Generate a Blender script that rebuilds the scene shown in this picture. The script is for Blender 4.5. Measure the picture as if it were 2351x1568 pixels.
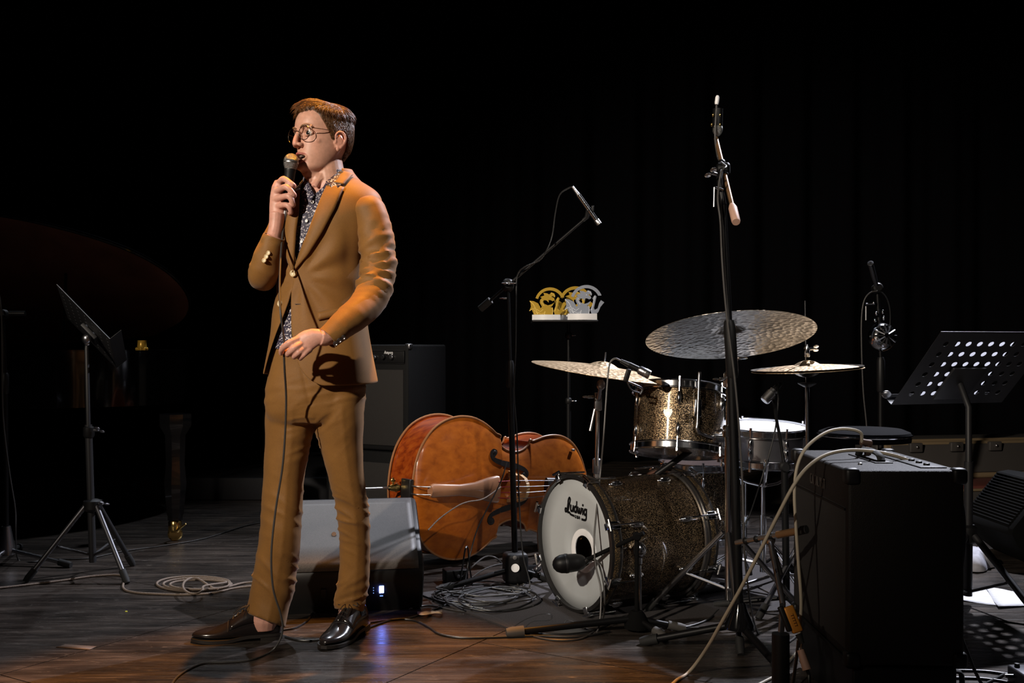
import bpy, bmesh, math, random
import numpy as np
from mathutils import Vector, Matrix, noise as mnoise

for o in list(bpy.data.objects):
    bpy.data.objects.remove(o, do_unlink=True)
scene = bpy.context.scene
C = scene.collection
PI = math.pi
random.seed(7)

# ---------------------------------------------------------------- camera
F, CX, HY, CAMH = 2400.0, 1175.5, 800.0, 1.0
cam_d = bpy.data.cameras.new('camera')
cam_d.sensor_fit = 'HORIZONTAL'
cam_d.sensor_width = 36.0
cam_d.lens = 36.0 * F / 2351.0
cam_d.shift_y = (HY - 784.0) / 2351.0
cam_d.clip_start = 0.05
cam = bpy.data.objects.new('camera', cam_d)
C.objects.link(cam)
cam.location = (0, 0, CAMH)
cam.rotation_euler = (PI / 2, 0, 0)
scene.camera = cam

# ---------------------------------------------------------------- world, stage lights, exposure
w = bpy.data.worlds.new('world')
scene.world = w
w.use_nodes = True
w.node_tree.nodes['Background'].inputs[0].default_value = (0.55, 0.62, 1.0, 1)
w.node_tree.nodes['Background'].inputs[1].default_value = 0.0012
scene.view_settings.view_transform = 'Standard'
scene.view_settings.look = 'None'
scene.view_settings.exposure = 0.0
scene.view_settings.gamma = 1.0
scene.view_settings.use_curve_mapping = False

def spot(name, loc, target, watts, color, angle, blend, radius):
    d = bpy.data.lights.new(name, 'SPOT')
    d.energy = watts
    d.color = color
    d.spot_size = math.radians(angle)
    d.spot_blend = blend
    d.shadow_soft_size = radius
    o = bpy.data.objects.new(name, d)
    C.objects.link(o)
    o.location = loc
    o.rotation_euler = (Vector(target) - Vector(loc)).to_track_quat('-Z', 'Y').to_euler()
    return o

spot('key_stage_spot', (-3.6, -1.6, 3.5), (-0.55, 3.7, 1.65), 2000, (1.0, 0.87, 0.72), 40, 1.0, 0.08)
spot('front_wash_spot', (2.5, -3.0, 5.0), (0.32, 4.75, 0.75), 620, (1.0, 0.93, 0.86), 16, 0.5, 0.10)
spot('amber_overhead_spot', (-0.2, 4.1, 6.3), (-0.58, 2.68, 0.0), 3100, (1.0, 0.37, 0.035), 22.5, 0.3, 0.07)
spot('white_back_spot', (3.5, 7.1, 5.6), (0.55, 3.6, 0.2), 3000, (0.86, 0.88, 1.0), 50, 0.6, 0.06)
spot('white_back_spot_left', (-1.6, 8.2, 5.6), (-1.3, 4.7, 0.0), 420, (0.84, 0.90, 1.0), 40, 0.7, 0.08)

# ---------------------------------------------------------------- pixel helpers (image taken as 2351 x 1568)
def P(px, py, Y):
    return Vector(((px - CX) * Y / F, Y, CAMH - (py - HY) * Y / F))
def G(px, py, z=0.0):
    Y = (CAMH - z) * F / (py - HY)
    return Vector(((px - CX) * Y / F, Y, z))

# ---------------------------------------------------------------- materials
def new_mat(name):
    m = bpy.data.materials.new(name)
    m.use_nodes = True
    nt = m.node_tree
    return m, nt, nt.nodes['Principled BSDF']
def setp(b, **k):
    names = {'color': 'Base Color', 'rough': 'Roughness', 'metal': 'Metallic', 'spec': 'Specular IOR Level',
             'sheen': 'Sheen Weight', 'sss': 'Subsurface Weight', 'trans': 'Transmission Weight', 'alpha': 'Alpha',
             'coat': 'Coat Weight', 'coatr': 'Coat Roughness', 'ior': 'IOR', 'estr': 'Emission Strength', 'ecol': 'Emission Color'}
    for kk, v in k.items():
        i = b.inputs[names[kk]]
        if kk in ('color', 'ecol'):
            v = (*v, 1)
        i.default_value = v
def plain(name, color, rough=0.5, metal=0.0, bump=None, vary=0.0, scale=20, **k):
    m, nt, b = new_mat(name)
    setp(b, color=color, rough=rough, metal=metal, **k)
    if vary or bump:
        tc = nt.nodes.new('ShaderNodeTexCoord')
        nz = nt.nodes.new('ShaderNodeTexNoise')
        nz.inputs['Scale'].default_value = scale
        nz.inputs['Detail'].default_value = 4
        nt.links.new(tc.outputs['Object'], nz.inputs['Vector'])
        if vary:
            mx = nt.nodes.new('ShaderNodeMix'); mx.data_type = 'RGBA'
            mx.inputs[6].default_value = tuple(c * (1 - vary) for c in color) + (1,)
            mx.inputs[7].default_value = tuple(min(1, c * (1 + vary)) for c in color) + (1,)
            nt.links.new(nz.outputs['Fac'], mx.inputs[0])
            nt.links.new(mx.outputs[2], b.inputs['Base Color'])
        if bump:
            bp = nt.nodes.new('ShaderNodeBump')
            bp.inputs['Strength'].default_value = bump[0]
            bp.inputs['Distance'].default_value = bump[1]
            nt.links.new(nz.outputs['Fac'], bp.inputs['Height'])
            nt.links.new(bp.outputs['Normal'], b.inputs['Normal'])
    return m
def ramp(nt, fac, stops):
    r = nt.nodes.new('ShaderNodeValToRGB')
    e = r.color_ramp.elements
    while len(e) < len(stops):
        e.new(0.5)
    for el, (p, c) in zip(e, stops):
        el.position = p
        el.color = (*c, 1)
    nt.links.new(fac, r.inputs['Fac'])
    return r
def noise_node(nt, vec, scale, detail=4, rough=0.6, dist=0.0):
    n = nt.nodes.new('ShaderNodeTexNoise')
    n.inputs['Scale'].default_value = scale
    n.inputs['Detail'].default_value = detail
    n.inputs['Roughness'].default_value = rough
    n.inputs['Distortion'].default_value = dist
    if vec is not None:
        nt.links.new(vec, n.inputs['Vector'])
    return n
def mapping(nt, vec, scale=(1, 1, 1), rot=(0, 0, 0)):
    mp = nt.nodes.new('ShaderNodeMapping')
    mp.inputs['Scale'].default_value = scale
    mp.inputs['Rotation'].default_value = rot
    nt.links.new(vec, mp.inputs['Vector'])
    return mp.outputs['Vector']
def mixc(nt, fac, a, b, mode='MIX'):
    mx = nt.nodes.new('ShaderNodeMix'); mx.data_type = 'RGBA'; mx.blend_type = mode
    for sock, v in ((mx.inputs[0], fac), (mx.inputs[6], a), (mx.inputs[7], b)):
        if hasattr(v, 'links') or hasattr(v, 'is_linked'):
            nt.links.new(v, sock)
        elif isinstance(v, tuple):
            sock.default_value = (*v, 1)
        else:
            sock.default_value = v
    return mx.outputs[2]
def bump_to(nt, b, height, strength, dist):
    bp = nt.nodes.new('ShaderNodeBump')
    bp.inputs['Strength'].default_value = strength
    bp.inputs['Distance'].default_value = dist
    nt.links.new(height, bp.inputs['Height'])
    nt.links.new(bp.outputs['Normal'], b.inputs['Normal'])

M = {}
M['black_metal'] = plain('black_metal', (0.004, 0.004, 0.0045), 0.45, 0.0, spec=0.22)
M['black_plastic'] = plain('black_plastic', (0.006, 0.006, 0.0065), 0.48, spec=0.35)
M['black_rubber'] = plain('black_rubber', (0.012, 0.012, 0.012), 0.75)
M['grey_rubber'] = plain('grey_rubber', (0.06, 0.055, 0.05), 0.7)
M['chrome'] = plain('chrome', (0.72, 0.73, 0.75), 0.14, 1.0)
M['dull_chrome'] = plain('dull_chrome', (0.40, 0.40, 0.42), 0.30, 1.0)
M['steel'] = plain('steel', (0.55, 0.55, 0.56), 0.32, 1.0)
M['brass'] = plain('brass', (0.80, 0.56, 0.20), 0.22, 1.0)
M['gold_glass'] = plain('gold_glass', (0.90, 0.55, 0.08), 0.30, 0.3)
M['tolex'] = plain('tolex', (0.0050, 0.0051, 0.0055), 0.65, spec=0.15, bump=(0.35, 0.004), vary=0.3, scale=420)
M['tolex_brown'] = plain('tolex_brown', (0.0085, 0.0068, 0.006), 0.6, spec=0.25, bump=(0.35, 0.004), vary=0.3, scale=420)
M['grille_cloth'] = plain('grille_cloth', (0.012, 0.010, 0.009), 0.8, bump=(0.5, 0.002), vary=0.6, scale=700)
M['white_paint'] = plain('white_paint', (0.85, 0.85, 0.86), 0.4)
M['cable_black'] = plain('cable_black', (0.010, 0.010, 0.010), 0.42)
M['cable_grey'] = plain('cable_grey', (0.045, 0.042, 0.040), 0.45)
M['cable_cream'] = plain('cable_cream', (0.38, 0.33, 0.25), 0.5)
M['cable_beige'] = plain('cable_beige', (0.20, 0.15, 0.115), 0.7, bump=(0.6, 0.004), vary=0.3, scale=240)
M['paper'] = plain('paper', (0.82, 0.82, 0.84), 0.7)
M['piano_black'] = plain('piano_black', (0.006, 0.006, 0.007), 0.10, coat=0.3)
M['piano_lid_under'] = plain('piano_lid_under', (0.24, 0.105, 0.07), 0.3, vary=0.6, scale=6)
M['curtain'] = plain('curtain', (0.0035, 0.0035, 0.0045), 0.95, spec=0.03)
M['ink'] = plain('ink', (0.008, 0.008, 0.009), 0.5)

# ---------------------------------------------------------------- mesh helpers
def tag(o, label=None, cat=None, group=None, kind=None):
    if label: o['label'] = label
    if cat: o['category'] = cat
    if group: o['group'] = group
    if kind: o['kind'] = kind
    return o
def thing(name, label, cat, loc=(0, 0, 0), group=None):
    o = bpy.data.objects.new(name, None)
    C.objects.link(o)
    o.location = loc
    o.empty_display_size = 0.1
    return tag(o, label, cat, group)
def root_loc(o):
    v = Vector((0, 0, 0))
    while o is not None:
        v += o.location
        o = o.parent
    return v
def catmull(pts, n=6):
    pts = [Vector(p) for p in pts]
    if len(pts) < 3 or n <= 1:
        return pts
    out = []
    ext = [pts[0] * 2 - pts[1]] + pts + [pts[-1] * 2 - pts[-2]]
    for i in range(1, len(ext) - 2):
        p0, p1, p2, p3 = ext[i - 1:i + 3]
        for k in range(n):
            t = k / n
            out.append(0.5 * ((2 * p1) + (p2 - p0) * t + (2 * p0 - 5 * p1 + 4 * p2 - p3) * t * t + (3 * p1 - p0 - 3 * p2 + p3) * t ** 3))
    out.append(pts[-1])
    return out
def interp(tab, x):
    xs = [t[0] for t in tab]
    if x <= xs[0]: return list(tab[0][1:])
    if x >= xs[-1]: return list(tab[-1][1:])
    for i in range(len(xs) - 1):
        if xs[i] <= x <= xs[i + 1]:
            t = (x - xs[i]) / (xs[i + 1] - xs[i])
            n = len(tab)
            a, b = tab[i], tab[i + 1]
            a0 = tab[max(i - 1, 0)]; b1 = tab[min(i + 2, n - 1)]
            res = []
            for j in range(1, len(a)):
                h = b[0] - a[0]
                m0 = ((b[j] - a0[j]) / max(1e-9, b[0] - a0[0])) * h
                m1 = ((b1[j] - a[j]) / max(1e-9, b1[0] - a[0])) * h
                t2, t3 = t * t, t ** 3
                res.append((2 * t3 - 3 * t2 + 1) * a[j] + (t3 - 2 * t2 + t) * m0 + (-2 * t3 + 3 * t2) * b[j] + (t3 - t2) * m1)
            return res
def lin(tab, x):
    xs = [t[0] for t in tab]
    return float(np.interp(x, xs, [t[1] for t in tab]))
def sm(a, b, x):
    t = min(1, max(0, (x - a) / (b - a)))
    return t * t * (3 - 2 * t)

class MB:
    def __init__(s):
        s.v, s.f = [], []
    def add(s, vs, fs):
        n = len(s.v)
        s.v += [Vector(v) for v in vs]
        s.f += [tuple(i + n for i in f) for f in fs]
        return s
    def rings(s, rings, closed=True, cap0=True, cap1=True):
        n = len(rings[0]); vs = [p for r in rings for p in r]; fs = []
        for i in range(len(rings) - 1):
            for j in range(n if closed else n - 1):
                k = (j + 1) % n
                fs.append((i * n + j, i * n + k, (i + 1) * n + k, (i + 1) * n + j))
        if closed and cap0: fs.append(tuple(range(n - 1, -1, -1)))
        if closed and cap1: fs.append(tuple((len(rings) - 1) * n + j for j in range(n)))
        return s.add(vs, fs)
    def tube(s, pts, r, n=8, sub=1, cap=True, flat=None):
        pts = [Vector(p) for p in pts]
        m0 = len(pts)
        rr = list(r) if hasattr(r, '__len__') else [r] * m0
        if sub > 1 and m0 > 2:
            pts = catmull(pts, sub)
            rr = [float(np.interp(i / sub, range(m0), rr)) for i in range(len(pts))]
        out = []
        up = None
        for i, p in enumerate(pts):
            t = (pts[min(i + 1, len(pts) - 1)] - pts[max(i - 1, 0)])
            if t.length < 1e-9: t = Vector((0, 0, 1))
            t.normalize()
            if up is None:
                up = Vector((0, 0, 1)) if abs(t.z) < 0.9 else Vector((1, 0, 0))
            x = up - t * up.dot(t)
            if x.length < 1e-6: x = t.orthogonal()
            x.normalize(); up = x
            y = t.cross(x)
            fl = flat or 1.0
            out.append([p + x * (rr[i] * math.cos(a) * fl) + y * (rr[i] * math.sin(a)) for a in [2 * PI * j / n for j in range(n)]])
        return s.rings(out, True, cap, cap)
    def box(s, c, size, R=None, bev=0.0):
        c = Vector(c); hx, hy, hz = [q / 2 for q in size]
        if bev <= 0:
            vs = [Vector((x * hx, y * hy, z * hz)) for z in (-1, 1) for y in (-1, 1) for x in (-1, 1)]
            fs = [(0, 2, 3, 1), (4, 5, 7, 6), (0, 1, 5, 4), (2, 6, 7, 3), (0, 4, 6, 2), (1, 3, 7, 5)]
        else:
            bm = bmesh.new(); bmesh.ops.create_cube(bm, size=1)
            for v in bm.verts: v.co = Vector((v.co.x * size[0], v.co.y * size[1], v.co.z * size[2]))
            bmesh.ops.bevel(bm, geom=list(bm.edges), offset=bev, segments=3, profile=0.5, affect='EDGES')
            bm.verts.index_update()
            vs = [v.co.copy() for v in bm.verts]; fs = [tuple(v.index for v in f.verts) for f in bm.faces]
            bm.free()
        if R is not None: vs = [R @ v for v in vs]
        return s.add([v + c for v in vs], fs)
    def lathe(s, prof, n=24, Mx=None, cap0=True, cap1=True, arc=2 * PI):
        Mx = Mx or Matrix.Identity(4)
        full = abs(arc - 2 * PI) < 1e-6
        m = n if full else n + 1
        rg = [[Mx @ Vector((r * math.cos(arc * j / n), r * math.sin(arc * j / n), z)) for j in range(m)] for r, z in prof]
        return s.rings(rg, full, cap0, cap1)
    def ell(s, c, rad, R=None, nu=16, nv=10):
        c = Vector(c); vs = []; fs = []
        R = R or Matrix.Identity(3)
        for i in range(1, nv):
            ph = PI * i / nv
            for j in range(nu):
                a = 2 * PI * j / nu
                vs.append(c + R @ Vector((rad[0] * math.sin(ph) * math.cos(a), rad[1] * math.sin(ph) * math.sin(a), rad[2] * math.cos(ph))))
        for i in range(nv - 2):
            for j in range(nu):
                k = (j + 1) % nu
                fs.append((i * nu + j, (i + 1) * nu + j, (i + 1) * nu + k, i * nu + k))
        t = len(vs); vs.append(c + R @ Vector((0, 0, rad[2]))); vs.append(c + R @ Vector((0, 0, -rad[2])))
        for j in range(nu):
            k = (j + 1) % nu
            fs.append((t, j, k)); fs.append((t + 1, (nv - 2) * nu + k, (nv - 2) * nu + j))
        return s.add(vs, fs)
    def prism(s, poly, th, Mx=None):
        Mx = Mx or Matrix.Identity(4); n = len(poly)
        vs = [Mx @ Vector((x, y, 0)) for x, y in poly] + [Mx @ Vector((x, y, th)) for x, y in poly]
        fs = [tuple(range(n - 1, -1, -1)), tuple(range(n, 2 * n))] + [(i, (i + 1) % n, n + (i + 1) % n, n + i) for i in range(n)]
        return s.add(vs, fs)
    def stroke(s, pts, wd, th, Mx, sub=5):
        """flat ribbon letter stroke of width wd lying on the plane of Mx"""
        p = catmull([Vector((x, y, 0)) for x, y in pts], sub) if len(pts) > 2 else [Vector((x, y, 0)) for x, y in pts]
        for i in range(len(p) - 1):
            d = (p[i + 1] - p[i])
            if d.length < 1e-9: continue
            d.normalize(); nn = Vector((-d.y, d.x, 0)) * wd / 2; e = d * wd * 0.25
            q = [p[i] - e - nn, p[i + 1] + e - nn, p[i + 1] + e + nn, p[i] - e + nn]
            s.prism([(v.x, v.y) for v in q], th, Mx)
        return s
    def build(s, name, mat, parent=None, smooth=True, angle=40, solid=0.0, subsurf=0):
        off = root_loc(parent) if parent is not None else Vector((0, 0, 0))
        me = bpy.data.meshes.new(name)
        me.from_pydata([tuple(v - off) for v in s.v], [], s.f)
        me.validate(); 
        bm = bmesh.new(); bm.from_mesh(me); bmesh.ops.recalc_face_normals(bm, faces=bm.faces); bm.to_mesh(me); bm.free()
        if smooth:
            me.polygons.foreach_set('use_smooth', [True] * len(me.polygons))
            me.set_sharp_from_angle(angle=math.radians(angle))
        me.materials.append(M[mat] if isinstance(mat, str) else mat)
        o = bpy.data.objects.new(name, me)
        C.objects.link(o)
        if parent is not None: o.parent = parent
        if solid:
            md = o.modifiers.new('thickness', 'SOLIDIFY'); md.thickness = solid; md.offset = 0
        if subsurf:
            md = o.modifiers.new('smooth', 'SUBSURF'); md.levels = subsurf; md.render_levels = subsurf
        return o
def bake(o):
    """apply all modifiers"""
    dg = bpy.context.evaluated_depsgraph_get()
    dg.update()
    me = bpy.data.meshes.new_from_object(o.evaluated_get(dg))
    old = o.data
    o.modifiers.clear()
    o.data = me
    bpy.data.meshes.remove(old)
    return o
def remesh(o, voxel, iters=4, factor=0.5):
    md = o.modifiers.new('remesh', 'REMESH'); md.mode = 'VOXEL'; md.voxel_size = voxel; md.use_smooth_shade = True
    if iters:
        sd = o.modifiers.new('soft', 'SMOOTH'); sd.iterations = iters; sd.factor = factor
    mats = list(o.data.materials)
    bake(o)
    if not o.data.materials:
        for m in mats: o.data.materials.append(m)
    o.data.polygons.foreach_set('use_smooth', [True] * len(o.data.polygons))
    return o
def frame(origin, zdir, xhint=(1, 0, 0)):
    z = Vector(zdir).normalized()
    x = Vector(xhint); x = (x - z * x.dot(z))
    if x.length < 1e-6: x = z.orthogonal()
    x.normalize(); y = z.cross(x)
    m = Matrix((x, y, z)).transposed().to_4x4()
    m.translation = Vector(origin)
    return m
def one(name, mat, mb, label, cat, group=None, kind=None, **k):
    """a top-level thing that is one mesh, with its origin at its base"""
    zs = [v.z for v in mb.v]; c = Vector((sum(v.x for v in mb.v) / len(mb.v), sum(v.y for v in mb.v) / len(mb.v), min(zs)))
    for v in mb.v: v -= c
    o = mb.build(name, mat, None, **k)
    o.location = c
    return tag(o, label, cat, group, kind)

# ================================================================ the setting
# worn dark stage floor: large sheets laid at a slant, scuffed
def floor_material():
    m, nt, b = new_mat('stage_floor_sheet')
    tc = nt.nodes.new('ShaderNodeTexCoord')
    geo = nt.nodes.new('ShaderNodeNewGeometry')
    pos = geo.outputs['Position']
    a = -math.radians(18)
    st = mapping(nt, pos, (0.9, 7.0, 1), (0, 0, a))
    n1 = noise_node(nt, st, 2.2, 8, 0.62, 0.6)
    base = ramp(nt, n1.outputs['Fac'], [(0.32, (0.012, 0.010, 0.0085)), (0.50, (0.034, 0.028, 0.024)), (0.70, (0.082, 0.068, 0.058))])
    n2 = noise_node(nt, pos, 1.3, 4, 0.55)
    big = ramp(nt, n2.outputs['Fac'], [(0.3, (0.45, 0.45, 0.47)), (0.7, (1.35, 1.3, 1.25))])
    col = mixc(nt, 1.0, base.outputs['Color'], big.outputs['Color'], 'MULTIPLY')
    st2 = mapping(nt, pos, (1.2, 26.0, 1), (0, 0, a + 0.12))
    n3 = noise_node(nt, st2, 3.0, 6, 0.75, 1.2)
    sc = ramp(nt, n3.outputs['Fac'], [(0.58, (0, 0, 0)), (0.72, (0.7, 0.7, 0.7))])
    col = mixc(nt, sc.outputs['Color'], col, (0.17, 0.145, 0.125))
    vz = nt.nodes.new('ShaderNodeTexVoronoi'); vz.inputs['Scale'].default_value = 7.0
    vz.inputs['Randomness'].default_value = 1.0
    nt.links.new(mapping(nt, pos, (0.55, 1.6, 1), (0, 0, a)), vz.inputs['Vector'])
    sp = ramp(nt, vz.outputs['Distance'], [(0.0, (1, 1, 1)), (0.075, (0, 0, 0))])
    n4 = noise_node(nt, pos, 5.0, 2)
    g4 = ramp(nt, n4.outputs['Fac'], [(0.55, (0, 0, 0)), (0.62, (1, 1, 1))])
    fac = mixc(nt, 1.0, sp.outputs['Color'], g4.outputs['Color'], 'MULTIPLY')
    col = mixc(nt, fac, col, (0.30, 0.26, 0.22))
    n5 = noise_node(nt, mapping(nt, pos, (1.0, 2.2, 1), (0, 0, a - .5)), 11, 9, .82, .8)
    g5 = ramp(nt, n5.outputs['Fac'], [(0.56, (0, 0, 0)), (0.70, (0.75, 0.75, 0.75))])
    col = mixc(nt, g5.outputs['Color'], col, (0.13, 0.112, 0.098))
    n6 = noise_node(nt, mapping(nt, pos, (0.5, 60.0, 1), (0, 0, 0.62)), 1.6, 3, .6, .4)
    g6 = ramp(nt, n6.outputs['Fac'], [(0.70, (0, 0, 0)), (0.76, (0.5, 0.5, 0.5))])
    col = mixc(nt, g6.outputs['Color'], col, (0.16, 0.135, 0.115))
    nt.links.new(col, b.inputs['Base Color'])
    rr = ramp(nt, n3.outputs['Fac'], [(0.35, (0.20, 0.20, 0.20)), (0.7, (0.42, 0.42, 0.42))])
    nt.links.new(rr.outputs['Color'], b.inputs['Roughness'])
    b.inputs['Specular IOR Level'].default_value = 0.42
    bump_to(nt, b, n3.outputs['Fac'], 0.18, 0.002)
    return m
M['floor'] = floor_material()
M['floor_seam'] = plain('floor_seam', (0.075, 0.060, 0.048), 0.7, vary=0.7, scale=14)
mb = MB().box((0, 5.0, -0.055), (16, 12.5, 0.10))
floor = mb.build('floor', 'floor_seam', None, smooth=False)
tag(floor, 'worn dark brown stage floor of large slanted sheets', None, None, 'structure')
ang = math.atan2(0.52, 0.854)
ux, uy = Vector((0.854, -0.52, 0)), Vector((0.52, 0.854, 0))
PW, PL = 1.06, 2.12
org = Vector((-1.569, 3.204, 0))
panel_me = None
for i in range(-5, 8):
    for j in range(-4, 5):
        c = org + ux * ((i + 0.5) * PW) + uy * ((j + 0.5) * PL + (PL / 2 if i % 2 else 0.0))
        if not (-5.5 < c.x < 5.5 and 0.6 < c.y < 9.6): continue
        if panel_me is None:
            q = MB().box((0, 0, -0.0035), (PW - 0.005, PL - 0.005, 0.007)).build('floor_sheet', 'floor', None, smooth=False)
            panel_me = q.data
        else:
            q = bpy.data.objects.new('floor_sheet', panel_me); C.objects.link(q)
        q.location = (c.x, c.y, 0.0)
        q.rotation_euler = (0, 0, -ang)
        q.parent = floor

# black drape hanging along the back and both sides, in soft folds
def drape(name, a, b, n, h, label, seed):
    rnd = random.Random(seed)
    a, b = Vector(a), Vector(b); d = (b - a); L = d.length; d.normalize(); nn = Vector((-d.y, d.x, 0))
    ph = [rnd.uniform(0, 6.28) for _ in range(3)]
    rows = []
    for k in range(9):
        z = -0.0 + h * k / 8
        row = []
        for i in range(n + 1):
            s = L * i / n
            o = 0.055 * math.sin(s * 13 + ph[0] + 0.6 * math.sin(s * 2.1)) + 0.03 * math.sin(s * 29 + ph[1]) * (0.6 + 0.4 * k / 8)
            row.append(a + d * s + nn * o + Vector((0, 0, z)))
        rows.append(row)
    m = MB().rings(rows, closed=False)
    o = m.build(name, 'curtain', None, solid=0.01)
    tag(o, label, None, None, 'structure')
    return o
drape('wall_back', (-6.5, 9.3, 0), (6.5, 9.3, 0), 520, 6.6, 'black pleated stage curtain across the back of the stage', 1)
drape('wall_left', (-6.2, 1.6, 0), (-6.2, 9.1, 0), 300, 6.6, 'black pleated side curtain at stage right', 2)
drape('wall_right', (6.2, 9.1, 0), (6.2, 1.6, 0), 300, 6.6, 'black pleated side curtain at stage left', 3)
# low black step along the back
M['riser_black'] = plain('riser_black', (0.022, 0.022, 0.027), 0.7, vary=0.3, scale=5)
mb = MB()
mb.box((-3.0, 7.75, 0.0725), (6.4, 1.7, 0.145), bev=0.004)
tag(mb.build('trim_1', 'riser_black', None), 'low black platform along the back of the stage', None, None, 'structure')

# drum rug
def rug_mat():
    m, nt, b = new_mat('rug_dark')
    geo = nt.nodes.new('ShaderNodeNewGeometry')
    n = noise_node(nt, geo.outputs['Position'], 160, 3)
    r = ramp(nt, n.outputs['Fac'], [(0.3, (0.020, 0.017, 0.018)), (0.7, (0.050, 0.043, 0.043))])
    nt.links.new(r.outputs['Color'], b.inputs['Base Color'])
    b.inputs['Roughness'].default_value = 0.9
    bump_to(nt, b, n.outputs['Fac'], 0.5, 0.003)
    return m
M['rug'] = rug_mat()
pts = [G(958, 1361, 0.006), G(1700, 1268, 0.006), G(1930, 1390, 0.006), G(1180, 1446, 0.006)]
mb = MB().prism([(p.x, p.y) for p in pts], 0.006)
one('drum_rug', 'rug', mb, 'thin dark rug lying under the drum kit', 'rug', smooth=False)

# ================================================================ the speaker: a man in an ochre suit
MY = 3.55
def skin_mat():
    m, nt, b = new_mat('skin')
    at = nt.nodes.new('ShaderNodeAttribute'); at.attribute_name = 'tint'
    geo = nt.nodes.new('ShaderNodeNewGeometry')
    n = noise_node(nt, geo.outputs['Position'], 60, 4)
    r = ramp(nt, n.outputs['Fac'], [(0.3, (0.86, 0.84, 0.82)), (0.7, (1.08, 1.05, 1.05))])
    col = mixc(nt, 1.0, at.outputs['Color'], r.outputs['Color'], 'MULTIPLY')
    nt.links.new(col, b.inputs['Base Color'])
    setp(b, rough=0.46, spec=0.4, sss=0.08)
    b.inputs['Subsurface Radius'].default_value = (0.010, 0.004, 0.002)
    return m
M['skin'] = skin_mat()
def suit_mat():
    m, nt, b = new_mat('suit_cloth')
    geo = nt.nodes.new('ShaderNodeNewGeometry')
    n = noise_node(nt, geo.outputs['Position'], 900, 2)
    n2 = noise_node(nt, geo.outputs['Position'], 9, 3)
    r = ramp(nt, n.outputs['Fac'], [(0.3, (0.155, 0.072, 0.0165)), (0.7, (0.255, 0.119, 0.0265))])
    r2 = ramp(nt, n2.outputs['Fac'], [(0.3, (0.88, 0.86, 0.84)), (0.7, (1.06, 1.05, 1.04))])
    nt.links.new(mixc(nt, 1.0, r.outputs['Color'], r2.outputs['Color'], 'MULTIPLY'), b.inputs['Base Color'])
    setp(b, rough=0.62, spec=0.28, sheen=0.10)
    bump_to(nt, b, n.outputs['Fac'], 0.15, 0.001)
    return m
M['suit'] = suit_mat()
def shirt_mat():
    m, nt, b = new_mat('floral_shirt')
    geo = nt.nodes.new('ShaderNodeNewGeometry')
    n = noise_node(nt, geo.outputs['Position'], 60, 2)
    vz = nt.nodes.new('ShaderNodeTexVoronoi'); vz.inputs['Scale'].default_value = 150
    nt.links.new(mixc(nt, 0.02, geo.outputs['Position'], n.outputs['Color']), vz.inputs['Vector'])
    r = ramp(nt, vz.outputs['Distance'], [(0.30, (0.62, 0.57, 0.60)), (0.46, (0.030, 0.026, 0.050))])
    n3 = noise_node(nt, geo.outputs['Position'], 75, 3)
    g = ramp(nt, n3.outputs['Fac'], [(0.40, (0.022, 0.020, 0.038)), (0.50, (0.72, 0.66, 0.66))])
    col = mixc(nt, 1.0, r.outputs['Color'], g.outputs['Color'], 'DARKEN')
    nt.links.new(col, b.inputs['Base Color'])
    setp(b, rough=0.6, spec=0.3)
    return m
M['shirt'] = shirt_mat()
def hair_mat():
    m, nt, b = new_mat('auburn_hair')
    at = nt.nodes.new('ShaderNodeNewGeometry')
    n = noise_node(nt, at.outputs['Position'], 160, 3)
    r = ramp(nt, n.outputs['Fac'], [(0.3, (0.045, 0.019, 0.007)), (0.7, (0.175, 0.074, 0.022))])
    nt.links.new(r.outputs['Color'], b.inputs['Base Color'])
    setp(b, rough=0.42, spec=0.4)
    return m
M['hair'] = hair_mat()
M['shoe_leather'] = plain('shoe_leather', (0.014, 0.011, 0.011), 0.20, bump=(0.12, 0.004), scale=60, coat=0.4, coatr=0.15)
M['shoe_sole'] = plain('shoe_sole', (0.016, 0.012, 0.010), 0.55)
M['lace'] = plain('lace', (0.012, 0.010, 0.010), 0.6)
M['horn_button'] = plain('horn_button', (0.62, 0.50, 0.30), 0.35, vary=0.3, scale=200)
M['pearl_button'] = plain('pearl_button', (0.80, 0.80, 0.80), 0.3)
M['belt'] = plain('belt', (0.05, 0.025, 0.012), 0.4)
M['eye_white'] = plain('eye_white', (0.70, 0.66, 0.62), 0.2)
M['iris'] = plain('iris', (0.014, 0.013, 0.012), 0.2)
M['teeth'] = plain('teeth', (0.75, 0.70, 0.62), 0.3)
M['brow'] = plain('brow', (0.16, 0.075, 0.03), 0.6)
M['wire'] = plain('spectacle_wire', (0.20, 0.16, 0.12), 0.25, 1.0)
def lens_mat():
    m, nt, b = new_mat('spectacle_lens')
    nt.nodes.remove(b)
    tr = nt.nodes.new('ShaderNodeBsdfTransparent'); gl = nt.nodes.new('ShaderNodeBsdfGlossy'); gl.inputs['Roughness'].default_value = 0.03
    mx = nt.nodes.new('ShaderNodeMixShader'); mx.inputs[0].default_value = 0.04
    nt.links.new(tr.outputs[0], mx.inputs[1]); nt.links.new(gl.outputs[0], mx.inputs[2])
    nt.links.new(mx.outputs[0], nt.nodes['Material Output'].inputs['Surface'])
    return m
M['lens'] = lens_mat()

man = thing('person', 'man in ochre suit and round glasses speaking into a handheld microphone', 'person', (P(735, 800, MY).x, MY, 0))

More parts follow.
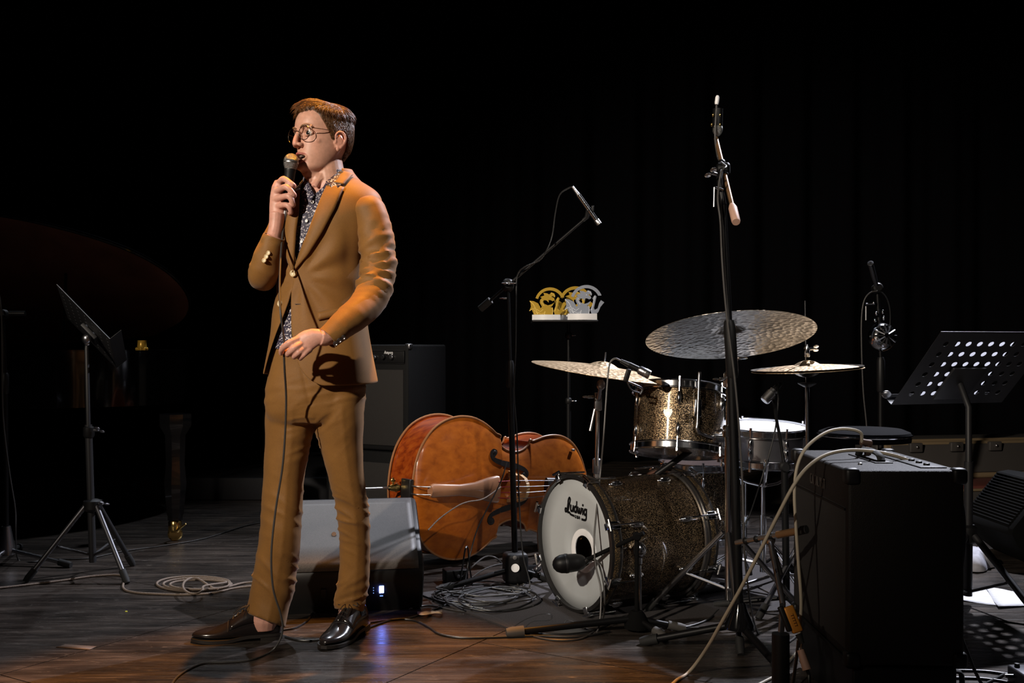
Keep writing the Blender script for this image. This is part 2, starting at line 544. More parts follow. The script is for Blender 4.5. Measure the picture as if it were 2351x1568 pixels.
# ---------------------------------------------------------------- torso surface shared by shirt and jacket (pixel rows -> rings)
TT = [(392, 735, 800, 3.565, .056), (410, 714, 816, 3.56, .066), (426, 694, 840, 3.555, .080), (442, 674, 862, 3.55, .094), (466, 660, 872, 3.545, .110),
      (520, 654, 858, 3.54, .126), (580, 650, 840, 3.54, .128), (640, 645, 833, 3.54, .121), (700, 636, 834, 3.54, .122),
      (760, 629, 841, 3.54, .131), (820, 619, 851, 3.54, .139), (890, 606, 865, 3.54, .146)]
EXP = 2.35
def ringp(y):
    xl, xr, Yc, b = interp(TT, y)
    return (xl + xr) / 2, (xr - xl) / 2 * MY / F, Yc, b
def spow(c, e):
    return math.copysign(abs(c) ** e, c)
def S(th, y, off=0.0):
    cx, a, Yc, b = ringp(y)
    p = P(cx, y, Yc)
    e = 2 / EXP
    c, s = spow(math.cos(th), e), spow(math.sin(th), e)
    return Vector((p.x + (a + off) * c, Yc - (b + off) * s, CAMH - (y - HY) * MY / F))
def th_of(px, y):
    cx, a, Yc, b = ringp(y)
    c = (px - cx) * MY / F / a
    c = max(-0.999, min(0.999, c))
    return math.acos(math.copysign(abs(c) ** (EXP / 2), c))
def SP(px, y, off=0.0):
    return S(th_of(px, y), y, off)
def nz(p, sc):
    return mnoise.noise(Vector(p) * sc)

# ---------------------------------------------------------------- body: head, neck, torso, arms, hands, legs in one surface
body = MB()
HEAD = Vector((P(738, 318, MY).x, MY, P(738, 318, MY).z))
yaw = math.radians(43)
fwd = Vector((-math.sin(yaw), -math.cos(yaw), 0)); rgt = Vector((-math.cos(yaw), math.sin(yaw), 0)); upv = Vector((0, 0, 1))
HM = Matrix((rgt, fwd, upv)).transposed().to_4x4()
HM = Matrix.Translation(HEAD) @ HM @ Matrix.Rotation(math.radians(1.5), 4, 'X') @ Matrix.Rotation(math.radians(2), 4, 'Y')
def HP(x, y, z): return HM @ Vector((x, y, z))
HEADT = [(-.130, .070, .030, .012, 2.0), (-.123, .083, .005, .027, 2.0), (-.112, .0895, -.015, .041, 1.95), (-.098, .087, -.035, .050, 1.85), (-.080, .0865, -.055, .0585, 1.9),
         (-.060, .0865, -.075, .0650, 2.0), (-.040, .087, -.092, .0695, 2.05), (-.020, .0875, -.103, .0725, 2.1), (0, .088, -.109, .0745, 2.15), (.018, .093, -.112, .0755, 2.2),
         (.040, .0935, -.112, .0755, 2.2), (.062, .088, -.107, .0725, 2.15), (.082, .076, -.096, .065, 2.1), (.098, .056, -.078, .052, 2.0), (.108, .030, -.052, .034, 2.0), (.113, .002, -.026, .012, 2.0)]
def headpt(t, z, off=0.0):
    yf, yb, wd, ex = interp(HEADT, z)
    yc = (yf + yb) / 2 - 0.008
    e = 2 / ex
    c, s = spow(math.cos(t), e), spow(math.sin(t), e)
    L = (yf - yc) if s >= 0 else (yc - yb)
    if s < 0:
        c, s = math.cos(t), math.sin(t)
    p = Vector((wd * c, yc + L * s, z))
    if off:
        n = Vector((c / max(wd, .02), s / max(L, .02), 0))
        n.normalize()
        vz = sm(0.055, 0.115, z)
        n = (n * (1 - vz) + Vector((0, 0, 1)) * vz * 1.0)
        n.normalize()
        p += n * off
    return p
zs = sorted(set([t[0] for t in HEADT] + list(np.linspace(-.130, .113, 60))))
body.rings([[HM @ headpt(2 * PI * j / 64, z) for j in range(64)] for z in zs])
def he(c, r, R=None, nu=16, nv=12): body.ell(HP(*c), r, HM.to_3x3() @ (R or Matrix.Identity(3)), nu, nv)
def ht(pts, r, n=10, sub=4): body.tube([HP(*p) for p in pts], r, n, sub)
# nose
ht([(0, .084, .020), (0, .093, .006), (0, .1015, -.012), (0, .1060, -.028), (0, .1070, -.0355)], [.0075, .0075, .0085, .0096, .0100], 12, 4)
he((0, .1055, -.0360), (.0112, .0110, .0092)); 
for sx in (-1, 1):
    he((sx * .0120, .0945, -.0390), (.0082, .0125, .0080))
    he((sx * .036, .042, -.024), (.0245, .0265, .020))           # cheek bone
    ht([(sx * .010, .0895, .017), (sx * .028, .0885, .022), (sx * .048, .074, .018)], [.006, .0075, .006])  # brow
    he((sx * .0455, .008, -.072), (.014, .032, .020))           # jaw angle
    # lids
    ht([(sx * .0175, .0835, -.002), (sx * .026, .0885, .0060), (sx * .035, .087, .0068), (sx * .0475, .0755, .000)], [.0022, .0034, .0036, .0026], 8, 4)
    ht([(sx * .0175, .0835, -.002), (sx * .027, .0865, -.0085), (sx * .036, .0845, -.0085), (sx * .0475, .0755, .000)], [.0022, .003, .003, .0026], 8, 4)
    # ear
    ear = lambda y, z, o=0.0: (sx * (.0745 + o), y, z - .011)
    Re = Matrix.Rotation(sx * math.radians(18), 3, 'Z')
    body.ell(HP(*ear(-.014, -.012, .004)), (.007, .0155, .027), HM.to_3x3() @ Re)
    ht([ear(.000, -.004, .004), ear(.001, .010, .008), ear(-.010, .020, .012), ear(-.024, .016, .016), ear(-.031, .000, .017), ear(-.027, -.018, .013), ear(-.015, -.034, .008)], [.0036, .004, .0043, .0045, .0045, .0042, .006], 8, 4)
    he(ear(-.009, -.037, .005), (.0055, .0085, .009))
    ht([ear(-.012, .006, .008), ear(-.020, -.004, .011), ear(-.017, -.020, .010)], .0032, 8, 4)
    he(ear(.0, -.013, .004), (.004, .005, .008))
he((0, .0855, -.109), (.021, .0120, .014))                      # chin
# lips (open mouth)
ht([(-.0245, .0785, -.0765), (-.013, .0905, -.0700), (-.004, .0950, -.0665), (0, .0945, -.0675), (.004, .0950, -.0665), (.013, .0905, -.0700), (.0245, .0785, -.0765)], [.0025, .0046, .0052, .005, .0052, .0046, .0025], 10, 4)
ht([(-.0245, .0775, -.0785), (-.014, .0885, -.0915), (0, .0945, -.0955), (.014, .0885, -.0915), (.0245, .0775, -.0785)], [.003, .0058, .0070, .0058, .003], 10, 4)
# neck
nb = P(756, 446, 3.555)
body.tube([HP(0, -.018, -.03), HP(0, -.020, -.085), nb + Vector((0, 0, .03)), nb - Vector((0, 0, .05))], [.050, .056, .059, .072], 28, 4)
body.tube([HP(0, .062, -.115), HP(0, .030, -.135), nb + Vector((-.02, -.035, .03))], [.022, .030, .030], 16, 4)
body.ell(HP(-.006, .052, -.150), (.010, .012, .014), HM.to_3x3())
for sx, q in ((-1, (706, 432, 3.47)), (1, (716, 432, 3.50))):
    body.tube([HP(sx * .040, -.012, -.075), HP(sx * .030, .006, -.11), P(722, 430, 3.488)], [.009, .012, .011], 10, 4)
# trunk (inside the clothes)
tr = []
for y in (440, 470, 520, 580, 640, 700, 760, 820, 880):
    cx, a, Yc, b = ringp(y)
    k = 0.80 if y < 740 else 0.66
    c = P(cx, y, Yc)
    tr.append([Vector((c.x + a * k * math.cos(t), Yc - b * k * math.sin(t), CAMH - (y - HY) * MY / F)) for t in [2 * PI * j / 28 for j in range(28)]])
body.rings(tr)
LEG_R = [(880, 662, 50, 3.565), (950, 663, 55, 3.565), (1020, 660, 53, 3.57), (1100, 651, 47, 3.575), (1180, 647, 46.5, 3.58), (1260, 640, 48, 3.59), (1330, 629, 47.5, 3.605), (1392, 616, 45, 3.61), (1424, 609, 46, 3.608)]
LEG_L = [(880, 776, 63, 3.54), (950, 776, 60, 3.54), (1020, 783, 50.5, 3.55), (1100, 796, 41, 3.57), (1180, 810, 36.5, 3.60), (1260, 815, 35, 3.635), (1330, 812, 35, 3.66), (1380, 804, 35, 3.68), (1402, 801, 34, 3.685)]
for LG in (LEG_R, LEG_L):
    body.tube([P(x, y, Yc) for y, x, r, Yc in LG] + [P(LG[-1][1], LG[-1][0] + 20, LG[-1][3])], [r * LG[0][3] / F * .72 for y, x, r, Yc in LG] + [.04], 16, 3)
ARM_L = [(846, 482, 3.475, 39), (859, 522, 3.465, 39.5), (866, 570, 3.455, 39), (867, 620, 3.44, 39.5), (861, 662, 3.415, 40), (842, 698, 3.375, 38), (812, 726, 3.325, 35), (780, 752, 3.285, 31), (751, 777, 3.26, 27.5)]
ARM_R = [(676, 474, 3.625, 39), (655, 520, 3.60, 37), (632, 570, 3.555, 36), (613, 615, 3.505, 35), (604, 635, 3.47, 33), (606, 622, 3.435, 33), (614, 590, 3.42, 31.5), (623, 562, 3.415, 27.5), (629.5, 543, 3.412, 25)]
for A in (ARM_L, ARM_R):
    body.tube([P(x, y, Y) for x, y, Y, r in A], [max(.026, r * Y / F * .68) for x, y, Y, r in A], 16, 3)
def finger(pts, r):
    q = [P(*p) for p in pts]
    body.tube(q, r, 10, 5)
    body.ell(q[-1], (r[-1] * 1.0,) * 3, None, 10, 8)
    for i in (1, 2):
        if i < len(q) - 1: body.ell(q[i], (r[i] * 1.04,) * 3, None, 10, 8)
# hand that holds the microphone
body.tube([P(621, 566, 3.415), P(631, 535, 3.430), P(635, 510, 3.436), P(637, 490, 3.438)], [.0275, .0265, .027, .029], 16, 4, flat=0.9)
def loft_palm(rows):
    body.rings([[P(cx + w * math.cos(t) , y, Y) + Vector((0, -d * math.sin(t), 0)) for t in [2 * PI * j / 20 for j in range(20)]] for (cx, y, w, Y, d) in rows])
loft_palm([(635, 515, 15, 3.438, .020), (636, 495, 17.5, 3.440, .020), (637, 475, 18.5, 3.440, .018), (637, 450, 17, 3.440, .0165), (638, 428, 14, 3.440, .015), (641, 414, 10, 3.442, .012)])
finger([(641, 419, 3.438), (652, 411, 3.412), (671, 424, 3.402), (675.5, 427, 3.425)], [.0105, .0105, .0092, .0080])
finger([(634, 439, 3.434), (657, 429.5, 3.398), (674, 447, 3.400), (674, 451, 3.428)], [.0115, .0105, .0094, .0080])
finger([(632, 458, 3.434), (662, 450.5, 3.396), (672.5, 469, 3.402), (671, 473, 3.428)], [.0115, .0102, .0090, .0078])
finger([(634, 474, 3.436), (659, 471, 3.400), (668, 487, 3.406), (665, 490, 3.428)], [.0108, .0092, .0080, .0072])
finger([(638, 490, 3.452), (645, 455, 3.476), (655, 425, 3.480), (662, 408, 3.474)], [.014, .0125, .0105, .009])
# relaxed hand in front of the belly
body.tube([P(780, 752, 3.285), P(752, 774, 3.258), P(736, 774, 3.246)], [.028, .026, .027], 16, 4)
def palm2():
    rows = []
    for k, (x, y, hw, th) in enumerate([(745, 770, 19, .017), (728, 771, 21, .0165), (712, 778, 24, .0165), (700, 786, 25, .015), (690, 791, 22, .011)]):
        c = P(x, y, 3.243 - 0.002 * k)
        ax = Vector((0.60, 0, -0.80))      # across the knuckles
        rows.append([c + ax * (hw * 3.25 / F * math.cos(t)) + Vector((0, -1, 0)) * (th * math.sin(t)) for t in [2 * PI * j / 20 for j in range(20)]])
    body.rings(rows)
palm2()
finger([(688, 777, 3.236), (664, 788, 3.222), (648, 801, 3.240), (645.5, 811, 3.256)], [.0118, .0110, .0098, .0080])
finger([(694, 788, 3.233), (675, 800, 3.214), (662, 812, 3.230), (661, 815, 3.250)], [.0118, .0108, .0096, .0080])
finger([(702, 797, 3.234), (686, 809, 3.218), (676, 818, 3.232), (676, 820, 3.252)], [.0112, .0100, .0090, .0078])
finger([(712, 802, 3.238), (699, 813, 3.224), (690, 822, 3.236), (690, 823, 3.252)], [.0104, .0090, .0080, .0072])
finger([(716, 770, 3.262), (690, 780, 3.285), (668, 796, 3.285), (655, 808, 3.270)], [.0135, .0122, .0105, .009])

bodyo = body.build('body', 'skin', man)
remesh(bodyo, 0.0024, 3, 0.5)
# face: sockets, mouth cavity, tints
me = bodyo.data
nvt = len(me.vertices)
co = np.empty(nvt * 3); me.vertices.foreach_get('co', co); co = co.reshape(-1, 3)
Hi = np.array((HM.inverted() @ Matrix.Translation(root_loc(man))))
loc = co @ Hi[:3, :3].T + Hi[:3, 3]
x, y, z = loc[:, 0], loc[:, 1], loc[:, 2]
disp = np.zeros_like(loc)
front = (y > .045) & (z > -.14) & (z < .12)
tint = np.tile(np.array([0.56, 0.310, 0.225]), (nvt, 1))
for sx in (-1, 1):
    d2 = ((x - sx * .0325) / .0165) ** 2 + ((z - .0000) / .0085) ** 2
    k = np.exp(-d2 ** 2) * front
    disp[:, 1] -= k * .011
    d3 = ((x - sx * .0185) / .011) ** 2 + ((z - .008) / .016) ** 2
    disp[:, 1] -= np.exp(-d3) * front * .0035
mz = -.0775 - 0.0006 * np.abs(x) / .02
hh = np.where(z > mz, .0062, .0105)
dm = (x / .0195) ** 2 + ((z - mz) / hh) ** 2
mk = np.clip(1.4 - dm, 0, 1) * front * (y > .06)
disp[:, 1] -= np.minimum(mk * 1.6, 1) * .016
lu = np.exp(-(((x / .024) ** 2 + ((z + .0690) / .0058) ** 2) ** 2)) * (y > .07)
ll = np.exp(-(((x / .022) ** 2 + ((z + .0945) / .0072) ** 2) ** 2)) * (y > .07)
lip = np.clip(np.maximum(lu, ll) * 1.2, 0, 1)[:, None]
tint = tint * (1 - lip) + np.array([0.36, 0.095, 0.085]) * lip
cheek = np.exp(-(((x - .0) / .09) ** 2 + ((z + .03) / .03) ** 2)) * (y > .05)
nosek = np.exp(-((x / .014) ** 2 + ((z + .036) / .012) ** 2)) * (y > .095)
earm = ((np.abs(x) > .0785) & (y < .02) & (y > -.05) & (np.abs(z + .01) < .04)).astype(float)
red = np.clip(.35 * cheek + .5 * nosek + .8 * earm, 0, 1)[:, None]
tint = tint * (1 - red * .35) + np.array([0.60, 0.20, 0.15]) * red * .35
for sx in (-1, 1):
    nk = np.exp(-((((x - sx * .0075) / .0042) ** 2 + ((z + .0455) / .003) ** 2 + ((y - .101) / .008) ** 2)))
    tint = tint * (1 - nk[:, None] * .8) + np.array([0.08, 0.03, 0.025]) * nk[:, None] * .8
    disp[:, 2] += nk * .003
dk = np.minimum(mk * 2.2, 1)[:, None]
tint = tint * (1 - dk) + np.array([0.05, 0.012, 0.010]) * dk
# hands a little pinker
hand = (z < -.16)[:, None] * 0.5
tint = tint * (1 - hand) + np.array([0.60, 0.300, 0.245]) * hand
co2 = (loc + disp)
Hf = np.array(Matrix.Translation(-root_loc(man)) @ HM)
co2 = co2 @ Hf[:3, :3].T + Hf[:3, 3]
me.vertices.foreach_set('co', co2.ravel())
at = me.color_attributes.new('tint', 'FLOAT_COLOR', 'POINT')
at.data.foreach_set('color', np.concatenate([tint, np.ones((nvt, 1))], 1).ravel())
me.update()
# eyes, teeth, brows
for sx in (-1, 1):
    ey = MB().ell(HP(sx * .0325, .0715, -.0005), (.0125,) * 3, HM.to_3x3(), 20, 14).build('eye', 'eye_white', man)
    d = Vector((-.26, 1, -.02)).normalized()
    c = Vector((sx * .0325, .0715, -.0005))
    Mi = HM @ frame(c, d)
    MB().lathe([(.0001, .01275), (.0048, .0123), (.0068, .0112), (.0066, .0106)], 18, Mi).build('iris', 'iris', ey)
    br = MB()
    br.tube([HP(sx * .011, .0945, .018), HP(sx * .026, .0945, .0235), HP(sx * .040, .086, .0245), HP(sx * .052, .073, .018)], [.002, .0032, .0028, .0012], 8, 4, flat=1.3)
    br.build('eyebrow', 'brow', man)
th = MB()
th.tube([HP(-.015, .074, -.0730), HP(-.007, .0815, -.0722), HP(0, .0835, -.0720), HP(.007, .0815, -.0722), HP(.015, .074, -.0730)], .0034, 8, 3)
th.build('teeth', 'teeth', man)

# ---------------------------------------------------------------- hair
HL = [(-90, -.078), (-60, -.075), (-42, -.062), (-30, -.030), (-20, .004), (-10, .020), (2, .014), (7, -.016), (14, -.020), (20, .006), (28, .036), (42, .066), (58, .080), (75, .076), (90, .074)]
def hl(t):
    d = math.degrees(t) % 360
    if d > 180: d -= 360
    if d > 90: d = 180 - d
    if d < -90: d = -180 - d
    return lin(HL, d)
def hthick(t, z):
    s = math.sin(t)
    f = .0035 + .006 * sm(.03, .10, z) + .006 * max(0, s) * sm(.06, .10, z) + .006 * max(0, -s) * sm(-.05, .05, z)
    return f
rows = []
for k in range(15):
    q = k / 14
    row = []
    for j in range(72):
        t = 2 * PI * j / 72
        z0 = hl(t); zz = z0 + (.1128 - z0) * (1 - (1 - q) ** 1.35)
        off = hthick(t, zz) * (sm(-.02, .16, q) * .85 + .1)
        p = headpt(t, zz, off)
        p += Vector((0, 0, 1)) * .002 * nz(p, 60)
        row.append(HM @ p)
    rows.append(row)
cap = MB().rings(rows, True, False, True)
hair = cap.build('hair', 'hair', man)
st = MB()
rnd = random.Random(3)
def strand(t, z, big):
    o = hthick(t, z)
    p0 = headpt(t, z, o * .45)
    s, c = math.sin(t), math.cos(t)
    e = 1e-3
    n = (headpt(t, z, .01) - headpt(t, z, 0)).normalized()
    topw = sm(.070, .102, z)
    # flow: the sides fall down and back, the top sweeps forward and to his right, the back falls down
    side = Vector((0, -.45, -1.0)) if s > -.45 else Vector((0, -.1, -1.0))
    top = Vector((.55, .85, 0.0)) if s > -.2 else Vector((.1, -.5, -.6))
    d = side * (1 - topw) + top * topw
    d += Vector((rnd.uniform(-.16, .16), rnd.uniform(-.16, .16), rnd.uniform(-.12, .12)))
    d = (d - n * d.dot(n)).normalized()
    L = (.027 + .020 * topw) * rnd.uniform(.7, 1.15)
    if z < -.02: L *= .6
    if z < hl(t) + .018: L *= .45
    lift = (.0020 + .008 * topw * max(0, s)) * rnd.uniform(.5, 1.4)
    pts = []
    for k in range(5):
        u = k / 4
        pts.append(p0 + d * (L * u) + n * (o * .55 + lift * math.sin(u * 2.2) * .8 - .35 * (L * u) ** 2 / .06))
    r = rnd.uniform(.00035, .0006)
    st.tube([HM @ p for p in pts], [r, r * 1.2, r * 1.1, r * .9, r * .25], 3)
cnt = 0
while cnt < 9500:
    t = rnd.uniform(0, 2 * PI); z = rnd.uniform(-.078, .112)
    if z < hl(t) + .002: continue
    if z > .09 and rnd.random() > .8: continue
    strand(t, z, 0); cnt += 1
so = st.build('hair_strand', 'hair', hair, angle=180)
so['kind'] = 'stuff'

# ---------------------------------------------------------------- glasses
gl = MB(); lensm = []
for sx in (-1, 1):
    c = Vector((sx * .0355, .0960, -.003))
    nrm = Vector((sx * .16, 1, -.06)).normalized()
    Mg = HM @ frame(c, nrm, (1, 0, 0))
    gl.tube([Mg @ Vector((.0245 * math.cos(a), .0235 * math.sin(a), 0)) for a in np.linspace(0, 2 * PI, 33)], .00125, 8)
    lensm.append(Mg)
    gl.tube([HP(sx * .0595, .0910, .006), HP(sx * .067, .087, .0085), HP(sx * .0735, .066, .009), HP(sx * .0775, .010, .011), HP(sx * .0800, -.014, .012), HP(sx * .0800, -.030, .000)], .0013, 6, 4)
    gl.tube([HP(sx * .0125, .097, -.006), HP(sx * .0105, .093, -.010)], .0014, 6)
gl.tube([HP(-.0112, .0985, .004), HP(0, .1045, .0075), HP(.0112, .0985, .004)], .0013, 8, 4)
glasses = gl.build('glasses', 'wire', man)
glasses['label'] = 'round thin wire spectacles'
for Mg in lensm:
    MB().lathe([(.0001, .0012), (.012, .0010), (.0238, 0), (.0238, -.0006), (.012, .0004), (.0001, .0006)], 32, Mg, False, False).build('lens', 'lens', glasses)

# ---------------------------------------------------------------- shirt with collar and buttons
SE1 = [(404, 702), (420, 706), (440, 718), (456, 727), (470, 731)]
SE2 = [(404, 782), (420, 768), (440, 746), (456, 731), (470, 729)]
rows = []
for y in np.linspace(404, 800, 50):
    ta = th_of(lin(SE2, y), y); tb_ = th_of(lin(SE1, y), y) - 2 * PI
    rows.append([S(t, y, -.012 + .0016 * nz(S(t, y), 30)) for t in [ta + (tb_ - ta) * j / 60 for j in range(61)]])
shirt = MB().rings(rows, closed=False).build('shirt', 'shirt', man)
shirt['label'] = 'dark floral button-up shirt'
nk = HP(0, -.020, -.10)
def neckring(y, k, px0, px1, Yc, d):
    return px0, px1
def neck_pt(th, py, rad):
    tt = sm(380, 440, py)
    c = P(749 + 6 * tt, py, 3.552)
    return Vector((c.x + rad * math.cos(th), c.y - rad * math.sin(th) * .98, c.z))
# collar: a low stand round the back, and a folded leaf on each side ending in points
def leafgrid(top, mid, out, n=14):
    rows = []
    cu = [catmull([P(*q) for q in pl], 8) for pl in (top, mid, out)]
    m = min(len(c) for c in cu)
    for i in range(m):
        a, b, c = cu[0][i], cu[1][i], cu[2][i]
        rows.append([a, a.lerp(b, .5) + Vector((0, -.002, .001)), b, b.lerp(c, .5), c])
    return MB().rings(rows, closed=False)
leafgrid([(799, 388, 3.600), (786, 391, 3.520), (768, 402, 3.482), (748, 418, 3.462)],
         [(804, 392, 3.610), (794, 398, 3.510), (778, 412, 3.466), (758, 426, 3.448)],
         [(806, 402, 3.612), (798, 408, 3.500), (783, 425, 3.450), (766, 440, 3.432)]).build('collar', 'shirt', shirt, solid=.0025)
leafgrid([(702, 396, 3.590), (704, 408, 3.520), (711, 424, 3.478), (724, 448, 3.452)],
         [(698, 402, 3.592), (699, 416, 3.515), (705, 434, 3.466), (718, 455, 3.440)],
         [(696, 410, 3.594), (697, 424, 3.510), (701, 442, 3.456), (713, 464, 3.432)]).build('collar', 'shirt', shirt, solid=.0025)
leafgrid([(748, 420, 3.464), (742, 430, 3.458), (736, 442, 3.452), (730, 454, 3.446)],
         [(758, 428, 3.455), (750, 438, 3.450), (742, 448, 3.446), (734, 458, 3.442)],
         [(766, 438, 3.448), (757, 447, 3.444), (748, 455, 3.440), (738, 463, 3.437)]).build('collar_band', 'shirt', shirt, solid=.002)
stand = MB().rings([[neck_pt(t, 440 - 46 * v, .0655 + .004 * (1 - v)) for t in [math.radians(190 + 220 * j / 30) for j in range(31)]] for v in (0, .35, .7, 1.0)], closed=False)
stand.build('collar_stand', 'shirt', shirt, solid=.002)
for (bx, by) in ((729, 474), (717, 517), (706, 563), (684, 702)):
    p = SP(bx, by, -.0085)
    nrm = (SP(bx, by, .02) - p).normalized()
    MB().lathe([(.0001, .0022), (.0035, .0022), (.0048, .003), (.0056, .0022), (.0056, 0)], 16, frame(p, nrm)).build('shirt_button', 'pearl_button', shirt)

# ---------------------------------------------------------------- trousers
tr = MB()
pel = [(752, 643, 828, 3.545, .112), (800, 632, 832, 3.545, .118), (850, 620, 838, 3.548, .122), (900, 612, 838, 3.55, .122), (945, 611, 836, 3.55, .112), (968, 622, 828, 3.55, .09)]
rows = []
for y in np.linspace(752, 968, 20):
    xl, xr, Yc, b = interp(pel, y)
    c = P((xl + xr) / 2, y, Yc); a = (xr - xl) / 2 * Yc / F
    rows.append([Vector((c.x + a * spow(math.cos(t), .85), Yc - b * spow(math.sin(t), .85), c.z)) for t in [2 * PI * j / 40 for j in range(40)]])
tr.rings(rows)
for LG, sl in ((LEG_R, 17), (LEG_L, 4)):
    rows = []
    LT = [(y, x, r, Yc) for y, x, r, Yc in LG]
    for y in np.linspace(LG[0][0], LG[-1][0], 44):
        x, r, Yc = interp(LT, y)
        a = r * Yc / F
        q = sm(1200, 1395, y)
        rows.append([P(x + r * math.cos(t), y + sl * q * math.cos(t), Yc - a * (1.10 - .05 * q) * math.sin(t)) for t in [2 * PI * j / 36 for j in range(36)]])
    tr.rings(rows)
tro = tr.build('trousers', 'suit', man)
remesh(tro, 0.0065, 5, .5)
def wrinkle(o, fn):
    me = o.data
    ro = root_loc(o)
    nrm = [v.normal.copy() for v in me.vertices]
    for v, n in zip(me.vertices, nrm):
        wv = v.co + ro
        d = fn(wv, n)
        if d: v.co = v.co + n * d
    me.update()
def px_of(v):
    return CX + v.x * F / v.y, HY - (v.z - CAMH) * F / v.y
def gs(x, m, s): return math.exp(-((x - m) / s) ** 2)
def fold(x, y, ang, fu, fv, seed, sharp=2.4):
    c, sn = math.cos(ang), math.sin(ang)
    u, v = x * c + y * sn, -x * sn + y * c
    n = nz((u * fu + 17.3 * seed, v * fv, seed * 3.1), 1.0)
    return (1 - min(1, abs(n) * sharp)) ** 1.6
def tro_wr(v, n):
    x, y = px_of(v)
    d = .0026 * nz((x * .012, y * .022, 1), 1.0)
    left = x > 735 if y > 970 else x > 720
    if y > 930:
        if left:
            d += .0075 * fold(x, y, .45, .010, .045, 2) * (gs(y, 1175, 48) + .25 * gs(y, 1260, 60))
            d += .0080 * fold(x, y, -.35, .012, .050, 3) * gs(y, 1355, 38)
            d += .0045 * fold(x, y, -.75, .010, .050, 4) * gs(y, 990, 50) * sm(830, 740, x)
        else:
            d += .0042 * fold(x, y, -.30, .010, .055, 5) * gs(y, 1000, 70) * sm(630, 680, x)
            d += .0045 * fold(x, y, .5, .010, .035, 6) * gs(y, 1170, 70)
            d += .0075 * fold(x, y, .60, .010, .040, 7) * gs(y, 1325, 55)
        d += .0020 * gs((x - (lin([(t[0], t[1] + t[2] * .15) for t in (LEG_L if left else LEG_R)], y))), 0, 5)
    else:
        d += .0035 * fold(x, y, -.2, .010, .05, 8) * gs(y, 915, 40)
        d -= .004 * gs(x - (694 + (y - 850) * .22), 0, 4) * sm(830, 850, y)
    return d
wrinkle(tro, tro_wr)
tro['label'] = 'slim ochre suit trousers'
# belt
rows = [[Vector(((P((x0 + x1) / 2, yy, Yc)).x + ((x1 - x0) / 2 * Yc / F + .004) * spow(math.cos(t), .85), Yc - (b + .004) * spow(math.sin(t), .85), P(0, yy, Yc).z)) for t in [2 * PI * j / 48 for j in range(48)]]
        for yy, x0, x1, Yc, b in [(752, 643, 828, 3.545, .112), (764, 640, 829, 3.545, .113), (776, 637, 830, 3.545, .115)]]
belt = MB().rings(rows, True, False, False).build('belt', 'belt', man, solid=.003)
bk = P(681, 765, 3.545 - .118)
MB().box(bk, (.034, .006, .026), bev=.002).build('buckle', 'brass', belt)

# ---------------------------------------------------------------- jacket
E1 = [(394, 735), (410, 716), (426, 702), (440, 703), (500, 704), (540, 699), (580, 696), (612, 698), (632, 701), (655, 696), (675, 688), (690, 684), (730, 668), (770, 650), (810, 634), (845, 622), (890, 611)]
E2 = [(394, 795), (410, 778), (430, 764), (450, 757), (480, 747), (540, 727), (590, 706), (628, 692), (645, 691), (670, 688), (700, 686), (750, 687), (800, 694), (840, 707), (862, 722), (874, 738), (884, 762), (890, 790)]
def jac(th, y, off):
    p = S(th, y, off)
    q = 0.0
    xx, yy = px_of(p)
    if p.y < 3.54:
        # pull lines that fan out from the button, and drape over the belly
        dx, dy = xx - 692, yy - 634
        rr = math.hypot(dx, dy); an = math.atan2(dy, dx)
        q += .0050 * math.sin(an * 9 + 1.0) * sm(12, 45, rr) * sm(170, 70, rr) * (1 if dx > 0 else .5)
        q += .0055 * gs(xx - (800 + (yy - 560) * .02), 0, 16) * gs(yy, 560, 70) * -1
    q += .0028 * nz((xx * .018, yy * .012, th), 1.0)
    return S(th, y, off + q)
rows = []
NU, NV = 96, 60
for i in range(NV + 1):
    row = []
    for j in range(NU + 1):
        u = j / NU
        yh = 882 - 6 * sm(0, .5, u) - 18 * sm(.55, 1, u)
        # round the front corners of the hem
        yh -= 26 * (1 - sm(0, .13, u)) ** 2 * 0 + 0
        y = 394 + (yh - 394) * i / NV
        t2 = th_of(lin(E2, y), y); t1 = th_of(lin(E1, y), y) - 2 * PI
        th = t2 + (t1 - t2) * (u + 0.0)
        off = .0045 - .0052 * sm(.90, .97, u) * sm(590, 615, y) * sm(675, 655, y)
        row.append(jac(th, y, off))
    rows.append(row)
jk = MB().rings(rows, closed=False).build('jacket', 'suit', man, solid=.004, subsurf=1)
jk['label'] = 'ochre single-breasted suit jacket'
def strip(a, b, off0, off1, n=30, m=6):
    a = [Vector((x, y, 0)) for x, y in a]; b = [Vector((x, y, 0)) for x, y in b]
    def res(pl, t):
        L = [0]
        for i in range(len(pl) - 1): L.append(L[-1] + (pl[i + 1] - pl[i]).length)
        s = t * L[-1]
        return Vector((np.interp(s, L, [p.x for p in pl]), np.interp(s, L, [p.y for p in pl]), 0))
    rows = []
    for i in range(n + 1):
        pa, pb = res(a, i / n), res(b, i / n)
        row = []
        for k in range(m + 1):
            v = k / m
            q = pa.lerp(pb, v)
            row.append(SP(q.x, q.y, off0 + (off1 - off0) * math.sin(v * PI / 2) + .004 * math.sin(v * PI)))
        rows.append(row)
    return MB().rings(rows, closed=False)
strip([(764, 429), (757, 450), (747, 480), (727, 540), (706, 590), (693, 630)], [(799, 441), (794, 455), (783, 490), (757, 545), (727, 595), (695, 632)], .006, .013).build('lapel', 'suit', jk, solid=.003)
strip([(703, 440), (704, 470), (704, 500), (699, 540), (696, 590), (695, 630)], [(683, 452), (676, 480), (673, 530), (674, 575), (683, 610), (694, 631)], .006, .012).build('lapel', 'suit', jk, solid=.003)
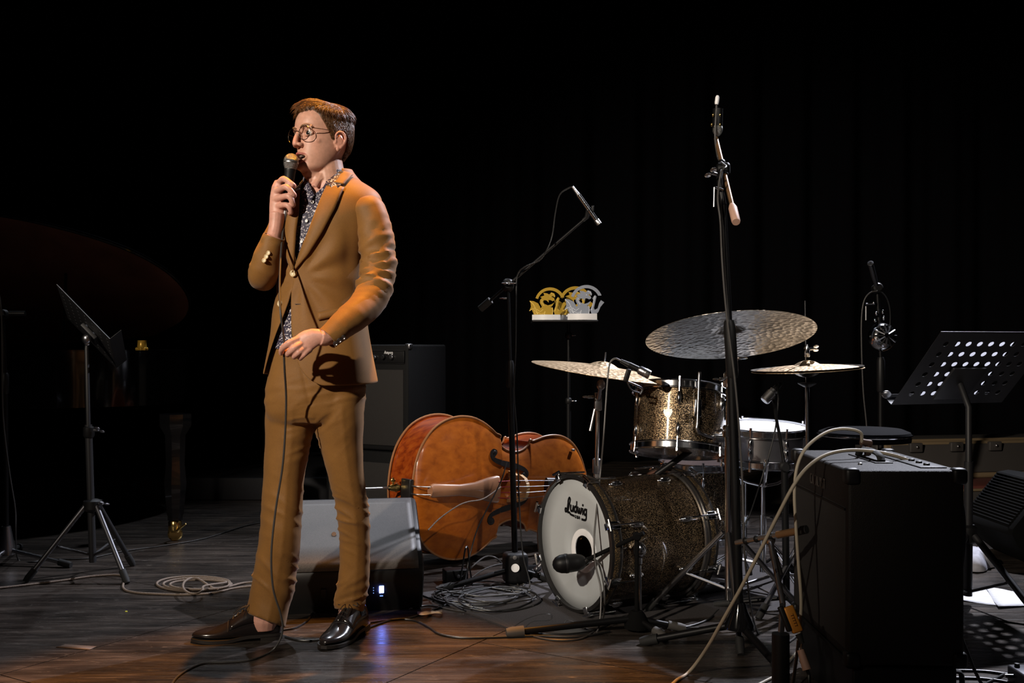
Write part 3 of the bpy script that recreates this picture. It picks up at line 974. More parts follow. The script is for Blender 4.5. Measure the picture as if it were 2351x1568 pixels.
# turned collar around the neck, down to the notch
def colpt(u, v):
    th = math.radians(52 - 226 * u)
    py = 392 + 4 * math.sin(u * PI) * -1 + (30 + 8 * (1 - sm(0, .3, u))) * v
    rad = .074 + .010 * math.sin(v * PI * .6) + .026 * v * v
    c = P(757, py, 3.562)
    k = sm(0.35, 0.0, u)
    p = Vector((c.x + rad * math.cos(th) * (1 + .05 * k), c.y - rad * .95 * math.sin(th), c.z))
    return p
rows = [[colpt(i / 26, k / 6) for k in range(7)] for i in range(27)]
MB().rings(rows, closed=False).build('jacket_collar', 'suit', jk, solid=.004, subsurf=1)
strip([(786, 398), (775, 412), (765, 427)], [(806, 404), (803, 418), (796, 434)], .010, .016, 10).build('jacket_collar', 'suit', jk, solid=.003)

def sleeve(path, wr, name='sleeve', n=36, sub=9):
    pts = catmull([P(x, y, Y) for x, y, Y, r in path], sub)
    rr = [float(np.interp(i / sub, range(len(path)), [r * Y / F for x, y, Y, r in path])) for i in range(len(pts))]
    rows = []; up = Vector((0, -1, 0)); Ltot = len(pts) - 1
    for i, p in enumerate(pts):
        t = (pts[min(i + 1, Ltot)] - pts[max(i - 1, 0)]).normalized()
        xx = (up - t * up.dot(t)).normalized(); up = xx
        yy = t.cross(xx)
        s = i / Ltot
        row = []
        for j in range(n):
            a = 2 * PI * j / n
            r = rr[i] + wr(s, a)
            row.append(p + xx * (r * math.cos(a)) + yy * (r * math.sin(a)))
        rows.append(row)
    # turned-in cuff
    c = pts[-1]
    rows.append([c + (q - c) * .90 for q in rows[-1]])
    c2 = pts[-3]
    rows.append([c2 + (q - c) * .86 for q in rows[-2]])
    # sleeve head closes into the shoulder
    c = pts[0] + (pts[0] - pts[1]) * .5
    t0 = (pts[0] - pts[1]).normalized()
    head = [[pts[0] + (q - pts[0]) * k + t0 * d for q in rows[0]] for k, d in ((.30, .044), (.60, .037), (.82, .025), (.94, .012))]
    rows = head + rows
    return MB().rings(rows, True, True, False)
def wrL(s, a):
    w = gs(s, .30, .14) + 1.15 * gs(s, .49, .06) + .22 * gs(s, .75, .15)
    xx = 40 * math.sin(a)
    f = fold(xx, s * 360, .35, .012, .050, 11) + .6 * fold(xx, s * 360, -.3, .014, .060, 12)
    return (.0085 * f - .002) * w + .0022 * nz((s * 9, a * 1.5, 7), 1)
def wrR(s, a):
    w = gs(s, .55, .12) + .3 * gs(s, .3, .2)
    xx = 40 * math.sin(a)
    return .006 * fold(xx, s * 330, .3, .012, .05, 13) * w + .0020 * nz((s * 10, a * 1.5, 3), 1)
slL = sleeve(ARM_L, wrL).build('sleeve', 'suit', jk)
slR = sleeve(ARM_R, wrR).build('sleeve', 'suit', jk)
def button_on(px, py, Y, nrm, r, mat, par, name='jacket_button'):
    p = P(px, py, Y)
    MB().lathe([(.0001, .0028), (r * .55, .0026), (r * .75, .004), (r, .0034), (r, 0)], 18, frame(p, nrm)).build(name, mat, par)
pb = SP(695, 634, .012)
MB().lathe([(.0001, .003), (.006, .003), (.008, .0046), (.0112, .004), (.0112, -.003)], 20, frame(pb, (-.35, -1, .05))).build('jacket_button', 'horn_button', jk)
pb = SP(662, 700, .008)
MB().lathe([(.0001, .003), (.006, .003), (.008, .0046), (.0100, .004), (.0100, -.003)], 20, frame(pb, (-.75, -1, .05))).build('jacket_button', 'horn_button', jk)
for k, (bx, by) in enumerate(((607, 598), (612, 589.5), (616.5, 581))):
    button_on(bx, by, 3.418 - .0475 + k * .003, (-.25, -1, .1), .0075, 'horn_button', slR)
for k, (bx, by) in enumerate(((770, 788), (779, 781), (788, 774))):
    button_on(bx, by, 3.272 - .0370 + k * .008, (.25, -1, -.35), .0075, 'dull_chrome', slL)
# pocket flap and buttonhole
strip([(745, 720), (790, 708), (822, 700)], [(747, 738), (790, 728), (822, 722)], .0065, .0085, 12, 3).build('pocket_flap', 'suit', jk, solid=.002)
MB().tube([SP(697, 702, .0085), SP(709, 702, .0085)], .0012, 6).build('buttonhole', 'belt', jk)
# ---------------------------------------------------------------- shoes
def shoe(toe, heel, L, yawfix=0.0):
    d = (Vector(toe) - Vector(heel)); d.z = 0; d.normalize()
    side = Vector((-d.y, d.x, 0))
    o = Vector(heel)
    T = [(0, .020, .072), (.03, .029, .090), (.10, .0345, .102), (.22, .0370, .108), (.34, .0385, .106), (.46, .0410, .090), (.58, .0455, .066), (.70, .0475, .051), (.82, .0430, .043), (.91, .0330, .037), (.97, .019, .031), (1.0, .006, .024)]
    def sec(u, k=1.0, zb=.020):
        wd, h = interp(T, u)
        out = []
        for j in range(20):
            a = 2 * PI * j / 20
            zz = math.sin(a)
            z = zb + (h - zb) * (max(0, zz) ** .8) if zz > 0 else zb + .004 * zz
            out.append(o + d * (L * u) + side * (wd * k * spow(math.cos(a), .9)) + Vector((0, 0, z + .004 * sm(.7, 1, u))))
        return out
    up = MB().rings([sec(u) for u in (0, .015, .03, .06, .1, .16, .22, .28, .34, .4, .46, .52, .58, .64, .7, .76, .82, .87, .91, .94, .97, .985, 1.0)])
    root = up.build('shoe', 'shoe_leather', man, angle=80)
    outl = []
    us = np.linspace(0, 1, 26)
    for sgn in (1, -1):
        seq = us if sgn > 0 else us[::-1]
        for u in seq:
            wd, h = interp(T, float(u))
            outl.append(o + d * (L * (u * 1.02 - .01)) + side * (sgn * (wd + .0045)))
    def slab(z0f, z1f, pts):
        n = len(pts)
        vs = [p + Vector((0, 0, z0f(p))) for p in pts] + [p + Vector((0, 0, z1f(p))) for p in pts]
        fs = [tuple(range(n - 1, -1, -1)), tuple(range(n, 2 * n))] + [(i, (i + 1) % n, n + (i + 1) % n, n + i) for i in range(n)]
        return MB().add(vs, fs)
    ulen = lambda p: (p - o).dot(d) / L
    slab(lambda p: .010 * sm(.62, .35, ulen(p)) + .004 * sm(.75, 1.0, ulen(p)) + .001, lambda p: .010 * sm(.62, .35, ulen(p)) + .004 * sm(.75, 1, ulen(p)) + .012, outl).build('sole', 'shoe_sole', root, angle=30)
    hp = [p for p in outl if ulen(p) < .27]
    slab(lambda p: .0, lambda p: .014, hp).build('heel', 'shoe_sole', root, angle=30)
    # tongue, eyelet facings and laces
    def top(u, v):
        wd, h = interp(T, u)
        c = max(-1, min(1, v))
        zz = math.sqrt(max(0, 1 - abs(c) ** (2 / .9)))
        return o + d * (L * u) + side * (wd * c) + Vector((0, 0, .020 + (h - .020) * zz ** .8))
    for sg in (1, -1):
        q = MB(); q.rings([[top(u, sg * v) + Vector((0, 0, .0022)) for v in (.10, .3, .55, .8, .93)] for u in np.linspace(.28, .585, 9)], closed=False)
        q.build('facing', 'shoe_leather', root, solid=.002)
    lc = MB()
    for k in range(5):
        u = .33 + .05 * k
        lc.tube([top(u, -.32) + Vector((0, 0, .004)), top(u + .01, 0) + Vector((0, 0, .0065)), top(u + .02, .32) + Vector((0, 0, .004))], .0016, 6, 3)
    k0 = top(.36, 0) + Vector((0, 0, .010))
    for sg in (1, -1):
        lc.tube([k0, k0 + side * (sg * .02) + Vector((0, 0, .008)), k0 + side * (sg * .038) + d * .012 + Vector((0, 0, -.006)), k0 + side * (sg * .022) + d * .014 + Vector((0, 0, -.004)), k0], .0014, 6, 5)
        lc.tube([k0, k0 + side * (sg * .012) + d * .03 + Vector((0, 0, -.006)), k0 + side * (sg * .018) + d * .055 + Vector((0, 0, -.028))], .0014, 6, 5)
    lc.build('lace', 'lace', root)
    # toe cap seam
    MB().tube([top(.60, v) + Vector((0, 0, .0008)) for v in np.linspace(-.95, .95, 15)], .0012, 6).build('seam', 'lace', root)
    return root
t1 = G(441, 1474); h1 = G(646, 1462)
shoe(t1, h1, (t1 - h1).length)
t2 = Vector((-.622, 3.462, 0)); h2 = Vector((-.535, 3.748, 0))
shoe(t2, h2, (t2 - h2).length)

# ================================================================ handheld microphone and its cable
def grille_mat():
    m, nt, b = new_mat('wire_grille')
    tc = nt.nodes.new('ShaderNodeTexCoord')
    wv = nt.nodes.new('ShaderNodeTexWave'); wv.inputs['Scale'].default_value = 130
    wv2 = nt.nodes.new('ShaderNodeTexWave'); wv2.inputs['Scale'].default_value = 130; wv2.bands_direction = 'Z'
    nt.links.new(tc.outputs['Object'], wv.inputs['Vector']); nt.links.new(tc.outputs['Object'], wv2.inputs['Vector'])
    c = mixc(nt, 1.0, wv.outputs['Color'], wv2.outputs['Color'], 'MULTIPLY')
    r = ramp(nt, c, [(0.0, (0.05, 0.05, 0.05)), (0.5, (0.55, 0.55, 0.54))])
    nt.links.new(r.outputs['Color'], b.inputs['Base Color'])
    setp(b, rough=0.35, metal=0.8)
    bump_to(nt, b, c, 0.6, 0.002)
    return m
M['wire_grille'] = grille_mat()
mt, mbm = P(670.5, 352, 3.438), P(655.5, 492, 3.440)
dv = (mbm - mt).normalized(); Lm = (mbm - mt).length
mic = thing('handheld_microphone', 'handheld vocal microphone with silver ball grille gripped by the man', 'microphone', mt)
Fm = frame(mt, dv)
MB().lathe([(.001, .0), (.011, .0025), (.019, .009), (.0238, .0185), (.0248, .026), (.0245, .029)], 28, Fm, False, False).build('grille_top', 'wire_grille', mic)
MB().lathe([(.0252, .0285), (.0256, .030), (.0252, .0325), (.0225, .0325)], 28, Fm, False, False).build('grille_band', 'steel', mic)
MB().lathe([(.0244, .032), (.0236, .040), (.0205, .048), (.0185, .053)], 28, Fm, False, False).build('grille_base', 'wire_grille', mic)
MB().lathe([(.019, .0525), (.0192, .057), (.0180, .062), (.0165, .10), (.0135, .150), (.0118, .178), (.0105, .179)], 24, Fm).build('handle', 'black_plastic', mic)
MB().lathe([(.0098, .176), (.0098, .205), (.0075, .212), (.0062, .222)], 18, Fm).build('connector', 'steel', mic)
mc = MB()
cpts = [P(654.0, 505, 3.441), P(649, 535, 3.425), P(644.5, 590, 3.36), P(642, 660, 3.29), P(644.5, 720, 3.24), P(652, 780, 3.262), P(652, 812, 3.262), P(653.5, 850, 3.29), P(657, 930, 3.36), P(650, 1060, 3.40), P(633, 1170, 3.42), P(623, 1270, 3.42), P(627, 1350, 3.42), P(643, 1405, 3.43), P(649, 1440, 3.44), P(642, 1470, 3.44),
        G(620, 1497, .004), G(575, 1515, .004), G(520, 1520, .004), G(470, 1522, .004), G(430, 1538, .004), G(400, 1562, .004), G(385, 1600, .004)]
mc.tube(cpts, .0034, 8, 6)
one('microphone_cable', 'cable_grey', mc, 'dark microphone cable running down past the left leg to the floor', 'cable')

# ================================================================ helpers for stands and hardware
def leg_part(root, a, b, r, mat='black_metal', foot=True, n=10, fm='black_rubber', fr=1.45, fl=.05):
    a, b = Vector(a), Vector(b)
    o = MB().tube([a, b], r, n).build('leg', mat, root)
    if foot:
        d = (b - a).normalized()
        e = b + d * .012
        MB().tube([b - d * fl, b - d * .006, e], [r * fr, r * fr, r * fr * .8], n).build('rubber_foot', fm, o)
    return o
def part(root, name, mat, pts, r, n=12, sub=1, **k):
    return MB().tube(pts, r, n, sub, **k).build(name, mat, root)
def disc_part(root, name, mat, prof, origin, axis, n=32, **k):
    return MB().lathe(prof, n, frame(origin, axis), **k).build(name, mat, root)
def wing(root, p, axis, s=.02, mat='chrome'):
    m = MB()
    Fm = frame(p, axis)
    m.lathe([(s * .22, 0), (s * .22, s * .7)], 10, Fm)
    for sg in (1, -1):
        m.ell(Fm @ Vector((sg * s * .62, 0, s * .85)), (s * .5, s * .14, s * .42), Fm.to_3x3(), 12, 8)
    return m.build('wing_nut', mat, root)

def sparkle_mat(name, base, flake, scale=520, metal=.55):
    m, nt, b = new_mat(name)
    tc = nt.nodes.new('ShaderNodeTexCoord')
    vz = nt.nodes.new('ShaderNodeTexVoronoi'); vz.inputs['Scale'].default_value = scale
    nt.links.new(tc.outputs['Object'], vz.inputs['Vector'])
    sep = nt.nodes.new('ShaderNodeSeparateColor'); nt.links.new(vz.outputs['Color'], sep.inputs[0])
    r = ramp(nt, sep.outputs[0], [(0.50, base), (0.90, tuple(c * .4 for c in flake)), (1.0, flake)])
    nt.links.new(r.outputs['Color'], b.inputs['Base Color'])
    setp(b, rough=.42, metal=metal, coat=1.0, coatr=.06)
    bump_to(nt, b, sep.outputs[1], .45, .004)
    return m
M['sparkle'] = sparkle_mat('bronze_sparkle', (0.014, 0.010, 0.008), (0.95, 0.68, 0.40), 520, .92)
M['hoop_wrap'] = sparkle_mat('hoop_wrap', (0.020, 0.016, 0.012), (0.50, 0.33, 0.14))
M['hoop_black'] = plain('hoop_black', (0.013, 0.012, 0.012), 0.32, coat=.5)
M['drum_wood'] = plain('drum_wood', (0.26, 0.13, 0.045), .5, vary=.25, scale=30)
M['drum_head'] = plain('drum_head', (0.43, 0.455, 0.47), .5, vary=.05, scale=9)
M['snare_head'] = plain('snare_head', (0.86, 0.86, 0.86), .55)
M['clear_head'] = plain('clear_head', (0.16, 0.12, 0.11), .22, coat=.5)
def cymbal_mat(name, c0, c1, rough):
    m, nt, b = new_mat(name)
    tc = nt.nodes.new('ShaderNodeTexCoord')
    vz = nt.nodes.new('ShaderNodeTexVoronoi'); vz.inputs['Scale'].default_value = 55
    nt.links.new(tc.outputs['Object'], vz.inputs['Vector'])
    n = noise_node(nt, tc.outputs['Object'], 11, 5)
    r = ramp(nt, n.outputs['Fac'], [(.3, c0), (.7, c1)])
    nt.links.new(r.outputs['Color'], b.inputs['Base Color'])
    setp(b, rough=rough, metal=.9)
    bump_to(nt, b, vz.outputs['Distance'], .55, .006)
    return m
M['ride_bronze'] = cymbal_mat('ride_bronze', (0.11, 0.10, 0.085), (0.25, 0.225, 0.195), .30)
M['crash_bronze'] = cymbal_mat('crash_bronze', (0.46, 0.33, 0.20), (0.66, 0.50, 0.32), .46)

# ================================================================ bass drum
BD = P(1313, 1247, 3.95); BR, BL = .259, .50
ax = Vector((math.sin(math.radians(60)), math.cos(math.radians(60)), 0))
bd = thing('bass_drum', 'sparkle-finish bass drum with white front head and round port hole', 'drum', (BD.x, BD.y, 0))
FB = frame(BD, ax, (0.5, -0.866, 0))                 # z runs from the front head to the rear
u_dir = Vector((0.5, -0.866, 0))
MB().lathe([(.236, .045), (.236, BL - .045), (.229, BL - .045), (.229, .045), (.236, .045)], 72, FB, False, False).build('shell', 'sparkle', bd)
MB().lathe([(.228, .046), (.228, BL - .046)], 72, FB, False, False).build('inner_shell', 'drum_wood', bd)
for z0, zz in ((0.0, 1), (BL, -1)):
    MB().lathe([(BR - .012, z0), (BR, z0 + zz * .003), (BR, z0 + zz * .046), (BR - .012, z0 + zz * .048), (BR - .013, z0), (BR - .012, z0)], 72, FB, False, False).build('hoop', 'hoop_black', bd)
    MB().lathe([(BR + .0006, z0 + zz * .014), (BR + .0012, z0 + zz * .015), (BR + .0012, z0 + zz * .036), (BR + .0006, z0 + zz * .037)], 72, FB, False, False).build('hoop_inlay', 'hoop_wrap', bd)
    MB().lathe([(.244, z0 + zz * .048), (.250, z0 + zz * .049), (.250, z0 + zz * .056), (.242, z0 + zz * .057)], 72, FB, False, False).build('head_rim', 'steel', bd)
# front head with an off-centre port
FH = frame(BD + ax * .020, -ax, u_dir)                # local x to camera right, y up, z towards the audience
def sgn_frame():
    m = Matrix((u_dir, Vector((0, 0, 1)), -ax)).transposed().to_4x4(); m.translation = BD + ax * .020
    return m
FH = sgn_frame()
n = 64; pc = (.052, -.022); pr = .060
vs, fs = [], []
for k in range(n):
    a = 2 * PI * k / n
    vs.append(FH @ Vector((pc[0] + pr * math.cos(a), pc[1] + pr * math.sin(a), 0)))
for rr in (.35, .7, 1.0):
    for k in range(n):
        a = 2 * PI * k / n
        p0 = Vector((pc[0] + pr * math.cos(a), pc[1] + pr * math.sin(a), 0)); p1 = Vector((.247 * math.cos(a), .247 * math.sin(a), 0))
        vs.append(FH @ p0.lerp(p1, rr))
for q in range(3):
    for k in range(n):
        fs.append((q * n + k, q * n + (k + 1) % n, (q + 1) * n + (k + 1) % n, (q + 1) * n + k))
fh = MB().add(vs, fs).build('front_head', 'drum_head', bd, solid=.0012)
ring = MB().lathe([(pr - .003, -.001), (pr - .003, .003), (pr + .001, .0042), (pr + .0215, .003), (pr + .0215, .0005)], 56, FH @ Matrix.Translation((pc[0], pc[1], 0)), False, False)
ring.build('port_ring', 'white_paint', fh)
disc_part(bd, 'rear_head', 'drum_head', [(.0001, 0), (.247, 0)], BD + ax * (BL - .02), ax, 48, cap0=False, cap1=False)
# script lettering on the head
lg = MB()
L0 = FH @ Matrix.Translation((0.006, .128, .0012)) @ Matrix.Rotation(math.radians(-2), 4, 'Z')
sc_ = .0112
def st_(pts, wd=.0085, th=.0008): lg.stroke([(a * sc_, b * sc_) for a, b in pts], wd, th, L0)
st_([(-6.2, -.9), (-7.1, -1.0), (-7.0, -1.9), (-6.2, -1.6), (-5.6, .2), (-5.3, 2.2), (-4.7, 3.1), (-4.2, 2.6), (-4.6, 1.0), (-5.2, -.8), (-5.6, -1.9), (-4.6, -1.9), (-3.6, -2.4), (-1.6, -2.6)])
st_([(-3.7, .8), (-3.8, -.5), (-3.4, -1.2), (-2.7, -.9), (-2.3, .2)]); st_([(-2.25, .8), (-2.2, -1.25)])
st_([(-.3, .5), (-1.0, .7), (-1.5, .1), (-1.4, -.8), (-.9, -1.2), (-.3, -.7)]); st_([(-.15, 2.5), (-.2, -1.25)])
st_([(.55, .8), (.65, -.6), (1.1, -1.1), (1.5, -.4), (1.6, .5), (1.75, -.6), (2.15, -1.1), (2.6, -.4), (2.75, .8)])
st_([(3.55, .8), (3.6, -1.25)]); st_([(3.55, 1.75), (3.55, 2.05)], .010)
st_([(5.6, .5), (4.9, .7), (4.45, .1), (4.5, -.8), (5.0, -1.15), (5.6, -.6)]); st_([(5.75, .9), (5.75, -1.6), (5.5, -2.6), (4.6, -2.9), (3.1, -2.9)])
for q in ([(-.9, -2.2), (-.95, -2.9), (-.45, -3.0), (-.35, -2.2)], [(.9, -2.25), (.3, -2.3), (.35, -2.65), (.8, -2.7), (.7, -3.05), (.1, -3.0)], [(1.15, -3.05), (1.6, -2.2), (1.95, -3.05)], [(1.3, -2.75), (1.85, -2.75)]):
    st_(q, .0038)
lg.build('lettering', 'ink', fh, smooth=False)
# claws, T-rods and lug casings around both hoops
for end in (0, 1):
    for k in range(8):
        a = 2 * PI * (k + .5) / 8
        er = FB.to_3x3() @ Vector((math.cos(a), math.sin(a), 0))
        zf = 0.0 if end == 0 else BL
        sg = 1 if end == 0 else -1
        p0 = BD + er * (BR + .006) + ax * (zf + sg * .002)
        m = MB()
        tg = ax.cross(er)
        Rm = Matrix((tg, ax * 1.0, er)).transposed()
        m.box(p0 + ax * (sg * .020), (.030, .052, .007), Rm, .002)
        m.box(p0 - ax * (sg * .004) - er * .012, (.026, .008, .026), Rm, .002)
        m.tube([p0 + er * .009 + tg * -.022 - ax * (sg * .006), p0 + er * .009 + tg * .022 - ax * (sg * .006)], .0055, 8)
        cl = m.build('claw', 'chrome', bd)
        m = MB().tube([p0 + er * .009 - ax * (sg * .008), p0 + er * .006 + ax * (sg * .125)], .0036, 8); m.build('tension_rod', 'chrome', bd)
        m = MB()
        pl = BD + er * .243 + ax * (zf + sg * .135)
        m.ell(pl, (.013, .034, .013), Rm, 14, 10); m.ell(pl + er * .008, (.009, .022, .009), Rm, 12, 8)
        m.build('lug', 'chrome', bd)
# folding spurs
def spur(p_sh, p_ft):
    m = MB(); d = (Vector(p_ft) - Vector(p_sh)).normalized()
    m.ell(p_sh, (.030, .030, .034), None, 16, 10)
    br = m.build('spur_bracket', 'chrome', bd)
    m = MB().tube([p_sh, Vector(p_sh) + d * .05, Vector(p_sh) + d * .055, p_ft], [.014, .014, .0095, .0095], 12)
    o = m.build('spur', 'chrome', bd)
    MB().tube([Vector(p_ft) - d * .03, Vector(p_ft) + d * .002], [.014, .011], 12).build('rubber_foot', 'black_rubber', o)
Yn = 3.80
spur(P(1466, 1262, Yn), Vector((P(1468, 1400, 3.79).x, 3.79, .012)))
far = BD + ax * .18 - u_dir * .238 + Vector((0, 0, -.02))
spur(far, Vector((far.x - .08, far.y + .10, .012)))
# pedal behind the drum
pd = thing('bass_drum_pedal', 'chrome bass drum pedal behind the bass drum', 'pedal', (BD + ax * .62).to_tuple()[:2] + (0,))
pc0 = BD + ax * .66; pc0.z = 0
R60 = Matrix.Rotation(-math.radians(60), 3, 'Z')
MB().box(pc0 + Vector((0, 0, .016)), (.09, .30, .010), R60, .002).build('base_plate', 'black_metal', pd)
MB().box(pc0 + ax * .02 + Vector((0, 0, .052)), (.075, .25, .008), R60 @ Matrix.Rotation(math.radians(-11), 3, 'X'), .002).build('foot_board', 'dull_chrome', pd)
for s_ in (-1, 1):
    q = pc0 - ax * .10 + u_dir * (s_ * .05)
    MB().tube([q + Vector((0, 0, .01)), q + Vector((0, 0, .22))], .009, 10).build('post', 'chrome', pd)
MB().tube([pc0 - ax * .10 + Vector((0, 0, .20)) - u_dir * .05, pc0 - ax * .10 + Vector((0, 0, .20)) + u_dir * .05], .007, 10).build('axle', 'chrome', pd)
MB().tube([pc0 - ax * .10 + Vector((0, 0, .20)), pc0 - ax * .115 + Vector((0, 0, .32))], .004, 8).ell(pc0 - ax * .12 + Vector((0, 0, .33)), (.024, .024, .03)).build('beater', 'dull_chrome', pd)

# ================================================================ rack tom, floor tom, snare
def drum(name, label, c, axis, R, H, mat, nl, top_mat, bot_mat, hoopmat='chrome', xh=(1, 0, 0), badge=None):
    o = thing(name, label, 'drum', (c.x, c.y, 0))
    c = Vector(c); axis = Vector(axis).normalized()
    Fm = frame(c - axis * H / 2, axis, xh)
    MB().lathe([(R, 0), (R, H), (R - .007, H), (R - .007, 0), (R, 0)], 64, Fm, False, False).build('shell', mat, o)
    for zb, sg in ((H, 1), (0, -1)):
        z = lambda q: zb + sg * q
        MB().lathe([(R + .006, z(-.022)), (R + .013, z(-.021)), (R + .0135, z(-.017)), (R + .008, z(-.014)), (R + .008, z(.006)), (R + .013, z(.010)), (R + .011, z(.013)), (R + .006, z(.010)), (R + .005, z(-.02))], 64, Fm, False, False).build('hoop', hoopmat, o)
    MB().lathe([(.0001, H + .004), (R + .004, H + .003), (R + .004, H - .004)], 64, Fm, False, False).build('batter_head', top_mat, o)
    MB().lathe([(.0001, -.004), (R + .004, -.003), (R + .004, .004)], 64, Fm, False, False).build('resonant_head', bot_mat, o)
    for k in range(nl):
        a = 2 * PI * (k + .35) / nl
        er = Fm.to_3x3() @ Vector((math.cos(a), math.sin(a), 0)); tg = axis.cross(er)
        Rm = Matrix((tg, er, axis)).transposed()
        for zb, sg in ((H, 1), (0, -1)):
            base = c - axis * H / 2 + axis * zb
            q = base + er * (R + .009) - axis * (sg * min(.062, H * .36))
            m = MB().ell(q, (.0095, .012, .028), Rm, 12, 10)
            m.build('lug', 'chrome', o)
            m = MB().tube([q, base + er * (R + .011) + axis * (sg * .012)], .0034, 8)
            m.tube([base + er * (R + .011) + axis * (sg * .008), base + er * (R + .011) + axis * (sg * .022)], .0055, 8)
            m.build('tension_rod', 'chrome', o)
    if badge:
        p, nn = badge
        sh = [(-.016, .018), (.016, .018), (.018, .006), (.010, -.010), (0, -.020), (-.010, -.010), (-.018, .006)]
        bo = MB().prism(sh, .002, frame(p, nn, (1, 0, 0))).build('badge', 'white_paint', o, smooth=False)
        MB().lathe([(.0001, .0028), (.006, .0028), (.006, .0018)], 14, frame(p, nn)).build('badge_centre', 'brass', bo)
    return o
tc_ = P(1558, 966, 4.17)
tax = Vector((.075, .21, .97)).normalized()
def on_shell(c, axis, R, px, py):
    """point of a drum's near side that shows at pixel (px, py)"""
    d = (P(px, py, 1.0) - Vector((0, 0, CAMH))); o = Vector((0, 0, CAMH))
    dd = d - axis * d.dot(axis); oo = (o - c) - axis * (o - c).dot(axis)
    A, B, Cc = dd.dot(dd), 2 * dd.dot(oo), oo.dot(oo) - R * R
    t = (-B - math.sqrt(max(0, B * B - 4 * A * Cc))) / (2 * A)
    p = o + d * t
    nn = (p - c); nn = (nn - axis * nn.dot(axis)).normalized()
    return p + nn * .0008, nn
tom = drum('rack_tom', 'sparkle-finish rack tom mounted above the bass drum', tc_, tax, .178, .245, 'sparkle', 6, 'drum_head', 'clear_head', xh=(1, 0, 0), badge=on_shell(tc_, tax, .178, 1534, 950))
# tom mount: bracket, L-rod and post down to the bass drum
pb_, nb_ = on_shell(tc_, tax, .178, 1597, 950)
tm = thing('tom_holder', 'chrome tom holder rod and post joining the rack tom to the bass drum', 'tom holder', (pb_.x, pb_.y, 0))
part(tm, 'rod', 'dull_chrome', [pb_ + nb_ * .022 + tax * .16, pb_ + nb_ * .022 - tax * .02, pb_ + nb_ * .022 - tax * .065, pb_ + nb_ * .02 + Vector((.03, .0, -.085)), pb_ + Vector((.085, .02, -.095))], .0058, 10, 5)
MB().box(pb_ + nb_ * .012 + tax * .02, (.030, .024, .07), Matrix((tax.cross(nb_), nb_, tax)).transposed(), .004).build('bracket', 'chrome', tm)
jp = pb_ + Vector((.095, .02, -.095))
MB().box(jp, (.06, .034, .034), None, .006).build('clamp', 'chrome', tm)
q2 = Vector((jp.x - .05, BD.y + .20, .5))
part(tm, 'post', 'black_metal', [jp, Vector((jp.x - .01, jp.y + .09, jp.z)), Vector((BD + ax * .40).to_tuple()[:2] + (.50,))], .012, 12, 4)

ftc = P(1612, 1148, 4.72)
ft = drum('floor_tom', 'dark sparkle-finish floor tom standing behind the bass drum', ftc, (0, 0, 1), .185, .33, 'sparkle', 6, 'clear_head', 'clear_head')
for k in range(3):
    a = math.radians(-35 + 120 * k)
    er = Vector((math.cos(a), math.sin(a), 0)); q = Vector((ftc.x, ftc.y, 0)) + er * .208
    o = part(ft, 'leg', 'chrome', [q + Vector((0, 0, .42)), q + Vector((0, 0, .06)), q + er * .02 + Vector((0, 0, .016))], .0055, 10)
    MB().box(q + Vector((0, 0, .24)), (.03, .03, .05), Matrix.Rotation(a, 3, 'Z'), .004).build('leg_bracket', 'chrome', ft)
    MB().tube([q + er * .016 + Vector((0, 0, .030)), q + er * .02 + Vector((0, 0, .002))], .012, 10).build('rubber_foot', 'black_rubber', o)
snc = P(1752, 1018, 4.40); snax = Vector((.01, -.085, 1)).normalized()
sn = drum('snare_drum', 'chrome snare drum with bright white head', snc, snax, .176, .135, M['dull_chrome'], 8, 'snare_head', 'clear_head')
ss = thing('snare_stand', 'chrome basket stand carrying the snare drum', 'drum stand', (snc.x, snc.y, 0))
hb = Vector((snc.x, snc.y, snc.z - .18))
for k in range(3):
    a = math.radians(-100 + 120 * k); er = Vector((math.cos(a), math.sin(a), 0))
    MB().tube([hb, hb + er * .10 + Vector((0, 0, .02)), hb + er * .195 + Vector((0, 0, .105)), hb + er * .205 + Vector((0, 0, .135))], [.010, .010, .010, .010], 10, 3, flat=.6).build('basket_arm', 'chrome', ss)
    a2 = a + .5; e2 = Vector((math.cos(a2), math.sin(a2), 0))
    o = part(ss, 'leg', 'chrome', [Vector((hb.x, hb.y, .22)), Vector((hb.x, hb.y, .02)) + e2 * .30], .009, 10)
    part(ss, 'brace', 'dull_chrome', [Vector((hb.x, hb.y, .09)), Vector((hb.x, hb.y, .12)) + e2 * .15], .006, 8)
    MB().tube([Vector((hb.x, hb.y, .038)) + e2 * .27, Vector((hb.x, hb.y, .004)) + e2 * .315], .015, 10).build('rubber_foot', 'black_rubber', o)
part(ss, 'post', 'chrome', [hb + Vector((0, 0, .01)), Vector((hb.x, hb.y, .20))], .010, 12)
part(ss, 'tube', 'chrome', [Vector((hb.x, hb.y, .30)), Vector((hb.x, hb.y, .06))], .014, 12)
wing(ss, Vector((hb.x + .012, hb.y - .01, .29)), (1, -.3, 0), .022)

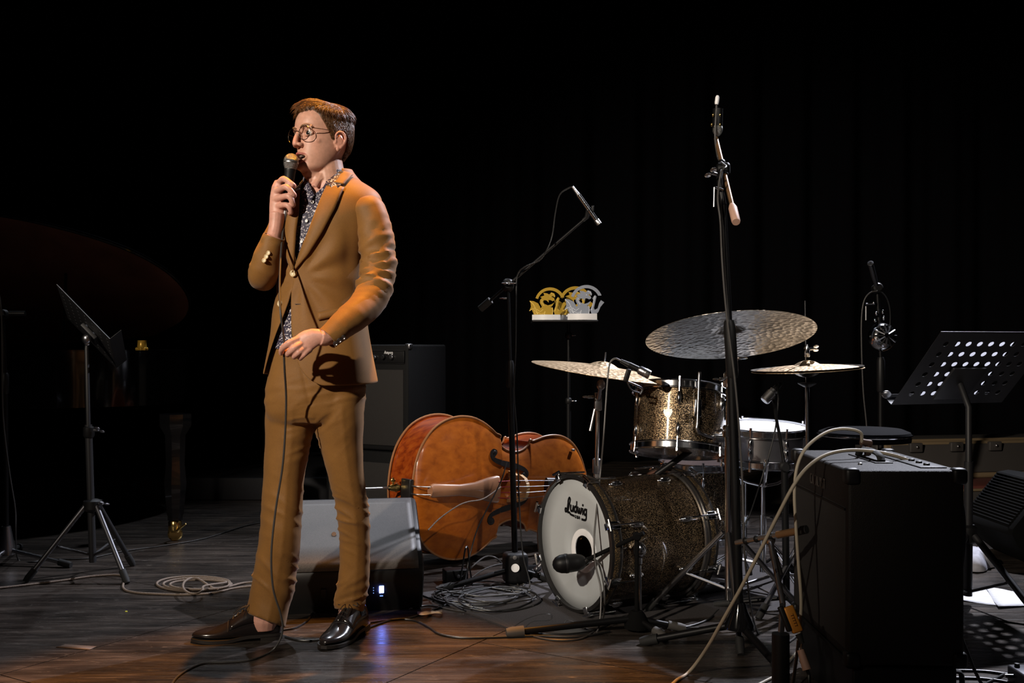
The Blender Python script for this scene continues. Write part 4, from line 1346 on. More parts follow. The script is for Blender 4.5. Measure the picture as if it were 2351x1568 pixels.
# ================================================================ cymbals and their stands
def cymbal(root, c, nrm, R, mat, bellr=.05, bellh=.020, bow=.022, name='cymbal', flip=False):
    pr = []
    for k in range(22):
        r = R * k / 21
        if r < bellr:
            h = bow + bellh * math.cos(r / bellr * PI / 2) ** .8 if r > 0 else bow + bellh
        else:
            t = (r - bellr) / (R - bellr)
            h = bow * (1 - t ** 1.7)
        pr.append((max(r, .006), h))
    sg = -1 if flip else 1
    top = [(r, sg * h) for r, h in pr]; bot = [(r, sg * (h - .0016)) for r, h in reversed(pr)]
    Fm = frame(Vector(c) - Vector(nrm).normalized() * bow * sg, nrm)
    return MB().lathe(top + bot + [top[0]], 80, Fm, False, False).build(name, mat, root, angle=60)
def tripod(root, base, hubz, spread, angs, r=.010, mat='dull_chrome', footz=.012, brace=True, footmat='black_rubber'):
    base = Vector(base)
    for k, a in enumerate(angs):
        er = Vector((math.cos(math.radians(a)), math.sin(math.radians(a)), 0))
        leg_part(root, base + Vector((0, 0, hubz)) + er * .02, base + er * spread + Vector((0, 0, footz)), r, mat, fm=footmat)
        if brace:
            part(root, 'brace', mat, [base + Vector((0, 0, hubz * .40)), base + er * (spread * .5) + Vector((0, 0, hubz * .5))], r * .6, 8)
rc = P(1675, 757, 3.75); rn = Vector((-.03, .275, .96)).normalized()
rs = thing('ride_cymbal', 'large dark bronze ride cymbal tilted on a chrome stand', 'cymbal', (.78, 3.92, 0))
cymbal(rs, rc, rn, .3015, 'ride_bronze', .055, .020, .024)
MB().lathe([(.022, -.030), (.024, -.024), (.020, -.018), (.006, -.016)], 20, frame(rc, rn)).build('felt', 'white_paint', rs)
MB().lathe([(.016, .026), (.018, .030), (.014, .036), (.005, .037)], 20, frame(rc, rn)).build('felt', 'black_rubber', rs)
part(rs, 'tilter_rod', 'chrome', [rc + rn * .065, rc - rn * .085], .0045, 8)
wing(rs, rc + rn * .045, rn, .02)
tb = rc - rn * .085
part(rs, 'tilter', 'chrome', [tb + rn * .03, tb - Vector((0, 0, .02))], .011, 12)
sb = Vector((.775, tb.y + .02, 0))
part(rs, 'upper_tube', 'chrome', [tb, Vector((sb.x, sb.y, tb.z - .05)), Vector((sb.x, sb.y, .66))], .0085, 12)
part(rs, 'lower_tube', 'chrome', [Vector((sb.x, sb.y, .70)), Vector((sb.x, sb.y, .10))], .0125, 12)
MB().lathe([(.016, 0), (.020, .004), (.020, .04), (.015, .045)], 16, frame(Vector((sb.x, sb.y, .68)), (0, 0, 1))).build('collar', 'chrome', rs)
wing(rs, Vector((sb.x - .018, sb.y, .705)), (-1, -.2, 0), .026)
wing(rs, tb + Vector((.014, -.005, -.02)), (1, -.4, 0), .03)
wing(rs, Vector((sb.x - .012, sb.y - .005, .89)), (-1, -.3, 0), .03)
MB().lathe([(.014, 0), (.017, .004), (.017, .05), (.012, .055)], 16, frame(Vector((sb.x, sb.y, .86)), (0, 0, 1))).build('collar', 'chrome', rs)
tripod(rs, sb, .34, .34, (20, 140, 265))

cc = P(1386, 842, 4.25); cn = Vector((.145, -.055, .985)).normalized()
cs = thing('crash_cymbal', 'bright tan bronze crash cymbal on a thin chrome stand', 'cymbal', (.345, 4.33, 0))
cymbal(cs, cc, cn, .294, 'crash_bronze', .062, .022, .022)
part(cs, 'tilter_rod', 'chrome', [cc + cn * .060, cc - cn * .075], .0045, 8)
tb2 = cc - cn * .075
MB().ell(tb2, (.018, .02, .022)).build('tilter', 'dull_chrome', cs)
t3 = P(1373, 922, 4.36)
part(cs, 'arm', 'dull_chrome', [tb2, t3], .008, 10)
MB().box(t3, (.032, .03, .075), None, .006).build('clamp', 'dull_chrome', cs)
wing(cs, t3 + Vector((-.02, -.01, .02)), (-1, -.3, 0), .032, 'dull_chrome')
part(cs, 'lever', 'dull_chrome', [t3 + Vector((-.015, -.02, -.03)), t3 + Vector((-.035, -.025, -.12))], .006, 8)
b3 = Vector((t3.x, 4.43, 0))
part(cs, 'upper_tube', 'chrome', [t3, Vector((b3.x, b3.y, .46))], .0085, 12)
part(cs, 'lower_tube', 'dull_chrome', [Vector((b3.x, b3.y, .50)), Vector((b3.x, b3.y, .08))], .0125, 12)
MB().lathe([(.015, 0), (.018, .004), (.018, .06), (.013, .065)], 16, frame(Vector((b3.x, b3.y, .47)), (0, 0, 1))).build('collar', 'dull_chrome', cs)
tripod(cs, b3, .30, .30, (28, 100, 172))

hc = P(1853, 838, 4.02); hn = Vector((-.055, -.02, 1)).normalized()
hh = thing('hi_hat', 'pair of hi-hat cymbals on a tall chrome stand beside the snare', 'cymbal', (hc.x + .005, 4.02, 0))
cymbal(hh, hc, hn, .211, 'crash_bronze', .05, .018, .018)
h2c = hc - Vector((0, 0, .030))
cymbal(hh, h2c, -hn, .211, 'ride_bronze', .05, .018, .018)
hx = hc.x + .004
part(hh, 'pull_rod', 'chrome', [Vector((hx - .012, 4.02, P(0, 690, 4.02).z)), Vector((hx, 4.02, .5))], .0035, 8)
MB().lathe([(.008, 0), (.011, .004), (.011, .035), (.006, .05)], 14, frame(hc + Vector((0, 0, .03)), (0, 0, 1))).build('clutch', 'chrome', hh)
wing(hh, hc + Vector((.010, -.004, .062)), (1, -.2, .1), .026)
MB().lathe([(.012, 0), (.034, .012), (.036, .016), (.012, .018)], 18, frame(h2c - Vector((0, 0, .055)), (0, 0, 1))).build('seat_cup', 'black_plastic', hh)
part(hh, 'upper_tube', 'chrome', [h2c - Vector((0, 0, .05)), Vector((hx + .004, 4.02, .40))], .0095, 12)
part(hh, 'lower_tube', 'chrome', [Vector((hx + .004, 4.02, .46)), Vector((hx + .004, 4.02, .05))], .0135, 12)
tripod(hh, (hx + .004, 4.02, 0), .30, .28, (-20, 215, 335))
MB().box((hx + .06, 4.12, .05), (.075, .26, .008), Matrix.Rotation(math.radians(12), 3, 'X'), .002).build('foot_board', 'dull_chrome', hh)

# drummer's round stool
th_c = P(1984, 993, 4.9)
M['seat_vinyl'] = plain('seat_vinyl', (.006, .006, .007), .85, spec=.08)
tn = thing('drum_throne', 'round black stool with a bright metal rim behind the amplifier', 'stool', (th_c.x, th_c.y, 0))
MB().lathe([(.0001, .02), (.17, .018), (.205, .004), (.212, -.012), (.208, -.040), (.0001, -.042)], 56, frame(th_c, (0, 0, 1))).build('seat', 'seat_vinyl', tn)
MB().lathe([(.212, -.010), (.215, -.006), (.216, -.012), (.212, -.016)], 56, frame(th_c, (0, 0, 1)), False, False).build('rim', 'chrome', tn)
part(tn, 'post', 'dull_chrome', [th_c - Vector((0, 0, .04)), Vector((th_c.x, th_c.y, .12))], .016, 12)
tripod(tn, (th_c.x, th_c.y, 0), .34, .28, (30, 150, 270))

# ================================================================ double bass lying on its side
def varnish(name, c0, c1, c2):
    m, nt, b = new_mat(name)
    tc = nt.nodes.new('ShaderNodeTexCoord')
    st = mapping(nt, tc.outputs['Object'], (1.2, 14, 14), (0, 0, 0))
    n = noise_node(nt, st, 2.5, 5, .6, .4)
    r = ramp(nt, n.outputs['Fac'], [(.28, c0), (.5, c1), (.75, c2)])
    n2 = noise_node(nt, tc.outputs['Object'], 3.2, 3)
    r2 = ramp(nt, n2.outputs['Fac'], [(.3, (.72, .66, .60)), (.65, (1.05, 1.05, 1.05))])
    nt.links.new(mixc(nt, 1.0, r.outputs['Color'], r2.outputs['Color'], 'MULTIPLY'), b.inputs['Base Color'])
    setp(b, rough=.40, spec=.30, coat=.25, coatr=.12)
    return m
M['bass_top'] = varnish('bass_top', (0.26, 0.060, 0.004), (0.38, 0.098, 0.007), (0.46, 0.130, 0.012))
M['bass_rib'] = varnish('bass_rib', (0.15, 0.018, 0.003), (0.33, 0.055, 0.006), (0.46, 0.110, 0.012))
M['bass_edge'] = plain('bass_edge', (0.30, 0.13, 0.05), .35, coat=.4)
M['maple'] = plain('maple', (0.55, 0.34, 0.15), .45, vary=.2, scale=30)
M['tail_wood'] = plain('tail_wood', (0.33, 0.155, 0.080), .30, vary=.15, scale=20, coat=.4)
M['ebony'] = plain('ebony', (0.012, 0.010, 0.009), .35)
M['string_red'] = plain('string_red', (0.35, 0.03, 0.04), .4)
al = math.radians(40)
BT = Vector((P(945, 1112, 4.66).x, 4.66, .372))
lx = Vector((math.cos(al), math.sin(al), -.055)).normalized()
fz = Vector((math.sin(al), -math.cos(al), 0)).normalized()      # out of the top plate, towards the camera
ly = fz.cross(lx).normalized()                                   # across the body (upwards)
MBs = Matrix((lx, ly, fz)).transposed().to_4x4(); MBs.translation = BT
SC = .97
OUT = [(0, .0), (.004, .06), (.016, .13), (.045, .205), (.10, .275), (.17, .318), (.25, .338), (.33, .335), (.40, .312), (.455, .280), (.485, .258), (.505, .252), (.512, .245), (.505, .226),
       (.515, .200), (.545, .180), (.59, .168), (.635, .170), (.672, .184), (.695, .203), (.702, .222), (.708, .228), (.722, .222), (.75, .228), (.80, .243), (.86, .250), (.92, .245), (.98, .222), (1.03, .182), (1.07, .125), (1.095, .070), (1.105, .045), (1.11, .0)]
def dense(tab, k=3):
    p = catmull([Vector((a, b, 0)) for a, b in tab], k)
    return [(max(0, q.x), max(0, q.y)) for q in p]
OD = dense(OUT, 3)
db = thing('double_bass', 'reddish brown double bass lying on its side behind the monitor speaker', 'double bass', (BT.x, BT.y, 0))
loop = [(x, y) for x, y in OD] + [(x, -y) for x, y in reversed(OD[1:-1])]
def LP(x, y, z): return MBs @ Vector((x * SC, y * SC, z))
nl = len(loop)
def plate(zedge, arch, sg, name, mat, ins=0.0):
    m = MB(); cen = [(.03 + 1.05 * (p[0] / 1.11), 0.0) for p in loop]
    rings_ = []
    for k, t in enumerate((1.0, .96, .9, .8, .62, .4, .2, 0.04)):
        h = arch * (1 - ((t - 0) ** 2.2)) if t < .96 else 0
        ring_ = []
        for (x, y), (cx_, cy_) in zip(loop, cen):
            ring_.append(LP(cx_ + (x - cx_) * t, y * t, zedge + sg * h))
        rings_.append(ring_)
    m.rings(rings_, True, False, True)
    return m.build(name, mat, db, angle=50)
RD = .185
topo = plate(.004, .030, 1, 'top_plate', 'bass_top')
plate(-RD - .004, .030, -1, 'back_plate', 'bass_rib')
m = MB(); k = .975
def ins(p): return (.555 + (p[0] - .555) * .985, p[1] * .965)
m.rings([[LP(*ins(p), 0.004) for p in loop], [LP(*ins(p), -RD - .004) for p in loop]], True, False, False)
m.build('ribs', 'bass_rib', db, angle=50)
for zz in (0.004, -RD - .004):
    m = MB().tube([LP(x, y, zz) for x, y in loop + loop[:1]], .0052, 8); m.build('edge', 'bass_edge', db)
# f-holes
def zt(x, y):
    xs = [p[0] for p in OD]; wy = max(.02, float(np.interp(x, xs, [p[1] for p in OD])))
    t = min(1, abs(y) / wy)
    return .004 + .030 * (1 - t ** 2.2) + .0012
for s_ in (1, -1):
    m = MB()
    fp = [(.455, .150), (.475, .170), (.455, .178), (.440, .160), (.455, .135), (.50, .118), (.545, .108), (.60, .098), (.650, .082), (.672, .060), (.655, .040), (.635, .052), (.650, .062)]
    pts = catmull([Vector((a, b, 0)) for a, b in fp], 5)
    wdt = [.006 + .0085 * math.exp(-((i / len(pts) - .5) / .22) ** 2) for i in range(len(pts))]
    for i in range(len(pts) - 1):
        d = (pts[i + 1] - pts[i]); d.normalize(); nn = Vector((-d.y, d.x, 0))
        q = [pts[i] - nn * wdt[i], pts[i + 1] - nn * wdt[i + 1], pts[i + 1] + nn * wdt[i + 1], pts[i] + nn * wdt[i]]
        vs = [LP(v.x, s_ * v.y, zt(v.x, v.y) + .0018) for v in q] + [LP(v.x, s_ * v.y, zt(v.x, v.y) - .004) for v in q]
        m.add(vs, [(0, 1, 2, 3), (0, 4, 5, 1), (2, 6, 7, 3), (1, 5, 6, 2), (3, 7, 4, 0)])
    for c in ((.462, .163), (.648, .052)):
        m.ell(LP(c[0], s_ * c[1], zt(*c)), (.014, .014, .003), MBs.to_3x3(), 14, 6)
    m.build('f_hole', 'ebony', topo)
# tailpiece, saddle, endpin
tp = [(.045, .026, .020), (.06, .033, .014), (.12, .030, .015), (.20, .027, .016), (.28, .036, .018), (.35, .056, .021), (.40, .066, .022), (.412, .064, .021), (.416, .058, .016)]
m = MB(); rg = []
for x, wd, h in tp:
    z0 = .075 + .045 * (x / .416)
    rg.append([LP(x + .0, wd * math.cos(a), z0 + h * math.sin(a)) for a in [2 * PI * j / 24 for j in range(24)]])
m.rings(rg)
tl = m.build('tailpiece', 'tail_wood', db)
for s_ in (.018, -.018):
    part(db, 'tail_wire', 'steel', [LP(.05, s_, .085), LP(-.005, s_, .050), LP(-.008, s_, .010)], .0028, 8, 4)
MB().box(LP(-.012, 0, -.02), (.02, .09, .07), MBs.to_3x3(), .004).build('saddle', 'ebony', db)
MB().lathe([(.022, 0), (.024, .01), (.016, .03), (.012, .05)], 18, frame(LP(-.015, 0, -RD * .45), -lx)).build('endpin_collar', 'brass', db)
part(db, 'endpin', 'steel', [LP(-.02, 0, -RD * .45), LP(-.36, 0, -RD * .45)], .0055, 10)
MB().ell(LP(-.045, .035, -RD * .45), (.014, .012, .006), MBs.to_3x3(), 12, 8).tube([LP(-.045, 0, -RD * .45), LP(-.045, .03, -RD * .45)], .004, 8).build('endpin_screw', 'brass', db)
# bridge
bx = .555
bo = [(-.075, 0), (-.050, 0), (-.040, .020), (0, .030), (.040, .020), (.050, 0), (.075, 0), (.070, .030), (.058, .065), (.064, .085), (.050, .120), (.025, .138), (0, .142), (-.025, .138), (-.050, .120), (-.064, .085), (-.058, .065), (-.070, .030)]
Mbr = MBs @ Matrix.Translation((bx * SC - .009, 0, .032)) @ Matrix(((0, 0, 1, 0), (1, 0, 0, 0), (0, 1, 0, 0), (0, 0, 0, 1)))
br = MB().prism(bo, .018, Mbr).build('bridge', 'maple', db, smooth=False)
for hx_, hy_ in ((-.03, .085), (.03, .085), (0, .075)):
    MB().lathe([(.009, -.0006), (.009, .0186)], 14, Mbr @ Matrix.Translation((hx_, hy_, 0))).build('bridge_hole', 'ebony', br)
for i, yy in enumerate((.042, .014, -.014, -.042)):
    zb = .175 - .010 * (abs(yy) / .042) ** 2
    part(db, 'string', 'string_red', [LP(.40, yy * .9, .135), LP(.475, yy, .152)], .0022, 6)
    part(db, 'string', 'steel', [LP(.475, yy, .152), LP(.55, yy, zb), LP(1.32, yy * .35, .105)], .0017, 6)
# fingerboard, neck, scroll
m = MB(); rg = []
for x, wd, z in ((.74, .045, .098), (.9, .041, .098), (1.1, .034, .094), (1.5, .024, .088), (1.62, .022, .086)):
    rg.append([LP(x, wd * math.cos(a), z + .016 * math.sin(a)) for a in [2 * PI * j / 20 for j in range(20)]])
m.rings(rg); m.build('fingerboard', 'ebony', db)
m = MB(); rg = []
for x, wd, z, h in ((1.06, .032, .03, .05), (1.12, .028, .060, .022), (1.3, .025, .064, .022), (1.58, .023, .062, .022), (1.66, .03, .05, .03), (1.80, .03, .03, .03), (1.88, .02, .0, .03)):
    rg.append([LP(x, wd * math.cos(a), z + h * math.sin(a)) for a in [2 * PI * j / 16 for j in range(16)]])
m.rings(rg); m.ell(LP(1.90, 0, -.02), (.05, .035, .05), MBs.to_3x3(), 16, 12)
nkp = m.build('neck', 'bass_rib', db)
for k in range(4):
    s_ = 1 if k % 2 else -1
    part(db, 'tuning_peg', 'brass', [LP(1.70 + .04 * k, 0, .04), LP(1.70 + .04 * k, s_ * .085, .04)], .005, 8)
MB().box(LP(.985, .175, zt(.985, .175) + .008), (.02, .012, .012), MBs.to_3x3(), .002).build('pickup_jack', 'steel', db)

# ================================================================ floor monitor behind the man
def monitor_grille():
    m, nt, b = new_mat('monitor_grille')
    tc = nt.nodes.new('ShaderNodeTexCoord')
    vz = nt.nodes.new('ShaderNodeTexVoronoi'); vz.inputs['Scale'].default_value = 330; vz.inputs['Randomness'].default_value = 1.0
    nt.links.new(tc.outputs['Object'], vz.inputs['Vector'])
    r = ramp(nt, vz.outputs['Distance'], [(.15, (.020, .020, .020)), (.40, (.078, .072, .068))])
    n = noise_node(nt, tc.outputs['Object'], 4, 3)
    r2 = ramp(nt, n.outputs['Fac'], [(.3, (.8, .8, .8)), (.7, (1.15, 1.12, 1.1))])
    nt.links.new(mixc(nt, 1.0, r.outputs['Color'], r2.outputs['Color'], 'MULTIPLY'), b.inputs['Base Color'])
    setp(b, rough=.5, spec=.4)
    return m
M['mon_grille'] = monitor_grille()
M['lcd'] = plain('lcd', (.02, .03, .08), .3, ecol=(.16, .24, 1.0), estr=30.0)
M['led_dim'] = plain('led_dim', (.02, .03, .06), .3, ecol=(.25, .45, 1.0), estr=1.0)
def wedge(name, label, pL, pR, prof, gk, mats, thick=.012):
    """extrude a side profile (depth, height) between two floor points; faces gk = grille index range"""
    pL, pR = Vector(pL), Vector(pR); d = (pR - pL); W = d.length; d.normalize(); bk = Vector((-d.y, d.x, 0))
    if bk.y < 0: bk = -bk
    o = thing(name, label, 'speaker', ((pL + pR) / 2).to_tuple())
    pp = catmull([Vector((a, b, 0)) for a, b in prof], 1)
    rd = .02
    rows = []
    for s_, kk in ((0, .90), (.25, .965), (1, 1.0)):
        cx_ = sum(p.x for p in pp) / len(pp); cz_ = sum(p.y for p in pp) / len(pp)
        rows.append((s_ * rd, [(cx_ + (p.x - cx_) * kk, cz_ + (p.y - cz_) * kk) for p in pp]))
    seq = [(s_, r) for s_, r in rows] + [(W - s_, r) for s_, r in reversed(rows)]
    MB().rings([[pL + d * s_ + bk * a + Vector((0, 0, b)) for a, b in r] for s_, r in seq]).build('cabinet', mats[0], o, angle=35)
    return o, d, bk, W
pL = G(602, 1416); pR = G(972, 1400)
prof = [(.0, .03), (.015, .0), (.50, .0), (.54, .05), (.50, .26), (.40, .355), (.350, .382), (.335, .381), (-.035, .185), (-.05, .155), (-.045, .12)]
mon, md, mk_, mW = wedge('stage_monitor', 'grey wedge floor monitor with blue lit display behind the man', pL, pR, prof, None, ('black_plastic',))
# perforated grille sheet
def mon_pt(s_, a, b): return pL + md * s_ + mk_ * a + Vector((0, 0, b))
gp = [(-.047, .165), (-.030, .196), (.06, .240), (.18, .299), (.30, .358), (.335, .3755)]
nrm_off = .006
rows = []
for a, b in gp:
    rows.append([mon_pt(s_, a - .003, b + nrm_off) for s_ in np.linspace(.022, mW - .022, 20)])
MB().rings(rows, closed=False).build('grille', 'mon_grille', mon, solid=.002)
lowp = [(-.043, .160), (-.047, .120), (-.030, .075), (.0, .034)]
MB().lathe([(.0001, .003), (.009, .003), (.0105, .0), ], 20, frame(mon_pt(mW * .44, .115, .267 + .012), (md.cross(Vector((0, 0, 1))) * 1.0 - Vector((0, 0, 0))).normalized() + Vector((0, -.2, .9)))).build('badge', 'dull_chrome', mon)
dx = (P(877, 1353, 4.0).x - pL.x) / md.x
fcn = (-mk_ + Vector((0, 0, -.35))).normalized()
Rl = Matrix((md, -fcn, md.cross(-fcn) * 1.0)).transposed()
MB().box(mon_pt(dx, -.034, .092), (.017, .004, .030), Rl, .001).build('display', 'lcd', mon)
for k in range(4):
    MB().box(mon_pt(dx - .030, -.036, .080 + .010 * k), (.0025, .003, .0025), Rl).build('indicator', 'led_dim', mon)
MB().box(mon_pt(dx, -.026, .066), (.012, .003, .003), Rl).build('indicator', 'led_dim', mon)
MB().box(mon_pt(dx - .215, -.030, .088), (.022, .020, .035), Rl, .003).build('power_plug', 'black_plastic', mon)

# ================================================================ bass amplifier stack behind the man
fr_ = Vector((-.86, .51, 0)); dp_ = Vector((.51, .86, 0))
c0 = Vector((P(937, 800, 5.85).x, 5.85, 0))
def cab_box(o, name, mat, z0, z1, w_, d_, inset=0.0, bev=.012):
    ctr = c0 + fr_ * (w_ / 2) + dp_ * (d_ / 2) + Vector((0, 0, (z0 + z1) / 2))
    R = Matrix((-fr_, dp_, Vector((0, 0, 1)))).transposed()
    return MB().box(ctr, (w_, d_, z1 - z0), R, bev).build(name, mat, o)
lowc = thing('speaker_cabinet', 'black lower speaker cabinet under the bass amplifier', 'speaker', (c0 + fr_ * .3 + dp_ * .18).to_tuple())
cab_box(lowc, 'cabinet', 'tolex', .02, .415, .60, .38)
def amp_face(o, name, mat, x0, x1, z0, z1, out, th=.01, bev=.002):
    R = Matrix((-fr_, dp_, Vector((0, 0, 1)))).transposed()
    ctr = c0 + fr_ * ((x0 + x1) / 2) - dp_ * out + Vector((0, 0, (z0 + z1) / 2))
    return MB().box(ctr, (abs(x1 - x0), th, z1 - z0), R, bev).build(name, mat, o)
amp_face(lowc, 'grille', 'grille_cloth', .03, .57, .05, .35, .002)
amp_face(lowc, 'jack_plate', 'black_plastic', .04, .10, .24, .38, .008)
for zz in (.27, .33):
    amp_face(lowc, 'jack', 'dull_chrome', .055, .085, zz, zz + .02, .014, .008)
for k in range(4):
    q = c0 + fr_ * (.06 if k % 2 else .54) + dp_ * (.06 if k < 2 else .32)
    MB().lathe([(.022, 0), (.022, .022), (.016, .024)], 14, frame(q, (0, 0, 1))).build('rubber_foot', 'black_rubber', lowc)
ba = thing('bass_amplifier', 'black bass combo amplifier with knobs on top of the cabinet', 'amplifier', (c0 + fr_ * .3 + dp_ * .18 + Vector((0, 0, .415))).to_tuple())
cab_box(ba, 'cabinet', 'tolex', .420, 1.022, .60, .38)
amp_face(ba, 'control_panel', 'black_metal', .02, .58, .920, .985, .006)
amp_face(ba, 'trim', 'dull_chrome', .02, .58, .987, .989, .008, .006, 0)
amp_face(ba, 'trim', 'dull_chrome', .02, .58, .916, .918, .008, .006, 0)
amp_face(ba, 'grille', 'grille_cloth', .03, .57, .45, .88, .002)
for k in range(7):
    q = c0 + fr_ * (.10 + .06 * k) - dp_ * .012 + Vector((0, 0, .950))
    MB().lathe([(.013, 0), (.012, .016), (.010, .018), (.0001, .018)], 16, frame(q, -dp_)).build('knob', 'dull_chrome' if k in (0, 2) else 'black_plastic', ba)
# tiny script name plate
nm = MB(); N0 = Matrix((-fr_, Vector((0, 0, 1)), -dp_)).transposed().to_4x4(); N0.translation = c0 + fr_ * .155 - dp_ * .0125 + Vector((0, 0, .978))
def nst(pts): nm.stroke([(a * .0085, b * .0085) for a, b in pts], .0028, .001, N0, 4)
nst([(-.2, -.9), (.6, .9), (1.0, -.9)]); nst([(.1, -.2), (.9, -.2)])
nst([(1.5, -.9), (1.6, .1), (2.1, .2), (2.1, -.9)]); nst([(2.1, 0), (2.6, .2), (2.7, -.9)])
nst([(3.2, .2), (3.2, -1.5)]); nst([(3.2, .1), (3.9, .1), (3.9, -.8), (3.2, -.8)])
nst([(4.5, -.3), (5.2, -.3), (4.9, .2), (4.4, -.3), (4.8, -.9), (5.3, -.7)])
nst([(6.5, .2), (5.8, .1), (5.8, -.8), (6.5, -.8)]); nst([(6.55, .2), (6.5, -1.4), (5.8, -1.4)])
nm.build('lettering', 'white_paint', ba, smooth=False)
MB().box(c0 + fr_ * .01 + dp_ * .02 + Vector((0, 0, 1.012)), (.035, .035, .03), Matrix((-fr_, dp_, Vector((0, 0, 1)))).transposed(), .006).build('corner', 'dull_chrome', ba)

# ================================================================ guitar amplifier in the right foreground, on a case
A_, B_, C_, D_ = Vector((.8865, 3.296, 0)), Vector((.882, 2.743, 0)), Vector((1.182, 2.844, 0)), Vector((1.19, 3.39, 0))
gx = (A_ - B_).normalized()                    # along the grille, away from the camera
gd = Vector((gx.y, -gx.x, 0))                  # into the cabinet
GW, GD, GZ0, GZ1 = (A_ - B_).length, .305, .165, .68
Rg = Matrix((gx, -gd, Vector((0, 0, 1)))).transposed() if False else Matrix((gd, gx, Vector((0, 0, 1)))).transposed()
def gpt(a, b, z): return B_ + gd * a + gx * b + Vector((0, 0, z))
case = thing('equipment_case', 'low black equipment case under the guitar amplifier', 'case', gpt(GD / 2, GW / 2, 0).to_tuple())
MB().box(gpt(GD / 2, GW / 2, .085), (GD - .03, GW - .02, .15), Rg, .008).build('body', 'black_plastic', case)
for q in ((.04, .05), (GD - .04, .05), (.04, GW - .05), (GD - .04, GW - .05)):
    MB().lathe([(.018, 0), (.018, .012)], 12, frame(gpt(q[0], q[1], 0), (0, 0, 1))).build('rubber_foot', 'black_rubber', case)
MB().tube([gpt(GD - .014, .05, .14), gpt(GD + .012, .05, .13), gpt(GD + .014, .06, .07), gpt(GD - .010, .06, .045)], .010, 10, 4, flat=.6).build('latch', 'black_rubber', case)
MB().tube([gpt(GD - .014, .085, .14), gpt(GD + .004, .085, .13), gpt(GD + .004, .09, .07), gpt(GD - .010, .09, .045)], .004, 8, 4).build('latch', 'steel', case)
ga = thing('guitar_amplifier', 'black guitar combo amplifier with cream cables on top', 'amplifier', gpt(GD / 2, GW / 2, GZ0).to_tuple())
MB().box(gpt(GD / 2, GW / 2, (GZ0 + GZ1) / 2), (GD, GW, GZ1 - GZ0), Rg, .010).build('cabinet', 'tolex_brown', ga)
MB().box(gpt(.006, GW / 2, (GZ0 + GZ1) / 2 - .03), (.016, GW - .045, GZ1 - GZ0 - .14), Rg, .002).build('grille', 'grille_cloth', ga)
for zz in (GZ0 + .018, GZ1 - .105):
    MB().box(gpt(-.002, GW / 2, zz), (.006, GW - .04, .006), Rg, .001).build('grille_trim', 'black_metal', ga)
for a in (.012, GD - .012):
    for b in (.012, GW - .012):
        for z in (GZ0 + .016, GZ1 - .016):
            MB().box(gpt(a, b, z), (.040, .040, .044), Rg, .011).build('corner', 'black_plastic', ga)
# top: recessed handle and control strip
MB().box(gpt(GD * .50, GW * .52, GZ1 + .001), (.05, .24, .004), Rg, .001).build('handle_plate', 'black_plastic', ga)
MB().tube([gpt(GD * .50, GW * .34, GZ1 + .004), gpt(GD * .50, GW * .38, GZ1 + .020), gpt(GD * .5, GW * .52, GZ1 + .026), gpt(GD * .50, GW * .66, GZ1 + .020), gpt(GD * .50, GW * .70, GZ1 + .004)], [.011] * 5, 10, 5, flat=.6).build('handle', 'black_rubber', ga)
MB().box(gpt(GD * .80, GW * .5, GZ1 + .001), (.07, GW - .10, .004), Rg, .001).build('control_panel', 'black_metal', ga)
for k in range(7):
    MB().lathe([(.009, 0), (.008, .005), (.006, .006), (.0001, .006)], 14, frame(gpt(GD * .80, .10 + .055 * k, GZ1 + .003), (0, 0, 1))).build('knob', 'black_plastic', ga)
MB().lathe([(.006, 0), (.006, .004), (.003, .006), (.0001, .006)], 12, frame(gpt(GD * .25, GW * .25, GZ1), (0, 0, 1))).build('screw', 'steel', ga)
# lettering on the grille
ct = MB(); T0 = Matrix((-gx, Vector((0, 0, 1)), -gd)).transposed().to_4x4(); T0.translation = gpt(-.0035, GW * .62, GZ1 - .062)
def cst(pts): ct.stroke([(a * .014, b * .014) for a, b in pts], .0042, .001, T0, 1)
xo = 0
for L_ in ([[(.8, .9), (.2, .9), (0, .5), (0, -.5), (.2, -.9), (.8, -.9)]], [[(0, -.9), (.45, .9), (.9, -.9)], [(.2, -.3), (.7, -.3)]], [[(0, .9), (.9, .9)], [(.45, .9), (.45, -.9)]], [[(0, -.9), (.45, .9), (.9, -.9)], [(.2, -.3), (.7, -.3)]],
           [[(.1, .9), (.1, -.9), (.8, -.9)]], [[(0, .9), (.45, 0), (.9, .9)], [(.45, 0), (.45, -.9)]], [[(.8, .9), (.1, .9), (.1, .1), (.8, 0), (.8, -.9), (0, -.9)]], [[(0, .9), (.9, .9)], [(.45, .9), (.45, -.9)]]):
    for s_ in L_: cst([(a + xo, b) for a, b in s_])
    xo += 1.35
M['logo_grey'] = plain('logo_grey', (.055, .046, .040), .5)
ct.build('lettering', 'logo_grey', ga, smooth=False)

# ================================================================ microphones and their stands
def clutch(root, p, axis, s=.02, mat='black_plastic'):
    return MB().lathe([(s * .7, -s), (s, -s * .7), (s, s * .7), (s * .7, s)], 16, frame(p, axis)).build('clutch', mat, root)

